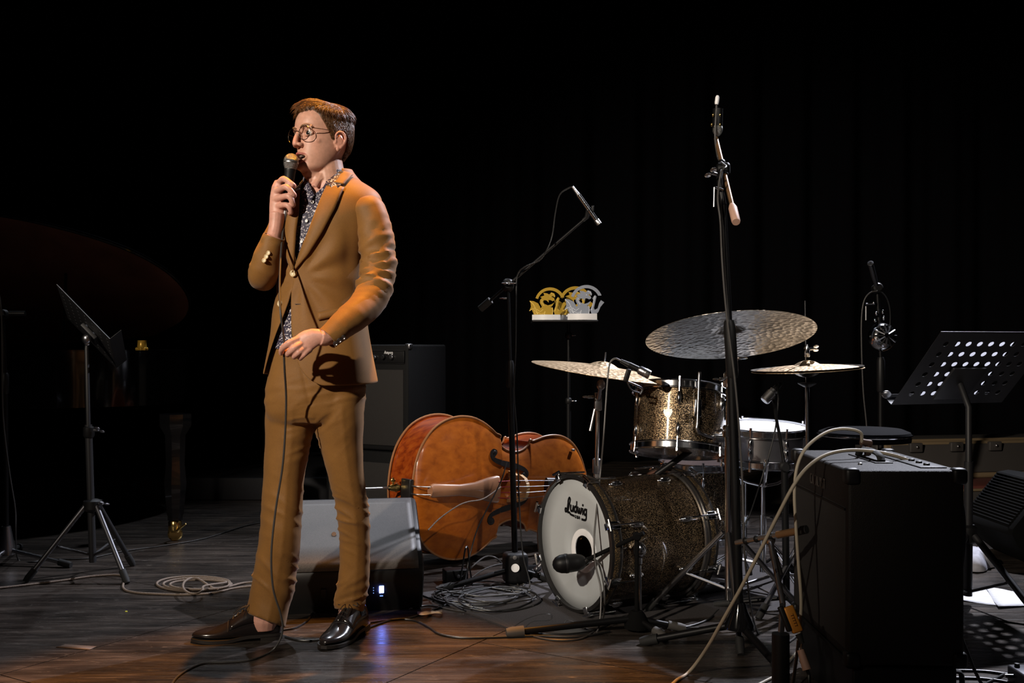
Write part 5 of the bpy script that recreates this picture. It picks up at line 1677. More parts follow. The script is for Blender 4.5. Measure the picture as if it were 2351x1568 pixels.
# ---- overhead stand left of the drums
o1 = thing('microphone_stand', 'tall black boom microphone stand in front of the double bass', 'microphone stand', (P(1183, 1300, 4.42).x, 4.42, 0))
bz = Vector((P(1183, 1300, 4.42).x, 4.42, 0))
top1 = P(1166, 655, 4.42)
part(o1, 'lower_tube', 'black_metal', [bz + Vector((0, 0, .07)), P(1172, 880, 4.42)], .0125, 14)
part(o1, 'upper_tube', 'black_metal', [P(1172, 885, 4.42), top1], .0080, 12)
MB().lathe([(.013, 0), (.017, .01), (.016, .10), (.012, .115)], 16, frame(P(1171.5, 890, 4.42), (0, 0, 1))).build('grip_collar', 'black_plastic', o1)
MB().box(bz + Vector((0, 0, .075)), (.10, .085, .13), Matrix.Rotation(.3, 3, 'Z'), .02).build('hub', 'black_plastic', o1)
MB().lathe([(.017, 0), (.0175, .004), (.0001, .005)], 24, frame(bz + Vector((0, -.046, .082)), (0, -1, .05))).build('hub_badge', 'white_paint', o1)
MB().lathe([(.008, 0), (.0085, .003), (.0001, .004)], 14, frame(bz + Vector((-.002, -.046, .125)), (0, -1, .05))).build('bolt', 'steel', o1)
for tip in (G(1012, 1352, .014), G(1262, 1330, .014), Vector((.12, 4.72, .014))):
    leg_part(o1, bz + Vector((0, 0, .07)), tip, .0115, 'black_metal', fr=1.5)
clutch(o1, top1, (0, -1, .2), .026, 'black_metal')
wing(o1, top1 + Vector((.004, -.026, .006)), (0, -1, 0), .028, 'dull_chrome')
wing(o1, top1 + Vector((-.006, -.012, -.055)), (-1, -.3, 0), .022, 'dull_chrome')
be = P(1339, 506, 4.30)
bdv = (be - top1).normalized()
part(o1, 'boom', 'black_metal', [top1 - bdv * .10, be], .0062, 10)
MB().tube([top1 - bdv * .10, top1 - bdv * .16], .016, 12).build('counterweight', 'black_rubber', o1)
pm = thing('overhead_microphone', 'slim silver pencil microphone at the end of the left boom', 'microphone', P(1378, 517, 4.28).to_tuple())
ma, mb_ = P(1318, 434, 4.28), P(1376, 515, 4.28)
dm = (mb_ - ma).normalized(); lm = (mb_ - ma).length
part(pm, 'connector', 'dull_chrome', [ma - dm * .012, ma + dm * .035], [.006, .0085], 12)
part(pm, 'body', 'chrome', [ma + dm * .03, mb_ - dm * .022], .0105, 16)
part(pm, 'capsule', 'steel', [mb_ - dm * .022, mb_ - dm * .020, mb_], [.0105, .0118, .0115], 16)
MB().box(ma + dm * (lm * .62) + Vector((.012, -.004, .008)), (.010, .006, .026), None, .002).build('switch', 'black_plastic', pm)
MB().tube([be, be + bdv * .02, ma + dm * (lm * .58)], [.008, .010, .012], 10).build('clip', 'black_plastic', pm)
cb = MB().tube([ma - dm * .008, P(1305, 432, 4.29), P(1285, 448, 4.30), P(1275, 490, 4.31), P(1268, 540, 4.31), P(1256, 573, 4.30), P(1238, 598, 4.33), P(1205, 613, 4.36), P(1188, 632, 4.39), P(1185, 680, 4.385), P(1184, 800, 4.385), P(1180, 900, 4.39), P(1187, 1000, 4.39), P(1192, 1150, 4.38), P(1200, 1270, 4.36), G(1215, 1352, .004), G(1150, 1362, .004), G(1100, 1350, .004)], .0033, 8, 5)
one('overhead_cable', 'cable_black', cb, 'thin black cable hanging from the overhead microphone down its stand', 'cable')

# ---- tall stand in front of the drums
bt = Vector((P(1698, 1432, 3.42).x, 3.42, 0))
o2 = thing('microphone_stand', 'tallest black microphone stand rising in front of the ride cymbal', 'microphone stand', bt.to_tuple())
t2_ = P(1661, 470, 3.420)
part(o2, 'lower_tube', 'black_metal', [bt + Vector((0, 0, .10)), P(1678, 800, 3.420)], .0150, 16)
part(o2, 'upper_tube', 'black_metal', [P(1678, 805, 3.420), t2_], .0095, 14)
MB().lathe([(.016, 0), (.0200, .01), (.0200, .17), (.0155, .19)], 18, frame(P(1682, 868, 3.420), (P(1678, 800, 3.420) - P(1682, 868, 3.420)).normalized())).build('grip_collar', 'black_plastic', o2)
MB().lathe([(.050, 0), (.048, .012), (.026, .058), (.020, .08), (.017, .085)], 28, frame(bt + Vector((0, 0, .085)), (0, 0, 1))).build('hub', M['piano_black'], o2)
for tip in (G(1478, 1472, .012), G(1800, 1545, .012)):
    leg_part(o2, bt + Vector((0, 0, .10)), tip, .0125, 'black_metal', fr=1.4)
for tip in (Vector((.84, 3.68, .012)),):
    leg_part(o2, bt + Vector((0, 0, .10)), tip, .0105, 'black_metal', fr=1.4)
ba_, bb_ = P(1689, 505, 3.280), P(1644, 318, 3.660)
M['boom_amber_lit'] = plain('boom_amber_lit', (.24, .13, .06), .35, .5)  # tan puts the amber light on the metal booms into their colour
M['tan_rubber'] = plain('tan_rubber', (.50, .30, .22), .6)
bv = (bb_ - ba_).normalized(); bl = (bb_ - ba_).length
part(o2, 'boom', 'boom_amber_lit', [ba_, bb_], .0078, 12)
MB().tube([ba_ - bv * .012, ba_ - bv * .004, ba_ + bv * .065, ba_ + bv * .085], [.0125, .0140, .0140, .009], 16).build('boom_weight', 'tan_rubber', o2)
for q in (.52, .66):
    MB().lathe([(.011, 0), (.0125, .004), (.0125, .014), (.010, .018)], 14, frame(ba_ + bv * (bl * q), bv)).build('boom_ring', 'black_metal', o2)
j2 = ba_ + bv * (bl * .6)
MB().tube([t2_, Vector((t2_.x - .01, t2_.y + .02, j2.z - .04)), j2], .010, 12, 3).build('swivel', 'black_metal', o2)
clutch(o2, j2, (1, -.3, 0), .022, 'black_metal')
wing(o2, P(1645, 400, 3.400), (-1, -.4, .2), .026, 'dull_chrome')
part(o2, 'clamp_lever', 'dull_chrome', [P(1640, 430, 3.400), P(1639, 475, 3.400)], .003, 8)
part(o2, 'clamp_lever', 'dull_chrome', [P(1640, 430, 3.400), P(1660, 436, 3.410)], .004, 8)
cm = thing('condenser_microphone', 'dark condenser microphone hung at the top of the tallest stand', 'microphone', bb_.to_tuple())
part(cm, 'body', 'black_metal', [P(1648, 250, 3.660), P(1647, 290, 3.660)], [.018, .018], 18)
MB().ell(P(1647.5, 296, 3.660), (.018, .018, .026)).build('grille', 'wire_grille', cm)
for (qx, qy) in ((1637, 264), (1653, 264), (1634, 286), (1653, 286)):
    MB().ell(P(qx, qy, 3.645), (.0042, .0042, .0065), None, 10, 8).build('shock_mount_peg', 'brass', cm)
part(cm, 'yoke', 'black_metal', [P(1653, 286, 3.650), P(1646, 300, 3.660), bb_], .004, 8, 3)
MB().lathe([(.006, 0), (.0075, .008), (.0070, .026), (.004, .032)], 14, frame(P(1645, 240, 3.660), (.12, 0, 1))).build('connector', 'white_paint', cm)
cb = MB().tube([P(1645, 242, 3.650), P(1643, 280, 3.640), P(1642, 320, 3.630), P(1646, 350, 3.610), P(1650, 366, 3.580), P(1660, 376, 3.480), P(1667, 383, 3.400), P(1657, 393, 3.380), P(1651, 420, 3.380), P(1648, 460, 3.390), P(1654, 510, 3.390), P(1658, 600, 3.390), P(1668, 720, 3.390), P(1690, 900, 3.385), P(1704, 1100, 3.380), P(1712, 1300, 3.370), G(1740, 1455, .004), G(1800, 1478, .004), G(1850, 1440, .004)], .0035, 8, 5)
one('condenser_cable', 'cable_grey', cb, 'grey cable hanging from the top of the tallest microphone stand', 'cable')

# ---- kick drum microphone on a low stand
bk0 = Vector((P(1462, 1440, 3.70).x, 3.70, 0))
M['matte_black'] = plain('matte_black', (.004, .004, .004), .9, spec=.08)
o3 = thing('low_microphone_stand', 'low black microphone stand in front of the bass drum', 'microphone stand', bk0.to_tuple())
MB().lathe([(.045, 0), (.044, .02), (.028, .05), (.020, .06)], 22, frame(bk0 + Vector((0, 0, .012)), (0, 0, 1))).build('hub', 'matte_black', o3)
pk = bk0 + Vector((0, 0, .335))
part(o3, 'tube', 'matte_black', [bk0 + Vector((0, 0, .05)), pk], .008, 12)
for tip, r in ((G(1170, 1452, .016), .0125), (G(1525, 1462, .012), .010), (Vector((bk0.x + .16, 3.70, .012)), .010)):
    leg_part(o3, bk0 + Vector((0, 0, .045)), tip, r, 'black_metal', fr=1.55, fm='grey_rubber')
kb = P(1352, 1283, 3.80)
clutch(o3, pk, (0, -1, 0), .015, 'matte_black')
part(o3, 'boom', 'matte_black', [kb, pk + (pk - kb).normalized() * .03], .0075, 10)
km = thing('kick_microphone', 'black egg-shaped microphone pointed at the bass drum head', 'microphone', P(1310, 1295, 3.80).to_tuple())
ka, kd = P(1268, 1297, 3.80), (P(1345, 1289, 3.82) - P(1268, 1297, 3.80)).normalized()
Fk = frame(ka, kd)
MB().lathe([(.0001, 0), (.014, .004), (.026, .014), (.033, .030), (.0345, .044), (.0345, .048)], 28, Fk, False, False).build('grille', M['black_metal'], km)
MB().lathe([(.0345, .046), (.0358, .049), (.0352, .058), (.0335, .060), (.032, .090), (.026, .112), (.018, .122), (.0001, .123)], 28, Fk, False, False).build('body', 'black_plastic', km)
part(km, 'connector', 'steel', [ka + kd * .118, P(1358, 1286, 3.82)], [.010, .009], 12)
MB().tube([kb, P(1345, 1290, 3.81), ka + kd * .105], [.009, .012, .014], 10).build('clip', 'black_plastic', km)
cb = MB().tube([P(1358, 1286, 3.82), P(1372, 1290, 3.80), P(1384, 1330, 3.76), P(1388, 1385, 3.73), G(1380, 1430, .004), G(1345, 1462, .004), G(1290, 1470, .004), G(1230, 1462, .004), G(1175, 1438, .004), G(1150, 1425, .004), G(1120, 1412, .004), G(1040, 1400, .004), G(985, 1390, .004), G(940, 1398, .004)], .0034, 8, 5)
one('kick_cable', 'cable_grey', cb, 'dark cable curling from the kick drum microphone across the rug', 'cable')

# ---- tom microphone clipped to the rack tom
tmm = thing('tom_microphone', 'short dark clip-on microphone on the rim of the rack tom', 'microphone', P(1470, 880, 3.930).to_tuple())
ta, te = P(1425, 828, 3.930), P(1492, 861, 3.910)
td = (te - ta).normalized(); tl_ = (te - ta).length
part(tmm, 'connector', 'black_plastic', [ta, ta + td * .04], [.007, .011], 12)
part(tmm, 'body', 'black_metal', [ta + td * .035, ta + td * (tl_ * .62)], [.011, .012], 16)
part(tmm, 'head', 'dull_chrome', [ta + td * (tl_ * .60), ta + td * (tl_ * .66), te - td * .006, te], [.012, .017, .0175, .0165], 20)
MB().lathe([(.0178, 0), (.0182, .002), (.0178, .006)], 20, frame(te - td * .02, td), False, False).build('ring', 'steel', tmm)
MB().box(P(1440, 862, 3.940), (.018, .022, .05), Matrix.Rotation(.3, 3, 'Y'), .004).build('clamp', 'black_plastic', tmm)
part(tmm, 'clip_wire', 'dull_chrome', [P(1440, 876, 3.940), P(1455, 882, 3.940), P(1474, 892, 3.950), P(1470, 905, 3.950)], .004, 8, 4)
part(tmm, 'clip_wire', 'dull_chrome', [P(1438, 872, 3.940), P(1450, 895, 3.950), P(1470, 902, 3.960)], .003, 8, 4)
cb = MB().tube([ta, P(1412, 823, 3.930), P(1401, 832, 3.930), P(1396, 860, 3.920), P(1392, 910, 3.910), P(1386, 1000, 3.880), P(1379, 1080, 3.90), P(1371, 1160, 3.84), P(1364, 1240, 3.78), P(1368, 1300, 3.76), P(1380, 1360, 3.73), G(1372, 1448, .004), G(1340, 1440, .004), G(1305, 1425, .004), G(1290, 1440, .004)], .0034, 8, 5)
one('tom_cable', 'cable_grey', cb, 'cable dropping from the tom microphone past the bass drum head', 'cable')

# ---- snare microphone on a thin stand
sbs = Vector((P(1806, 1400, 3.95).x, 3.95, 0))
o4 = thing('snare_microphone_stand', 'thin black microphone stand between the snare and the amplifier', 'microphone stand', sbs.to_tuple())
sj = P(1783, 965, 3.95)
part(o4, 'tube', 'black_metal', [sbs + Vector((0, 0, .05)), P(1801, 1070, 3.95)], .0135, 14)
part(o4, 'boom', 'black_metal', [P(1801, 1072, 3.95), P(1790, 1000, 3.97), sj, P(1776, 918, 4.05)], .0060, 10)
for a in (40, 160, 280):
    e = Vector((math.cos(math.radians(a)), math.sin(math.radians(a)), 0))
    leg_part(o4, sbs + Vector((0, 0, .06)), sbs + e * .26 + Vector((0, 0, .012)), .009, 'black_metal')
clutch(o4, P(1801, 1072, 3.95), (0, -1, 0), .02)
s5 = thing('snare_microphone', 'small silver-headed microphone angled down over the snare drum', 'microphone', P(1765, 910, 4.05).to_tuple())
sa, se = P(1780, 893, 4.06), P(1756, 919, 4.05)
sdv = (se - sa).normalized(); sl_ = (se - sa).length
part(s5, 'body', 'black_metal', [sa - sdv * .03, sa + sdv * .012], [.009, .014], 14)
part(s5, 'collar', 'dull_chrome', [sa + sdv * .008, sa + sdv * .018], [.016, .016], 18)
part(s5, 'head', 'steel', [sa + sdv * .018, sa + sdv * .022, se, se + sdv * .004], [.016, .0195, .0195, .016], 18)
MB().tube([sa, P(1778, 905, 4.05), P(1776, 918, 4.05)], .007, 8).build('clip', 'black_plastic', s5)
cb = MB().tube([sa - sdv * .03, P(1787, 886, 4.05), P(1787, 915, 4.03), P(1784, 950, 4.0), P(1780, 985, 3.95), P(1768, 1035, 3.93), P(1745, 1110, 3.92), P(1722, 1180, 3.90), P(1708, 1215, 3.88), P(1700, 1330, 3.86), G(1690, 1420, .004), G(1640, 1440, .004), G(1560, 1440, .004)], .0032, 8, 5)
one('snare_cable', 'cable_black', cb, 'black cable slanting from the snare microphone down to the floor', 'cable')

# ---- short stand holding the flat orange microphone on the amplifier
bs5 = Vector((.735, 2.86, 0))
o5 = thing('short_microphone_stand', 'short microphone stand with warm-lit boom beside the guitar amplifier', 'microphone stand', bs5.to_tuple())
MB().lathe([(.085, 0), (.085, .012), (.03, .024), (.022, .03)], 30, frame(bs5, (0, 0, 1))).build('base', 'black_metal', o5)
part(o5, 'sleeve', 'black_plastic', [bs5 + Vector((0, 0, .02)), bs5 + Vector((0, 0, .22))], .024, 18)
p51, p52 = P(1797, 1385, 2.95), P(1768, 1238, 3.10)
part(o5, 'tube', 'dull_chrome', [bs5 + Vector((0, 0, .20)), p51, p52], .0085, 12)
ga_, gb_ = P(1690, 1246, 3.16), P(1832, 1219, 3.00)
gv = (gb_ - ga_).normalized(); gl_ = (gb_ - ga_).length
part(o5, 'boom', 'steel', [ga_, ga_ + gv * (gl_ * .70)], .0080, 14)
part(o5, 'boom_grip', 'boom_amber_lit', [ga_ + gv * (gl_ * .68), gb_], .0110, 14)  # outer end of the metal tube, its warm light painted in as tan
part(o5, 'boom_end', 'black_rubber', [gb_, gb_ + gv * .03], [.013, .012], 14)
for q in (.14, .32, .55):
    MB().lathe([(.0095, 0), (.011, .003), (.011, .010), (.0095, .013)], 14, frame(ga_ + gv * (gl_ * q), gv)).build('boom_ring', 'black_plastic', o5)
MB().ell(p52, (.016, .016, .02)).build('swivel', 'chrome', o5)
part(o5, 'tube_sleeve', 'dull_chrome', [p52 - Vector((-.004, .01, .03)), p52 - Vector((-.02, .03, .10))], .012, 12)
M['orange_metal'] = plain('orange_metal', (.62, .24, .03), .4, .35)
am = thing('flat_microphone', 'flat orange-faced instrument microphone hanging by the amplifier grille', 'microphone', P(1820, 1455, 2.82).to_tuple())
f1, f2 = P(1808, 1392, 2.84), P(1832, 1452, 2.82)
fd = (f2 - f1).normalized(); fs_ = Vector((0, -1, 0)); fx = fd.cross(fs_).normalized()
Rf = Matrix((fx, fs_.cross(fx) if False else -fd, fx.cross(-fd))).transposed()
MB().box((f1 + f2) / 2, (.029, (f2 - f1).length, .022), Rf, .005).build('body', 'orange_metal', am)
MB().box((f1 + f2) / 2 + Vector((-.020, .004, 0)), (.014, (f2 - f1).length * .96, .026), Rf, .004).build('back_shell', 'black_plastic', am)
lm_ = MB()
Lf = Matrix((-fd, fx, Vector((0, -1, 0)))).transposed().to_4x4(); Lf.translation = (f1 + f2) / 2 + Vector((0, -.0125, 0))
for k in range(5):
    lm_.stroke([(-.014 + .007 * k, -.003), (-.014 + .007 * k, .003)], .0012, .0006, Lf)
lm_.stroke([(-.016, -.004), (.018, -.004)], .001, .0005, Lf)
lm_.build('lettering', 'brass', am, smooth=False)
part(am, 'cable_boot', 'black_rubber', [f2 + fd * .004, f2 + fd * .03], [.010, .006], 12)
part(am, 'connector', 'tan_rubber', [P(1838, 1492, 2.82), P(1853, 1538, 2.80)], [.0095, .0125], 14)
part(am, 'lead', 'steel', [f2 + fd * .028, P(1838, 1492, 2.82)], .003, 8)
part(am, 'swivel', 'black_metal', [f1 + Vector((-.012, .01, .0)), p51 + Vector((.0, -.005, -.01))], .007, 8)
cb = MB().tube([P(1853, 1538, 2.80), P(1858, 1565, 2.79), G(1850, 1690, .005), G(1700, 1740, .005)], .0045, 8, 4)
one('flat_microphone_cable', 'cable_black', cb, 'black cable leaving the flat orange microphone downwards', 'cable')

# ---- stand far left, cut by the frame
bl6 = Vector((P(14, 1240, 4.85).x, 4.85, 0))
o6 = thing('microphone_stand', 'black microphone stand at the far left edge with chrome cone base', 'microphone stand', bl6.to_tuple())
part(o6, 'lower_tube', 'black_metal', [bl6 + Vector((0, 0, .10)), P(11, 850, 4.85)], .0125, 14)
part(o6, 'upper_tube', 'black_metal', [P(11, 855, 4.85), P(6, 720, 4.85)], .0085, 12)
MB().lathe([(.014, 0), (.018, .01), (.018, .09), (.013, .10)], 14, frame(P(11, 905, 4.85), (0, 0, 1))).build('grip_collar', 'black_plastic', o6)
MB().lathe([(.042, 0), (.040, .02), (.026, .10), (.020, .13)], 24, frame(bl6 + Vector((0, 0, .045)), (0, 0, 1))).build('hub', 'dull_chrome', o6)
for tip in (G(158, 1296, .014), G(-60, 1330, .014), Vector((bl6.x - .1, 5.2, .014))):
    leg_part(o6, bl6 + Vector((0, 0, .07)), tip, .0095, 'dull_chrome', fr=1.7)
part(o6, 'boom', 'black_metal', [P(-40, 735, 4.85), P(58, 719, 4.80)], .0075, 10)
part(o6, 'boom_tip', 'black_plastic', [P(22, 720, 4.80), P(58, 720, 4.80)], .012, 14)
clutch(o6, P(6, 722, 4.85), (0, -1, 0), .024)
cb = MB().tube([P(-10, 650, 4.82), P(2, 700, 4.80), P(5, 800, 4.80), P(6, 930, 4.80), P(12, 1010, 4.79), P(24, 1100, 4.78), P(35, 1170, 4.77), P(36, 1230, 4.76), G(42, 1285, .004), G(75, 1290, .004), G(120, 1284, .004), G(200, 1282, .004), G(280, 1266, .004), G(380, 1252, .004), G(470, 1236, .004), G(560, 1208, .004), G(620, 1196, .004)], .0036, 8, 5)
one('left_stand_cable', 'cable_grey', cb, 'thin dark cable from the far left stand running over the floor behind', 'cable')

# ---- stand behind the hi-hat
b7 = Vector((P(2022, 1100, 5.4).x, 5.4, 0))
o7 = thing('microphone_stand', 'black microphone stand behind the hi-hat with round chrome guard', 'microphone stand', b7.to_tuple())
part(o7, 'lower_tube', 'black_metal', [b7 + Vector((0, 0, .05)), P(2022, 822, 5.4)], .015, 14)
part(o7, 'upper_tube', 'black_metal', [P(2022, 825, 5.4), P(2014, 660, 5.4)], .0095, 12)
MB().lathe([(.017, 0), (.021, .01), (.021, .16), (.015, .18)], 16, frame(P(2022, 900, 5.4), (0, 0, 1))).build('grip_collar', 'black_plastic', o7)
for a in (30, 150, 270):
    e = Vector((math.cos(math.radians(a)), math.sin(math.radians(a)), 0))
    leg_part(o7, b7 + Vector((0, 0, .12)), b7 + e * .33 + Vector((0, 0, .014)), .010, 'black_metal')
q0, q1 = P(1999, 607, 5.25), P(2014, 662, 5.4)
M['dark_steel'] = plain('dark_steel', (.10, .10, .11), .4, .8)
part(o7, 'boom', 'dark_steel', [q0, q0.lerp(q1, .5), q1], [.013, .013, .009], 14)
disc_part(o7, 'boom_end', 'dull_chrome', [(.0135, 0), (.0155, .003), (.0155, .010), (.006, .012), (.0001, .010)], q0, (q0 - q1).normalized(), 20)
clutch(o7, q1, (0, -1, .2), .026)
for (a, b) in (((1988, 698), (2008, 698)), ((1988, 703), (1988, 735))):
    part(o7, 'clamp_lever', 'dull_chrome', [P(a[0], a[1], 5.38), P(b[0], b[1], 5.38)], .0045, 8)
for (a, b) in ((2006, 695), (2012, 720), (2027, 716), (2029, 730), (2009, 735)):
    MB().ell(P(a, b, 5.37), (.008, .008, .011), None, 10, 8).build('bolt', 'chrome', o7)
gc = P(2030, 772, 5.37)
g7 = MB().lathe([(.040, .02), (.052, .016), (.066, .0), (.073, -.02), (.074, -.03), (.070, -.03), (.062, -.006), (.050, .010), (.040, .016), (.040, .02)], 36, frame(gc, (.1, -1, .12)), False, False).build('guard', 'chrome', o7)
for k in range(12):
    a = 2 * PI * k / 12
    Fg = frame(gc, (.1, -1, .12))
    MB().tube([Fg @ Vector((.012 * math.cos(a), .012 * math.sin(a), .03)), Fg @ Vector((.060 * math.cos(a), .060 * math.sin(a), .014))], .005, 6).build('guard_rib', 'dull_chrome' if k % 2 else 'black_metal', g7)
cb = MB().tube([P(2014, 668, 5.36), P(1998, 672, 5.36), P(1984, 690, 5.36), P(1978, 730, 5.36), P(1978, 800, 5.36), P(1982, 900, 5.36), P(1990, 985, 5.36), P(1994, 1100, 5.36), G(2000, 1248, .004), G(1960, 1262, .004)], .0036, 8, 5)
one('hanging_cable', 'cable_grey', cb, 'thin cable looping off the stand behind the hi-hat', 'cable')
cb = MB().tube([P(2014, 668, 5.37), P(2026, 672, 5.38), P(2038, 690, 5.39), P(2044, 720, 5.39), P(2042, 760, 5.39), P(2034, 790, 5.39)], .003, 8, 5)
one('cable_loop', 'cable_black', cb, 'short black cable loop on the right of that stand behind the hi-hat', 'cable')

# ================================================================ music stands
def perf(root, name, mat, o, ex, ey, nx, ny, d, r, mx, my, th=.0016):
    """sheet with real round holes: nx x ny cells of size d, plus plain margins"""
    m = MB(); nz_ = ex.cross(ey).normalized()
    k = 12
    sq = []
    for i in range(k):
        a = 2 * PI * i / k + PI / 4
        c, s = math.cos(a), math.sin(a); mm = max(abs(c), abs(s))
        sq.append((c / mm * .5, s / mm * .5))
    for i in range(nx):
        for j in range(ny):
            cx_, cy_ = mx + (i + .5) * d, my + (j + .5) * d
            vs = []
            for t in range(k):
                a = 2 * PI * t / k + PI / 4
                vs.append(o + ex * (cx_ + sq[t][0] * d) + ey * (cy_ + sq[t][1] * d))
            for t in range(k):
                a = 2 * PI * t / k + PI / 4
                vs.append(o + ex * (cx_ + r * math.cos(a)) + ey * (cy_ + r * math.sin(a)))
            m.add(vs, [(t, (t + 1) % k, k + (t + 1) % k, k + t) for t in range(k)])
    W, H = mx * 2 + nx * d, my * 2 + ny * d
    for (x0, x1, y0, y1) in ((0, W, 0, my), (0, W, H - my, H), (0, mx, my, H - my), (W - mx, W, my, H - my)):
        m.add([o + ex * x0 + ey * y0, o + ex * x1 + ey * y0, o + ex * x1 + ey * y1, o + ex * x0 + ey * y1], [(0, 1, 2, 3)])
    return m.build(name, mat, root, smooth=False, solid=th), W, H
M['stand_black'] = plain('stand_black', (.014, .014, .016), .5)
w8 = Vector((.943, .334, 0)); u8 = Vector((.23, -.65, .72)).normalized(); w8 = (w8 - u8 * w8.dot(u8)).normalized()
TL = P(2160, 762, 3.90)
d8 = .0542; H8 = .035 * 2 + 6 * d8; W8 = .035 * 2 + 9 * d8
O8 = TL - u8 * H8
ctr8 = O8 + w8 * (.035 + 4.0 * d8) + u8 * (H8 * .32)
b8 = Vector((P(2222, 1400, 4.08).x, 4.08, 0))
m8 = thing('music_stand', 'black perforated music stand at right with sheet music behind its holes', 'music stand', b8.to_tuple())
perf(m8, 'desk', 'stand_black', O8, w8, u8, 9, 6, d8, .0125, .035, .035)
n8 = w8.cross(u8).normalized()
if n8.y > 0: n8 = -n8                                     # towards the camera
MB().rings([[O8 + w8 * s_ - n8 * z_ + u8 * y_ for z_, y_ in ((0, 0), (.02, -.004), (.045, -.004), (.052, .006))] for s_ in np.linspace(0, W8, 6)], closed=False).build('ledge', 'stand_black', m8, smooth=False, solid=.0018)
part(m8, 'desk_edge', 'dull_chrome', [TL, TL + w8 * W8], .0022, 8)
tf = O8 - n8 * .03 + w8 * .0
MB().ell(O8 - n8 * .045 - w8 * .004 + u8 * .012, (.020, .006, .016), None, 14, 10).build('ledge_end', 'steel', m8)
MB().box(ctr8 + n8 * .010, (.165, .012, .17), Matrix((w8, n8, u8)).transposed(), .003).build('bracket', 'stand_black', m8)
# the sheet of music standing on the desk (its own thing)
def sheet_mat():
    m, nt, b = new_mat('sheet_paper')
    setp(b, color=(.85, .85, .88), rough=.8)
    tr = nt.nodes.new('ShaderNodeBsdfTranslucent'); tr.inputs['Color'].default_value = (.80, .80, .86, 1)
    mx = nt.nodes.new('ShaderNodeMixShader'); mx.inputs[0].default_value = .5
    nt.links.new(b.outputs[0], mx.inputs[1]); nt.links.new(tr.outputs[0], mx.inputs[2])
    nt.links.new(mx.outputs[0], nt.nodes['Material Output'].inputs['Surface'])
    return m
M['sheet_paper'] = sheet_mat()
ps = MB(); x0, x1 = .035 + 1.55 * d8, .035 + 6.55 * d8
rows = [[O8 - n8 * (.004 + .002 * math.sin(a * 9)) + w8 * a + u8 * (.004 + (H8 - .030) * t) for a in np.linspace(x0, x1, 8)] for t in np.linspace(0, 1, 6)]
ps.rings(rows, closed=False)
one('sheet_music', 'sheet_paper', ps, 'white sheet of music standing on the right music stand', 'paper')
part(m8, 'upper_tube', 'stand_black', [ctr8 + n8 * .015, P(2224, 935, 4.08), P(2224, 1110, 4.08)], .0125, 14)
part(m8, 'lower_tube', 'stand_black', [P(2224, 1060, 4.08), Vector((b8.x, 4.08, .035))], .0165, 16)
hub8 = P(2224, 1228, 4.08)
MB().lathe([(.026, -.03), (.032, -.02), (.032, .03), (.022, .04)], 20, frame(hub8, (0, 0, 1))).build('hub', 'black_plastic', m8)
MB().lathe([(.012, 0), (.020, .012), (.020, .03), (.012, .034)], 16, frame(hub8 + Vector((-.03, -.01, .03)), (-1, -.3, .2))).build('knob', 'black_plastic', m8)
for tip in (G(2395, 1430, .014), G(2105, 1432, .014), Vector((b8.x - .05, 4.40, .014))):
    a = hub8 + (Vector((tip.x, tip.y, hub8.z)) - hub8).normalized() * .03
    o = leg_part(m8, a, tip, .0135, 'stand_black', fr=1.2)
    mid = a.lerp(tip, .55)
    part(m8, 'brace', 'stand_black', [mid, Vector((b8.x, 4.08, .05))], .0062, 8)

# left stand seen almost edge-on
w9 = Vector((.522, -.853, 0)).normalized()
b9 = Vector((P(213, 1290, 4.6).x, 4.6, 0))
m9 = thing('music_stand', 'black tripod music stand at left seen from the side of its tilted desk', 'music stand', b9.to_tuple())
TR9 = P(130, 653, 4.42); BR9 = P(252, 778, 4.42)
u9 = (TR9 - BR9); H9 = u9.length; u9.normalize(); w9 = (w9 - u9 * w9.dot(u9)).normalized()
W9 = .47; nx9, ny9 = 9, 7; d9 = .046
O9 = BR9 - w9 * W9
perf(m9, 'desk', 'stand_black', O9, w9, u9, nx9, ny9, d9, .006, (W9 - nx9 * d9) / 2, (H9 - ny9 * d9) / 2)
part(m9, 'desk_edge', 'dull_chrome', [BR9, TR9], .0020, 8)
n9 = w9.cross(u9).normalized()
if n9.z < 0: n9 = -n9
MB().rings([[O9 + w9 * s_ + n9 * z_ for z_ in (0, .03, .06)] for s_ in (0, W9)], closed=False).build('ledge', 'stand_black', m9, smooth=False, solid=.0018)
ctr9 = O9 + w9 * (W9 / 2) + u9 * (H9 * .42)
MB().box(ctr9 - n9 * .012, (.10, .09, .02), Matrix((w9, u9, n9)).transposed(), .004).build('bracket', 'stand_black', m9)
MB().ell(ctr9 - n9 * .03 + Vector((.02, -.05, -.01)), (.02, .016, .022)).build('knob', 'dull_chrome', m9)
part(m9, 'upper_tube', 'stand_black', [ctr9 - n9 * .02, P(199, 800, 4.6), P(203, 985, 4.6)], .0095, 12)
part(m9, 'lower_tube', 'stand_black', [P(203, 975, 4.6), Vector((b9.x, 4.6, .06))], .0155, 14)
MB().lathe([(.018, 0), (.024, .01), (.024, .045), (.018, .05)], 18, frame(P(204, 1005, 4.6), (0, 0, 1))).build('collar', 'black_plastic', m9)
wing(m9, P(216, 988, 4.585), (1, -.2, .1), .030, 'dull_chrome')
MB().ell(P(200, 788, 4.58), (.012, .012, .012)).build('bolt', 'steel', m9)
hub9 = P(213, 1160, 4.6)
MB().lathe([(.03, -.025), (.04, -.015), (.04, .02), (.02, .028)], 20, frame(hub9, (0, 0, 1))).build('hub', 'black_plastic', m9)
wing(m9, hub9 + Vector((.035, -.02, .01)), (1, -.3, .1), .030, 'dull_chrome')
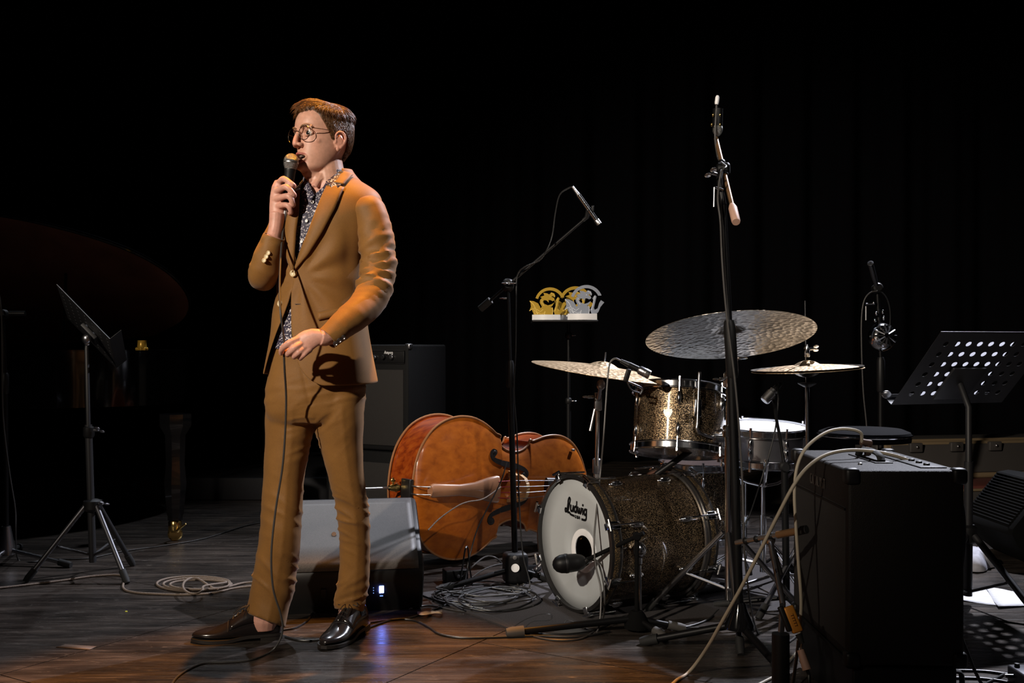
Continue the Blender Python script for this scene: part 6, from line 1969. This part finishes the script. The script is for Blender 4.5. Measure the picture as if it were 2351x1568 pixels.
for tip in (G(62, 1330, .014), G(290, 1333, .014), G(303, 1293, .014)):
    a = hub9 + (Vector((tip.x, tip.y, hub9.z)) - hub9).normalized() * .03
    leg_part(m9, a, tip, .0115, 'stand_black' if tip.y > 4.6 else 'dark_steel', fr=1.35)
    part(m9, 'brace', 'stand_black', [a.lerp(tip, .55), Vector((b9.x, 4.6, .09))], .0055, 8)

# ================================================================ trophies on a small black tray stand
def trophy(px, py, Y, yawd, matn, label, s=1.0):
    p = P(px, py, Y); p.z = P(0, 736, 5.9).z
    o = thing('trophy', label, 'trophy', p.to_tuple(), 'award trophies on the tray')
    k = Y / F / 11.755 * s
    R = Matrix.Rotation(math.radians(yawd), 4, 'Z')
    Mx = Matrix.Translation(p) @ R @ Matrix(((1, 0, 0, 0), (0, 0, -1, 0), (0, 1, 0, 0), (0, 0, 0, 1)))      # x right, y up, z to the camera
    q = lambda pts: [((x - 1650) * k, (1270 - y) * k) for x, y in pts]
    # base: flat block with a curved front
    nb = 18
    pl = [(-.5 + t / nb, .0) for t in range(nb + 1)]
    W_, D_, hb = 790 * k, 330 * k, 165 * k
    fr = [(W_ * (t - .5), -D_ * (.35 + .35 * math.sin(PI * t))) for t in np.linspace(0, 1, nb + 1)] + [(W_ * .5, D_ * .45), (-W_ * .5, D_ * .45)]
    MB().prism(fr, hb, Matrix.Translation(p) @ R).build('base', 'white_paint', o, angle=30)
    th = 60 * k
    Mp = Mx @ Matrix.Translation((0, 0, -th / 2 + .004))
    arc = [(1760 + 430 * math.cos(a), 760 - 430 * math.sin(a)) for a in np.linspace(math.radians(20), math.radians(163), 26)] + [(1755 + 350 * math.cos(a), 760 - 345 * math.sin(a)) for a in np.linspace(math.radians(163), math.radians(24), 26)]
    MB().prism(q(arc), th, Mp).build('arch', matn, o, angle=30)
    body_ = [(1175, 705), (1300, 720), (1420, 780), (1465, 860), (1490, 920), (1530, 880), (1470, 760), (1475, 690), (1530, 630), (1480, 600), (1600, 560), (1570, 480), (1680, 500), (1740, 530), (1800, 470), (1880, 500), (1910, 570), (1890, 620), (1850, 580), (1800, 590), (1880, 640), (1890, 690), (1830, 720), (1780, 690), (1720, 690), (1720, 760), (1660, 700), (1590, 690), (1560, 740), (1600, 800), (1700, 840), (1800, 810), (1880, 760), (1820, 860), (1770, 890), (1840, 910), (1850, 1000), (1835, 1110), (1300, 1110), (1280, 1050), (1240, 960), (1170, 1000), (1220, 880), (1210, 780)]
    MB().prism(q(body_), th, Mp).build('creature', matn, o, angle=30)
    sax = [(1920, 690), (1985, 600), (2030, 640), (2000, 780), (1960, 950), (1985, 1000), (2060, 960), (2100, 820), (2150, 740), (2240, 800), (2140, 920), (2080, 1060), (2000, 1130), (1900, 1110), (1860, 1000), (1920, 860), (1945, 740)]
    MB().prism(q(sax), th, Mp).build('horn', matn, o, angle=30)
    # raised ridges: wing ribs, belly line, eye
    rg = MB()
    Mr = Mx @ Matrix.Translation((0, 0, th / 2 + .003))
    for pts in ([(1190, 720), (1300, 830), (1420, 1080)], [(1180, 990), (1290, 940), (1400, 1080)], [(1330, 870), (1310, 980), (1340, 1090)], [(1390, 950), (1480, 1010), (1560, 960)], [(1430, 1040), (1520, 1080), (1610, 1050)],
                [(1540, 690), (1530, 760), (1590, 850)], [(1820, 900), (1840, 1000), (1820, 1100)], [(1620, 1010), (1600, 1100)], [(1800, 500), (1870, 540), (1890, 600)], [(1980, 640), (1940, 820), (1900, 1000)]):
        rg.stroke(q(pts), .0030 * Y / 5, .002, Mr, 5)
    rg.ell(Mr @ Vector((*q([(1765, 600)])[0], 0)), (.004, .003, .004), None, 10, 8)
    rg.build('ridge', matn + '_edge', o, smooth=False)['kind'] = 'stuff'
    return o
M['trophy_gold'] = plain('trophy_gold', (.42, .26, .02), .34, .5)
M['trophy_gold_edge'] = plain('trophy_gold_edge', (.95, .68, .16), .3, .5)
M['trophy_silver_edge'] = plain('trophy_silver_edge', (.80, .84, .92), .3, .4)
M['trophy_silver'] = plain('trophy_silver', (.26, .29, .35), .36, .4)
TY = 5.9
trophy(1254, 736, TY, -4, 'trophy_gold', 'front gold creature trophy on a white base, leftmost of three', .95)
trophy(1337, 731, TY - .14, -4, 'trophy_silver', 'silver creature trophy on a white base', 1.0)
trophy(1312, 727, TY + .14, -4, 'trophy_gold', 'gold creature trophy half hidden behind the silver one', 1.0)
tz = P(0, 736, TY).z
tcx = P(1308, 736, TY).x
ts = thing('tray_stand', 'black tray on a thin black pole carrying the trophies', 'tray stand', (tcx, TY + .12, 0))
MB().box((tcx - .035, TY + .01, tz - .0065), (.36, .40, .012), None, .004).build('tray', 'black_plastic', ts)
part(ts, 'upper_tube', 'black_metal', [(tcx, TY + .12, tz - .016), (tcx, TY + .12, .62)], .010, 12)
part(ts, 'lower_tube', 'black_metal', [(tcx, TY + .12, .70), (tcx, TY + .12, .05)], .014, 12)
for zz in (tz - .10, .68):
    MB().lathe([(.014, 0), (.019, .006), (.019, .03), (.014, .036)], 14, frame((tcx, TY + .12, zz), (0, 0, 1))).build('collar', 'black_plastic', ts)
    wing(ts, Vector((tcx + .02, TY + .115, zz + .018)), (1, -.2, 0), .02, 'dull_chrome')
for a in (30, 150, 270):
    e = Vector((math.cos(math.radians(a)), math.sin(math.radians(a)), 0))
    leg_part(ts, Vector((tcx, TY + .12, .2)), Vector((tcx, TY + .12, .014)) + e * .34, .009, 'black_metal')

# ================================================================ grand piano at the back left
PYc = 6.1
pn = thing('grand_piano', 'black grand piano with raised lid in the dark at far left', 'piano', (-3.4, 6.6, 0))
# plan of the case: straight side away from us, curved side towards the right and the audience
plan = [(-5.2, 5.75), (-4.2, 5.72), (-3.5, 5.72), (-3.0, 5.78), (-2.6, 5.92), (-2.28, 6.12), (-2.10, 6.36), (-2.06, 6.62), (-2.16, 6.84), (-2.40, 7.02), (-2.8, 7.10), (-5.2, 7.15)]
pl = [Vector((x, y, 0)) for x, y in plan]
pp = catmull(pl[:10], 5) + [pl[10], pl[11]]
rz0, rz1 = .66, .985
cenp = Vector((-3.7, 6.4, 0))
MB().rings([[Vector((p.x, p.y, z)) for p in pp] for z in (rz0, rz1)], True, True, False).build('case', 'piano_black', pn, angle=30)
def inset(p, k): return cenp + (p - cenp) * k
MB().rings([[Vector((p.x, p.y, rz1 + .004)) for p in pp], [Vector((inset(p, .975).x, inset(p, .975).y, rz1 + .004)) for p in pp], [Vector((inset(p, .975).x, inset(p, .975).y, rz1 - .12)) for p in pp]], True, False, False).build('rim', 'piano_black', pn, angle=30)
MB().tube([Vector((p.x, p.y, rz1 + .004)) for p in pp], .0035, 6).build('rim_edge', 'piano_black', pn)
M['soundboard'] = plain('soundboard', (.16, .085, .03), .4)
MB().add([Vector((inset(p, .97).x, inset(p, .97).y, rz1 - .11)) for p in pp], [tuple(range(len(pp)))]).build('soundboard', 'soundboard', pn, smooth=False)
# lid: hinged on the far straight side, leaning open
hinge_y, hz = 7.12, rz1 + .02
lid = []
op = math.radians(34)
lid_plan = [Vector((p.x, p.y - .02, 0)) for p in pp]
def lidpt(p, t=0.0):
    r = hinge_y - p.y
    return Vector((p.x, hinge_y - r * math.cos(op) + math.sin(op) * t * -1, hz + r * math.sin(op) - math.cos(op) * t * -1))
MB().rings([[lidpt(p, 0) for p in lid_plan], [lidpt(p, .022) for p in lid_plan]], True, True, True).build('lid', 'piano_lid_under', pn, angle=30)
m = MB().tube([lidpt(p, .011) for p in lid_plan[8:50]], .012, 8); m.build('lid_edge', 'piano_black', pn)
part(pn, 'lid_prop', 'piano_black', [Vector((-2.62, 6.12, rz1)), lidpt(Vector((-2.75, 6.3, 0)), -.005)], .010, 10)
def leg_(x, y):
    o = MB().lathe([(.085, rz0), (.085, .60), (.055, .55), (.050, .40), (.060, .30), (.045, .14), (.040, .13), (.040, .11)], 8, frame((x, y, 0), (0, 0, 1))).build('leg', 'piano_black', pn, angle=30)
    MB().lathe([(.026, .045), (.034, .06), (.034, .10), (.024, .112)], 18, frame((x, y, 0), (0, 0, 1))).build('ferrule', 'brass', o)
    MB().lathe([(.0001, -.016), (.030, -.016), (.037, -.010), (.037, .010), (.030, .016), (.0001, .016)], 24, frame((x, y, .037), (.35, -.94, 0))).build('caster', 'brass', o)
    part(o, 'caster_brake', 'brass', [Vector((x + .02, y - .03, .06)), Vector((x + .075, y - .06, .098))], [.006, .004], 8)
lp_ = G(399, 1243)
leg_(lp_.x, lp_.y + .02)
leg_(-4.6, 6.0); leg_(-4.6, 6.9)
# prop stick foot: brass cup and leather pad seen on the rim
gp_ = P(326, 797, 5.82)
jar = thing('amber_tumbler', 'small amber cut-glass tumbler standing on the piano rim', 'glass', (gp_.x, gp_.y, rz1 + .004))
MB().lathe([(.020, 0), (.030, .002), (.031, .010), (.026, .016), (.023, .05), (.024, .056), (.021, .056), (.019, .02), (.0001, .018)], 18, frame((gp_.x, gp_.y, rz1 + .004), (0, 0, 1)), True, False).build('cup', 'gold_glass', jar)
for k in range(9):
    a = 2 * PI * k / 9
    MB().ell(Vector((gp_.x + .029 * math.cos(a), gp_.y + .029 * math.sin(a), rz1 + .012)), (.007, .007, .009), None, 10, 8).build('cut_facet', 'gold_glass', jar)

# ================================================================ cases, papers, cloth and speaker at the right back
cs0 = P(2130, 1165, 6.4)
M['case_trim'] = plain('case_trim', (.26, .19, .11), .4, .3)
M['case_red'] = plain('case_red', (.12, .030, .022), .7, vary=.3, scale=8)
M['case_grey'] = plain('case_grey', (.05, .045, .042), .6)
oc = thing('open_instrument_case', 'open instrument case with red lining on the floor at far right', 'case', (2.95, 6.55, 0))
c1, c2 = Vector((2.50, 6.30, 0)), Vector((3.75, 6.55, 0))
cd = (c2 - c1).normalized(); cb_ = Vector((-cd.y, cd.x, 0)); Rc = Matrix((cd, cb_, Vector((0, 0, 1)))).transposed()
CL = (c2 - c1).length
cen = (c1 + c2) / 2 + cb_ * .2
MB().box(cen + Vector((0, 0, .075)), (CL, .42, .13), Rc, .02).build('tray', 'case_grey', oc)
MB().box(cen + Vector((0, 0, .145)), (CL - .06, .36, .03), Rc, .014).build('lining', 'case_red', oc)
MB().box((c1 + c2) / 2 - cb_ * .012 + Vector((0, 0, .022)), (CL, .012, .022), Rc, .004).build('trim', 'case_trim', oc)
MB().box((c1 + c2) / 2 - cb_ * .012 + Vector((0, 0, .140)), (CL, .012, .016), Rc, .004).build('trim', 'case_trim', oc)
for t in (.12, .36, .62):
    q = c1 + cd * (CL * t) - cb_ * .018
    MB().box(q + Vector((0, 0, .115)), (.05, .012, .05), Rc, .004).build('latch', 'steel', oc)
lid_t = Matrix((cd, cb_, Vector((0, 0, 1)))).transposed() @ Matrix.Rotation(math.radians(62), 3, 'X')
c2c = cen + cb_ * .24 + Vector((0, 0, .27))
MB().box(c2c, (CL, .26, .055), lid_t, .015).build('lid', 'case_trim', oc)
MB().box(c2c + lid_t @ Vector((0, 0, -.03)) * -1, (CL - .08, .20, .02), lid_t, .008).build('lid_lining', 'case_grey', oc)
for t in (.15, .38, .6):
    MB().box(c1 + cd * (CL * t) + cb_ * .42 + Vector((0, 0, .36)), (.09, .03, .06), Rc, .006).build('lid_latch', 'case_grey', oc)
    MB().ell(c1 + cd * (CL * t) + cb_ * .40 + Vector((0, 0, .365)), (.010, .010, .010), None, 10, 8).build('stud', 'steel', oc)
c3 = thing('instrument_case', 'closed tan trimmed instrument case behind the open red one', 'case', (3.1, 7.15, 0))
q = Vector((3.1, 7.15, 0))
MB().box(q + Vector((0, 0, .20)), (1.5, .30, .40), Rc @ Matrix.Rotation(math.radians(0), 3, 'Z'), .03).build('body', 'case_grey', c3)
for zz in (.10, .26, .385):
    MB().box(q - cb_ * .152 + Vector((0, 0, zz)), (1.46, .012, .03), Rc, .004).build('trim', 'case_trim', c3)
for t in (-.5, -.2, .1, .4):
    MB().box(q - cb_ * .160 + cd * t + Vector((0, 0, .30)), (.07, .016, .09), Rc, .005).build('latch', 'case_trim', c3)

rm0 = [(2290, 1218), (2294, 1202), (2374, 1102), (2400, 1098), (2500, 1112), (2500, 1296), (2365, 1296), (2304, 1246)]
sp = thing('side_monitor', 'black wedge speaker with ribbed grille cut by the right edge', 'speaker', (P(2380, 1296, 4.84).x, 4.95, 0))
m = MB(); YA, YB = 4.72, 5.22
rows = []
for Y_, k in ((YA, .94), (YA + .02, 1.0), (YB - .02, 1.0), (YB, .94)):
    r = []
    for x, y in rm0:
        p = P(x, y, YA + .12); c = P(2380, 1190, YA + .12)
        zz = max(0.002, (c + (p - c) * k).z)
        r.append(Vector(((c + (p - c) * k).x, Y_, zz)))
    rows.append(r)
zmin = min(v.z for r in rows for v in r)
m.rings([[v - Vector((0, 0, zmin)) for v in r] for r in rows]).build('cabinet', 'matte_black', sp, angle=30)
g0, g1 = P(2295, 1200, YA + .12) - Vector((0, 0, zmin)), P(2373, 1103, YA + .12) - Vector((0, 0, zmin))
gn = Vector((-(g1 - g0).z, 0, (g1 - g0).x)).normalized()
for k in range(16):
    a = g0.lerp(g1, (k + .5) / 16) + gn * .003
    MB().tube([Vector((a.x, YA + .03, a.z)), Vector((a.x, YB - .03, a.z))], .0042, 6).build('grille_bar', 'matte_black', sp)
# papers on the floor
def paper_mat():
    m, nt, b = new_mat('score_paper')
    tc = nt.nodes.new('ShaderNodeTexCoord')
    wv = nt.nodes.new('ShaderNodeTexWave'); wv.inputs['Scale'].default_value = 16; wv.bands_direction = 'Y'; wv.inputs['Distortion'].default_value = .3
    nt.links.new(tc.outputs['Object'], wv.inputs['Vector'])
    r = ramp(nt, wv.outputs['Color'], [(.03, (.45, .45, .47)), (.10, (.86, .86, .88))])
    nt.links.new(r.outputs['Color'], b.inputs['Base Color'])
    setp(b, rough=.7)
    return m
M['score_paper'] = paper_mat()
def sheet(pts, lbl, z):
    q = [G(x, y, z) for x, y in pts]
    m = MB(); rows = []
    for i in range(7):
        a, b = q[0].lerp(q[3], i / 6), q[1].lerp(q[2], i / 6)
        rows.append([a.lerp(b, j / 6) + Vector((0, 0, .003 * math.sin(i * 1.3 + j * .9) + .003)) for j in range(7)])
    m.rings(rows, closed=False)
    return one('sheet_of_paper', 'score_paper', m, lbl, 'paper', solid=.0006)
sheet([(2168, 1360), (2262, 1350), (2310, 1394), (2180, 1376)], 'left sheet of white paper on the floor by the right music stand', .001)
sheet([(2262, 1350), (2352, 1362), (2420, 1386), (2292, 1396)], 'right sheet of white paper on the floor by the right music stand', .004)
# crumpled cloth
m = MB(); c = G(2226, 1300); rows = []
for i in range(20):
    v = i / 19; r = []
    for j in range(28):
        u = 2 * PI * j / 28
        rad = (.085 + .02 * math.sin(3 * u + 1)) * math.sin(v * PI * .5 + .02) ** .7
        hgt = .072 * math.cos(v * PI * .5) ** .8
        p = Vector((c.x + rad * 1.25 * math.cos(u), c.y + rad * 1.5 * math.sin(u), .006 + hgt))
        f = mnoise.noise(Vector((p.x * 22, p.y * 16, 3.3))) * .050 * math.sin(v * PI)
        p += Vector((math.cos(u) * f, math.sin(u) * f, abs(f) * .8))
        r.append(p)
    rows.append(r)
m.rings(rows, True, False, True)
M['cloth'] = plain('cloth', (.40, .40, .45), .8, vary=.5, scale=30)
one('crumpled_cloth', 'cloth', m, 'crumpled white cloth lying on the floor behind the right music stand', 'cloth', angle=80)
# effect pedal at the lower right corner
pdl = thing('effects_pedal', 'small effects pedal with white stripes at the bottom right corner', 'pedal', G(2362, 1578).to_tuple())
pc_ = G(2362, 1578)
MB().box(pc_ + Vector((0, 0, .026)), (.075, .115, .05), None, .006).build('body', 'dark_steel', pdl)
for k in range(4):
    MB().box(pc_ + Vector((-.026 + .007 * k, -.058, .040 - .002 * (k % 2))), (.0035, .004, .014), None).build('stripe', 'white_paint', pdl)
for sx in (-.02, .02):
    MB().lathe([(.008, 0), (.007, .012), (.0001, .013)], 14, frame(pc_ + Vector((sx, .03, .05)), (0, 0, 1))).build('knob', 'black_plastic', pdl)
part(pdl, 'jack', 'dull_chrome', [pc_ + Vector((-.037, .01, .03)), pc_ + Vector((-.065, .012, .03))], .006, 10)

# ================================================================ cables on the floor
def fcable(name, mat, pts, r, label, z=.004, sub=6, pre=()):
    m = MB().tube(list(pre) + [G(x, y, z + (q[0] if q else 0)) for x, y, *q in pts], r, 8, sub)
    return one(name, mat, m, label, 'cable')
# cream guitar cables on the amplifier
top_j = gpt(GD * .80, GW * .80, GZ1 + .006)
jk2 = P(1990, 1018, 3.10)
gj = thing('jack_plug', 'brown angled jack plug standing on the amplifier top', 'plug', gpt(.20, .40, GZ1).to_tuple())
jb = P(1992, 1034, 3.12); jb.z = GZ1 + .002
jt = jb + Vector((0, 0, .034))
M['plug_brown'] = plain('plug_brown', (.10, .06, .045), .4, .4)
part(gj, 'body', 'plug_brown', [jb, jt], .010, 12)
part(gj, 'elbow', 'plug_brown', [jt + Vector((.008, 0, 0)), jt + Vector((-.022, -.01, .006))], [.011, .010], 12)
m = MB().tube([jt + Vector((-.02, -.01, .006)), P(1975, 993, 3.09), P(1945, 985, 3.07), P(1910, 988, 3.05), P(1878, 1004, 3.02), P(1848, 1032, 2.99), P(1830, 1072, 2.97), P(1824, 1130, 2.96), P(1827, 1200, 2.95), P(1833, 1290, 2.94), P(1839, 1370, 2.93), P(1838, 1420, 2.93), P(1830, 1500, 2.92), G(1815, 1640, .005), G(1850, 1680, .005)], .0048, 10, 6)
one('guitar_cable', 'cable_cream', m, 'cream cable arching from the jack plug down the amplifier front', 'cable')
m = MB().tube([P(2092, 1059, 2.98), P(2050, 1045, 2.98), P(2000, 1036, 2.98), P(1945, 1034, 2.96), P(1895, 1045, 2.93), P(1855, 1072, 2.90), P(1822, 1115, 2.88), P(1785, 1185, 2.90), P(1745, 1265, 2.93), P(1700, 1352, 2.97), P(1655, 1432, 3.04), P(1632, 1473, 3.10), P(1608, 1510, 3.18), G(1580, 1545, .008), G(1556, 1560, .006), G(1530, 1578, .006), G(1450, 1600, .006)], .0052, 10, 6)
one('guitar_cable', 'cable_cream', m, 'long cream cable sweeping from the amplifier to the floor in front', 'cable')
fcable('floor_cable', 'cable_cream', [(1725, 1580), (1760, 1562), (1790, 1545), (1815, 1515), (1835, 1490)], .0045, 'short cream cable at the bottom beside the short stand')
# rope-like beige cable left of the man
rp = [(-20, 1352), (60, 1343), (140, 1333), (220, 1322), (282, 1322), (283, 1350), (310, 1360), (370, 1364), (430, 1365), (490, 1361), (540, 1350), (600, 1343)]
fcable('rope_cable', 'cable_beige', rp, .0046, 'long beige cable trailing across the floor at left', .005)
def loops(pts_list): return pts_list
cl_ = []
for k in range(3):
    for a in np.linspace(0, 2 * PI, 15)[:-1]:
        cl_.append((446 + (86 - 9 * k) * math.cos(a) + 6 * k, 1340 + (17 - 3.0 * k) * math.sin(a) + k, .006 * k))
for a in np.linspace(0, 2 * PI * .9, 10):
    cl_.append((445 + 25 * math.cos(a), 1345 + 18 * math.sin(a), .026))
fcable('coiled_cable', 'cable_beige', cl_ + [(500, 1352, .01), (560, 1338), (620, 1336)], .0046, 'coil of beige cable lying on the floor left of the man', .005, 4)
fcable('floor_cable', 'cable_black', [(655, 1462), (690, 1470), (735, 1469), (775, 1462), (830, 1447), (870, 1432), (905, 1422), (950, 1424), (985, 1440), (1010, 1456), (1060, 1464), (1140, 1463), (1230, 1460), (1330, 1462), (1400, 1450)], .0042, 'thick black cable running from behind the right shoe along the stage front')
fcable('floor_cable', 'cable_black', [(650, 1446), (680, 1440), (706, 1424), (718, 1404), (720, 1396)], .0036, 'black power lead from the monitor to the floor between the shoes')
fcable('floor_cable', 'cable_black', [(830, 1432), (880, 1425), (930, 1420), (960, 1412), (1000, 1398), (1030, 1385), (1042, 1372), (1048, 1356), (1055, 1338), (1062, 1300, .09), (1068, 1262, .17), (1074, 1258, .17), (1078, 1300, .09), (1085, 1345)], .0036, 'black cable standing up in a narrow loop in front of the double bass')
rnd = random.Random(11)
for k in range(7):
    cx_, cy_, rx, ry = 1110 + rnd.uniform(-30, 40), 1368 + rnd.uniform(-18, 20), rnd.uniform(55, 115), rnd.uniform(12, 26)
    a0 = rnd.uniform(0, 6.28)
    pts = [(cx_ + rx * math.cos(a0 + a) * (1 + .15 * rnd.uniform(-1, 1)), cy_ + ry * math.sin(a0 + a) * (1 + .2 * rnd.uniform(-1, 1)), .003 + .004 * k * (.5 + .5 * math.sin(a))) for a in np.linspace(0, rnd.uniform(6.5, 10.5), 18)]
    fcable('tangled_cable', 'cable_black' if k % 3 else 'cable_grey', pts, .0034, 'one of the tangled dark cable loops at the foot of the left boom stand', .006, 5)['group'] = 'tangled cable loops by the bass drum'
for k, pts in enumerate(([(1060, 1325, .02), (1085, 1300, .07), (1115, 1278, .09), (1140, 1282, .08), (1160, 1305, .03), (1175, 1335)], [(1075, 1332, .02), (1110, 1308, .05), (1145, 1296, .06), (1165, 1300, .05), (1180, 1318, .03), (1190, 1345)])):
    fcable('arched_cable', 'cable_grey', pts, .0034, ('taller' if k == 0 else 'lower') + ' dark cable arch left of the boom stand hub', .006)
fcable('floor_cable', 'cable_black', [(1180, 1440), (1205, 1424), (1240, 1412), (1265, 1412), (1262, 1425), (1225, 1428), (1208, 1440), (1212, 1452), (1300, 1456), (1370, 1445), (1420, 1420), (1450, 1413), (1500, 1422), (1560, 1440), (1620, 1425), (1650, 1400)], .0036, 'thin black cable winding along under the bass drum')
fcable('floor_cable', 'cable_black', [(2185, 1539), (2260, 1541), (2330, 1550), (2400, 1556)], .0045, 'upper black cable on the floor right of the amplifier')
fcable('floor_cable', 'cable_black', [(2180, 1556), (2240, 1557), (2290, 1562), (2340, 1572)], .0045, 'lower black cable on the floor right of the amplifier')
fcable('floor_cable', 'cable_black', [(2258, 1572), (2290, 1556), (2320, 1542), (2360, 1538), (2420, 1542)], .0045, 'black cable curving up to the effects pedal')
m = MB().tube([P(2175, 1120, 3.02), P(2192, 1128, 3.04), P(2205, 1150, 3.06), P(2212, 1180, 3.07), P(2214, 1240, 3.08), P(2205, 1330, 3.09), P(2196, 1400, 3.09), P(2203, 1450, 3.08), P(2222, 1500, 3.07), P(2238, 1540, 3.06), G(2262, 1580, .006), G(2300, 1600, .006)], .0050, 8, 5)
one('power_cable', 'cable_black', m, 'black lead hanging behind the amplifier right side to the floor', 'cable')
m = MB().tube([P(983, 1217, 4.42), P(1010, 1190, 4.47), P(1050, 1162, 4.53), P(1075, 1152, 4.57), P(1110, 1145, 4.62), P(1150, 1118, 4.70)], .0030, 8, 5)
one('pickup_lead', 'cable_beige', m, 'thin lead lying across the face of the double bass', 'cable')
m = MB().tube([P(1164, 1060, 4.60), P(1150, 1105, 4.55), P(1120, 1165, 4.50), P(1096, 1215, 4.46), P(1082, 1262, 4.42), P(1072, 1310, 4.40), G(1066, 1350, .005)], .0030, 8, 5)
one('bass_lead', 'cable_black', m, 'black lead dropping from the bass bridge to the floor', 'cable')
MB_ = MB().box(G(1045, 1335) + Vector((0, 0, .028)), (.10, .07, .055), Matrix.Rotation(.3, 3, 'Z'), .006)
dib = thing('direct_box', 'small black direct box among the cables', 'box', G(1045, 1335).to_tuple())
MB_.build('body', 'black_metal', dib)
MB().lathe([(.007, 0), (.007, .012), (.0001, .012)], 12, frame(G(1045, 1335) + Vector((.015, -.035, .03)), (0.2, -1, 0))).build('jack', 'dull_chrome', dib)
# torn leaf of paper on the floor, bit of tape, yellow dot
m = MB().rings([[G(x, y, .004 + .012 * abs(math.sin(k * 2.2))) for x, y in ((958 + 9.5 * k, 1404 + 1.2 * math.sin(k * 1.6) - .5 * k), (959 + 9.5 * k, 1411 + 1.8 * math.sin(k * 1.1) - .4 * k))] for k in range(7)], closed=False)
M['tan_paper'] = plain('tan_paper', (.36, .25, .15), .6)
one('paper_scrap', 'tan_paper', m, 'curled tan scrap on the floor right of the monitor', 'scrap', solid=.001)
m = MB().add([G(128, 1486, .0015), G(150, 1479, .0015), G(222, 1484, .0015), G(205, 1492, .0015)], [(0, 1, 2, 3)])
M['tape'] = plain('tape', (.085, .055, .035), .6)
one('tape_mark', 'tape', m, 'flat brown tape mark on the floor at lower left', 'tape', solid=.001)
m = MB().lathe([(.0045, 0), (.0045, .0015), (.0001, .002)], 12, frame(G(290, 1404), (0, 0, 1)))
M['yellow'] = plain('yellow_dot', (.75, .70, .05), .4)
one('yellow_sticker', 'yellow', m, 'tiny yellow dot sticker on the floor at left', 'sticker')
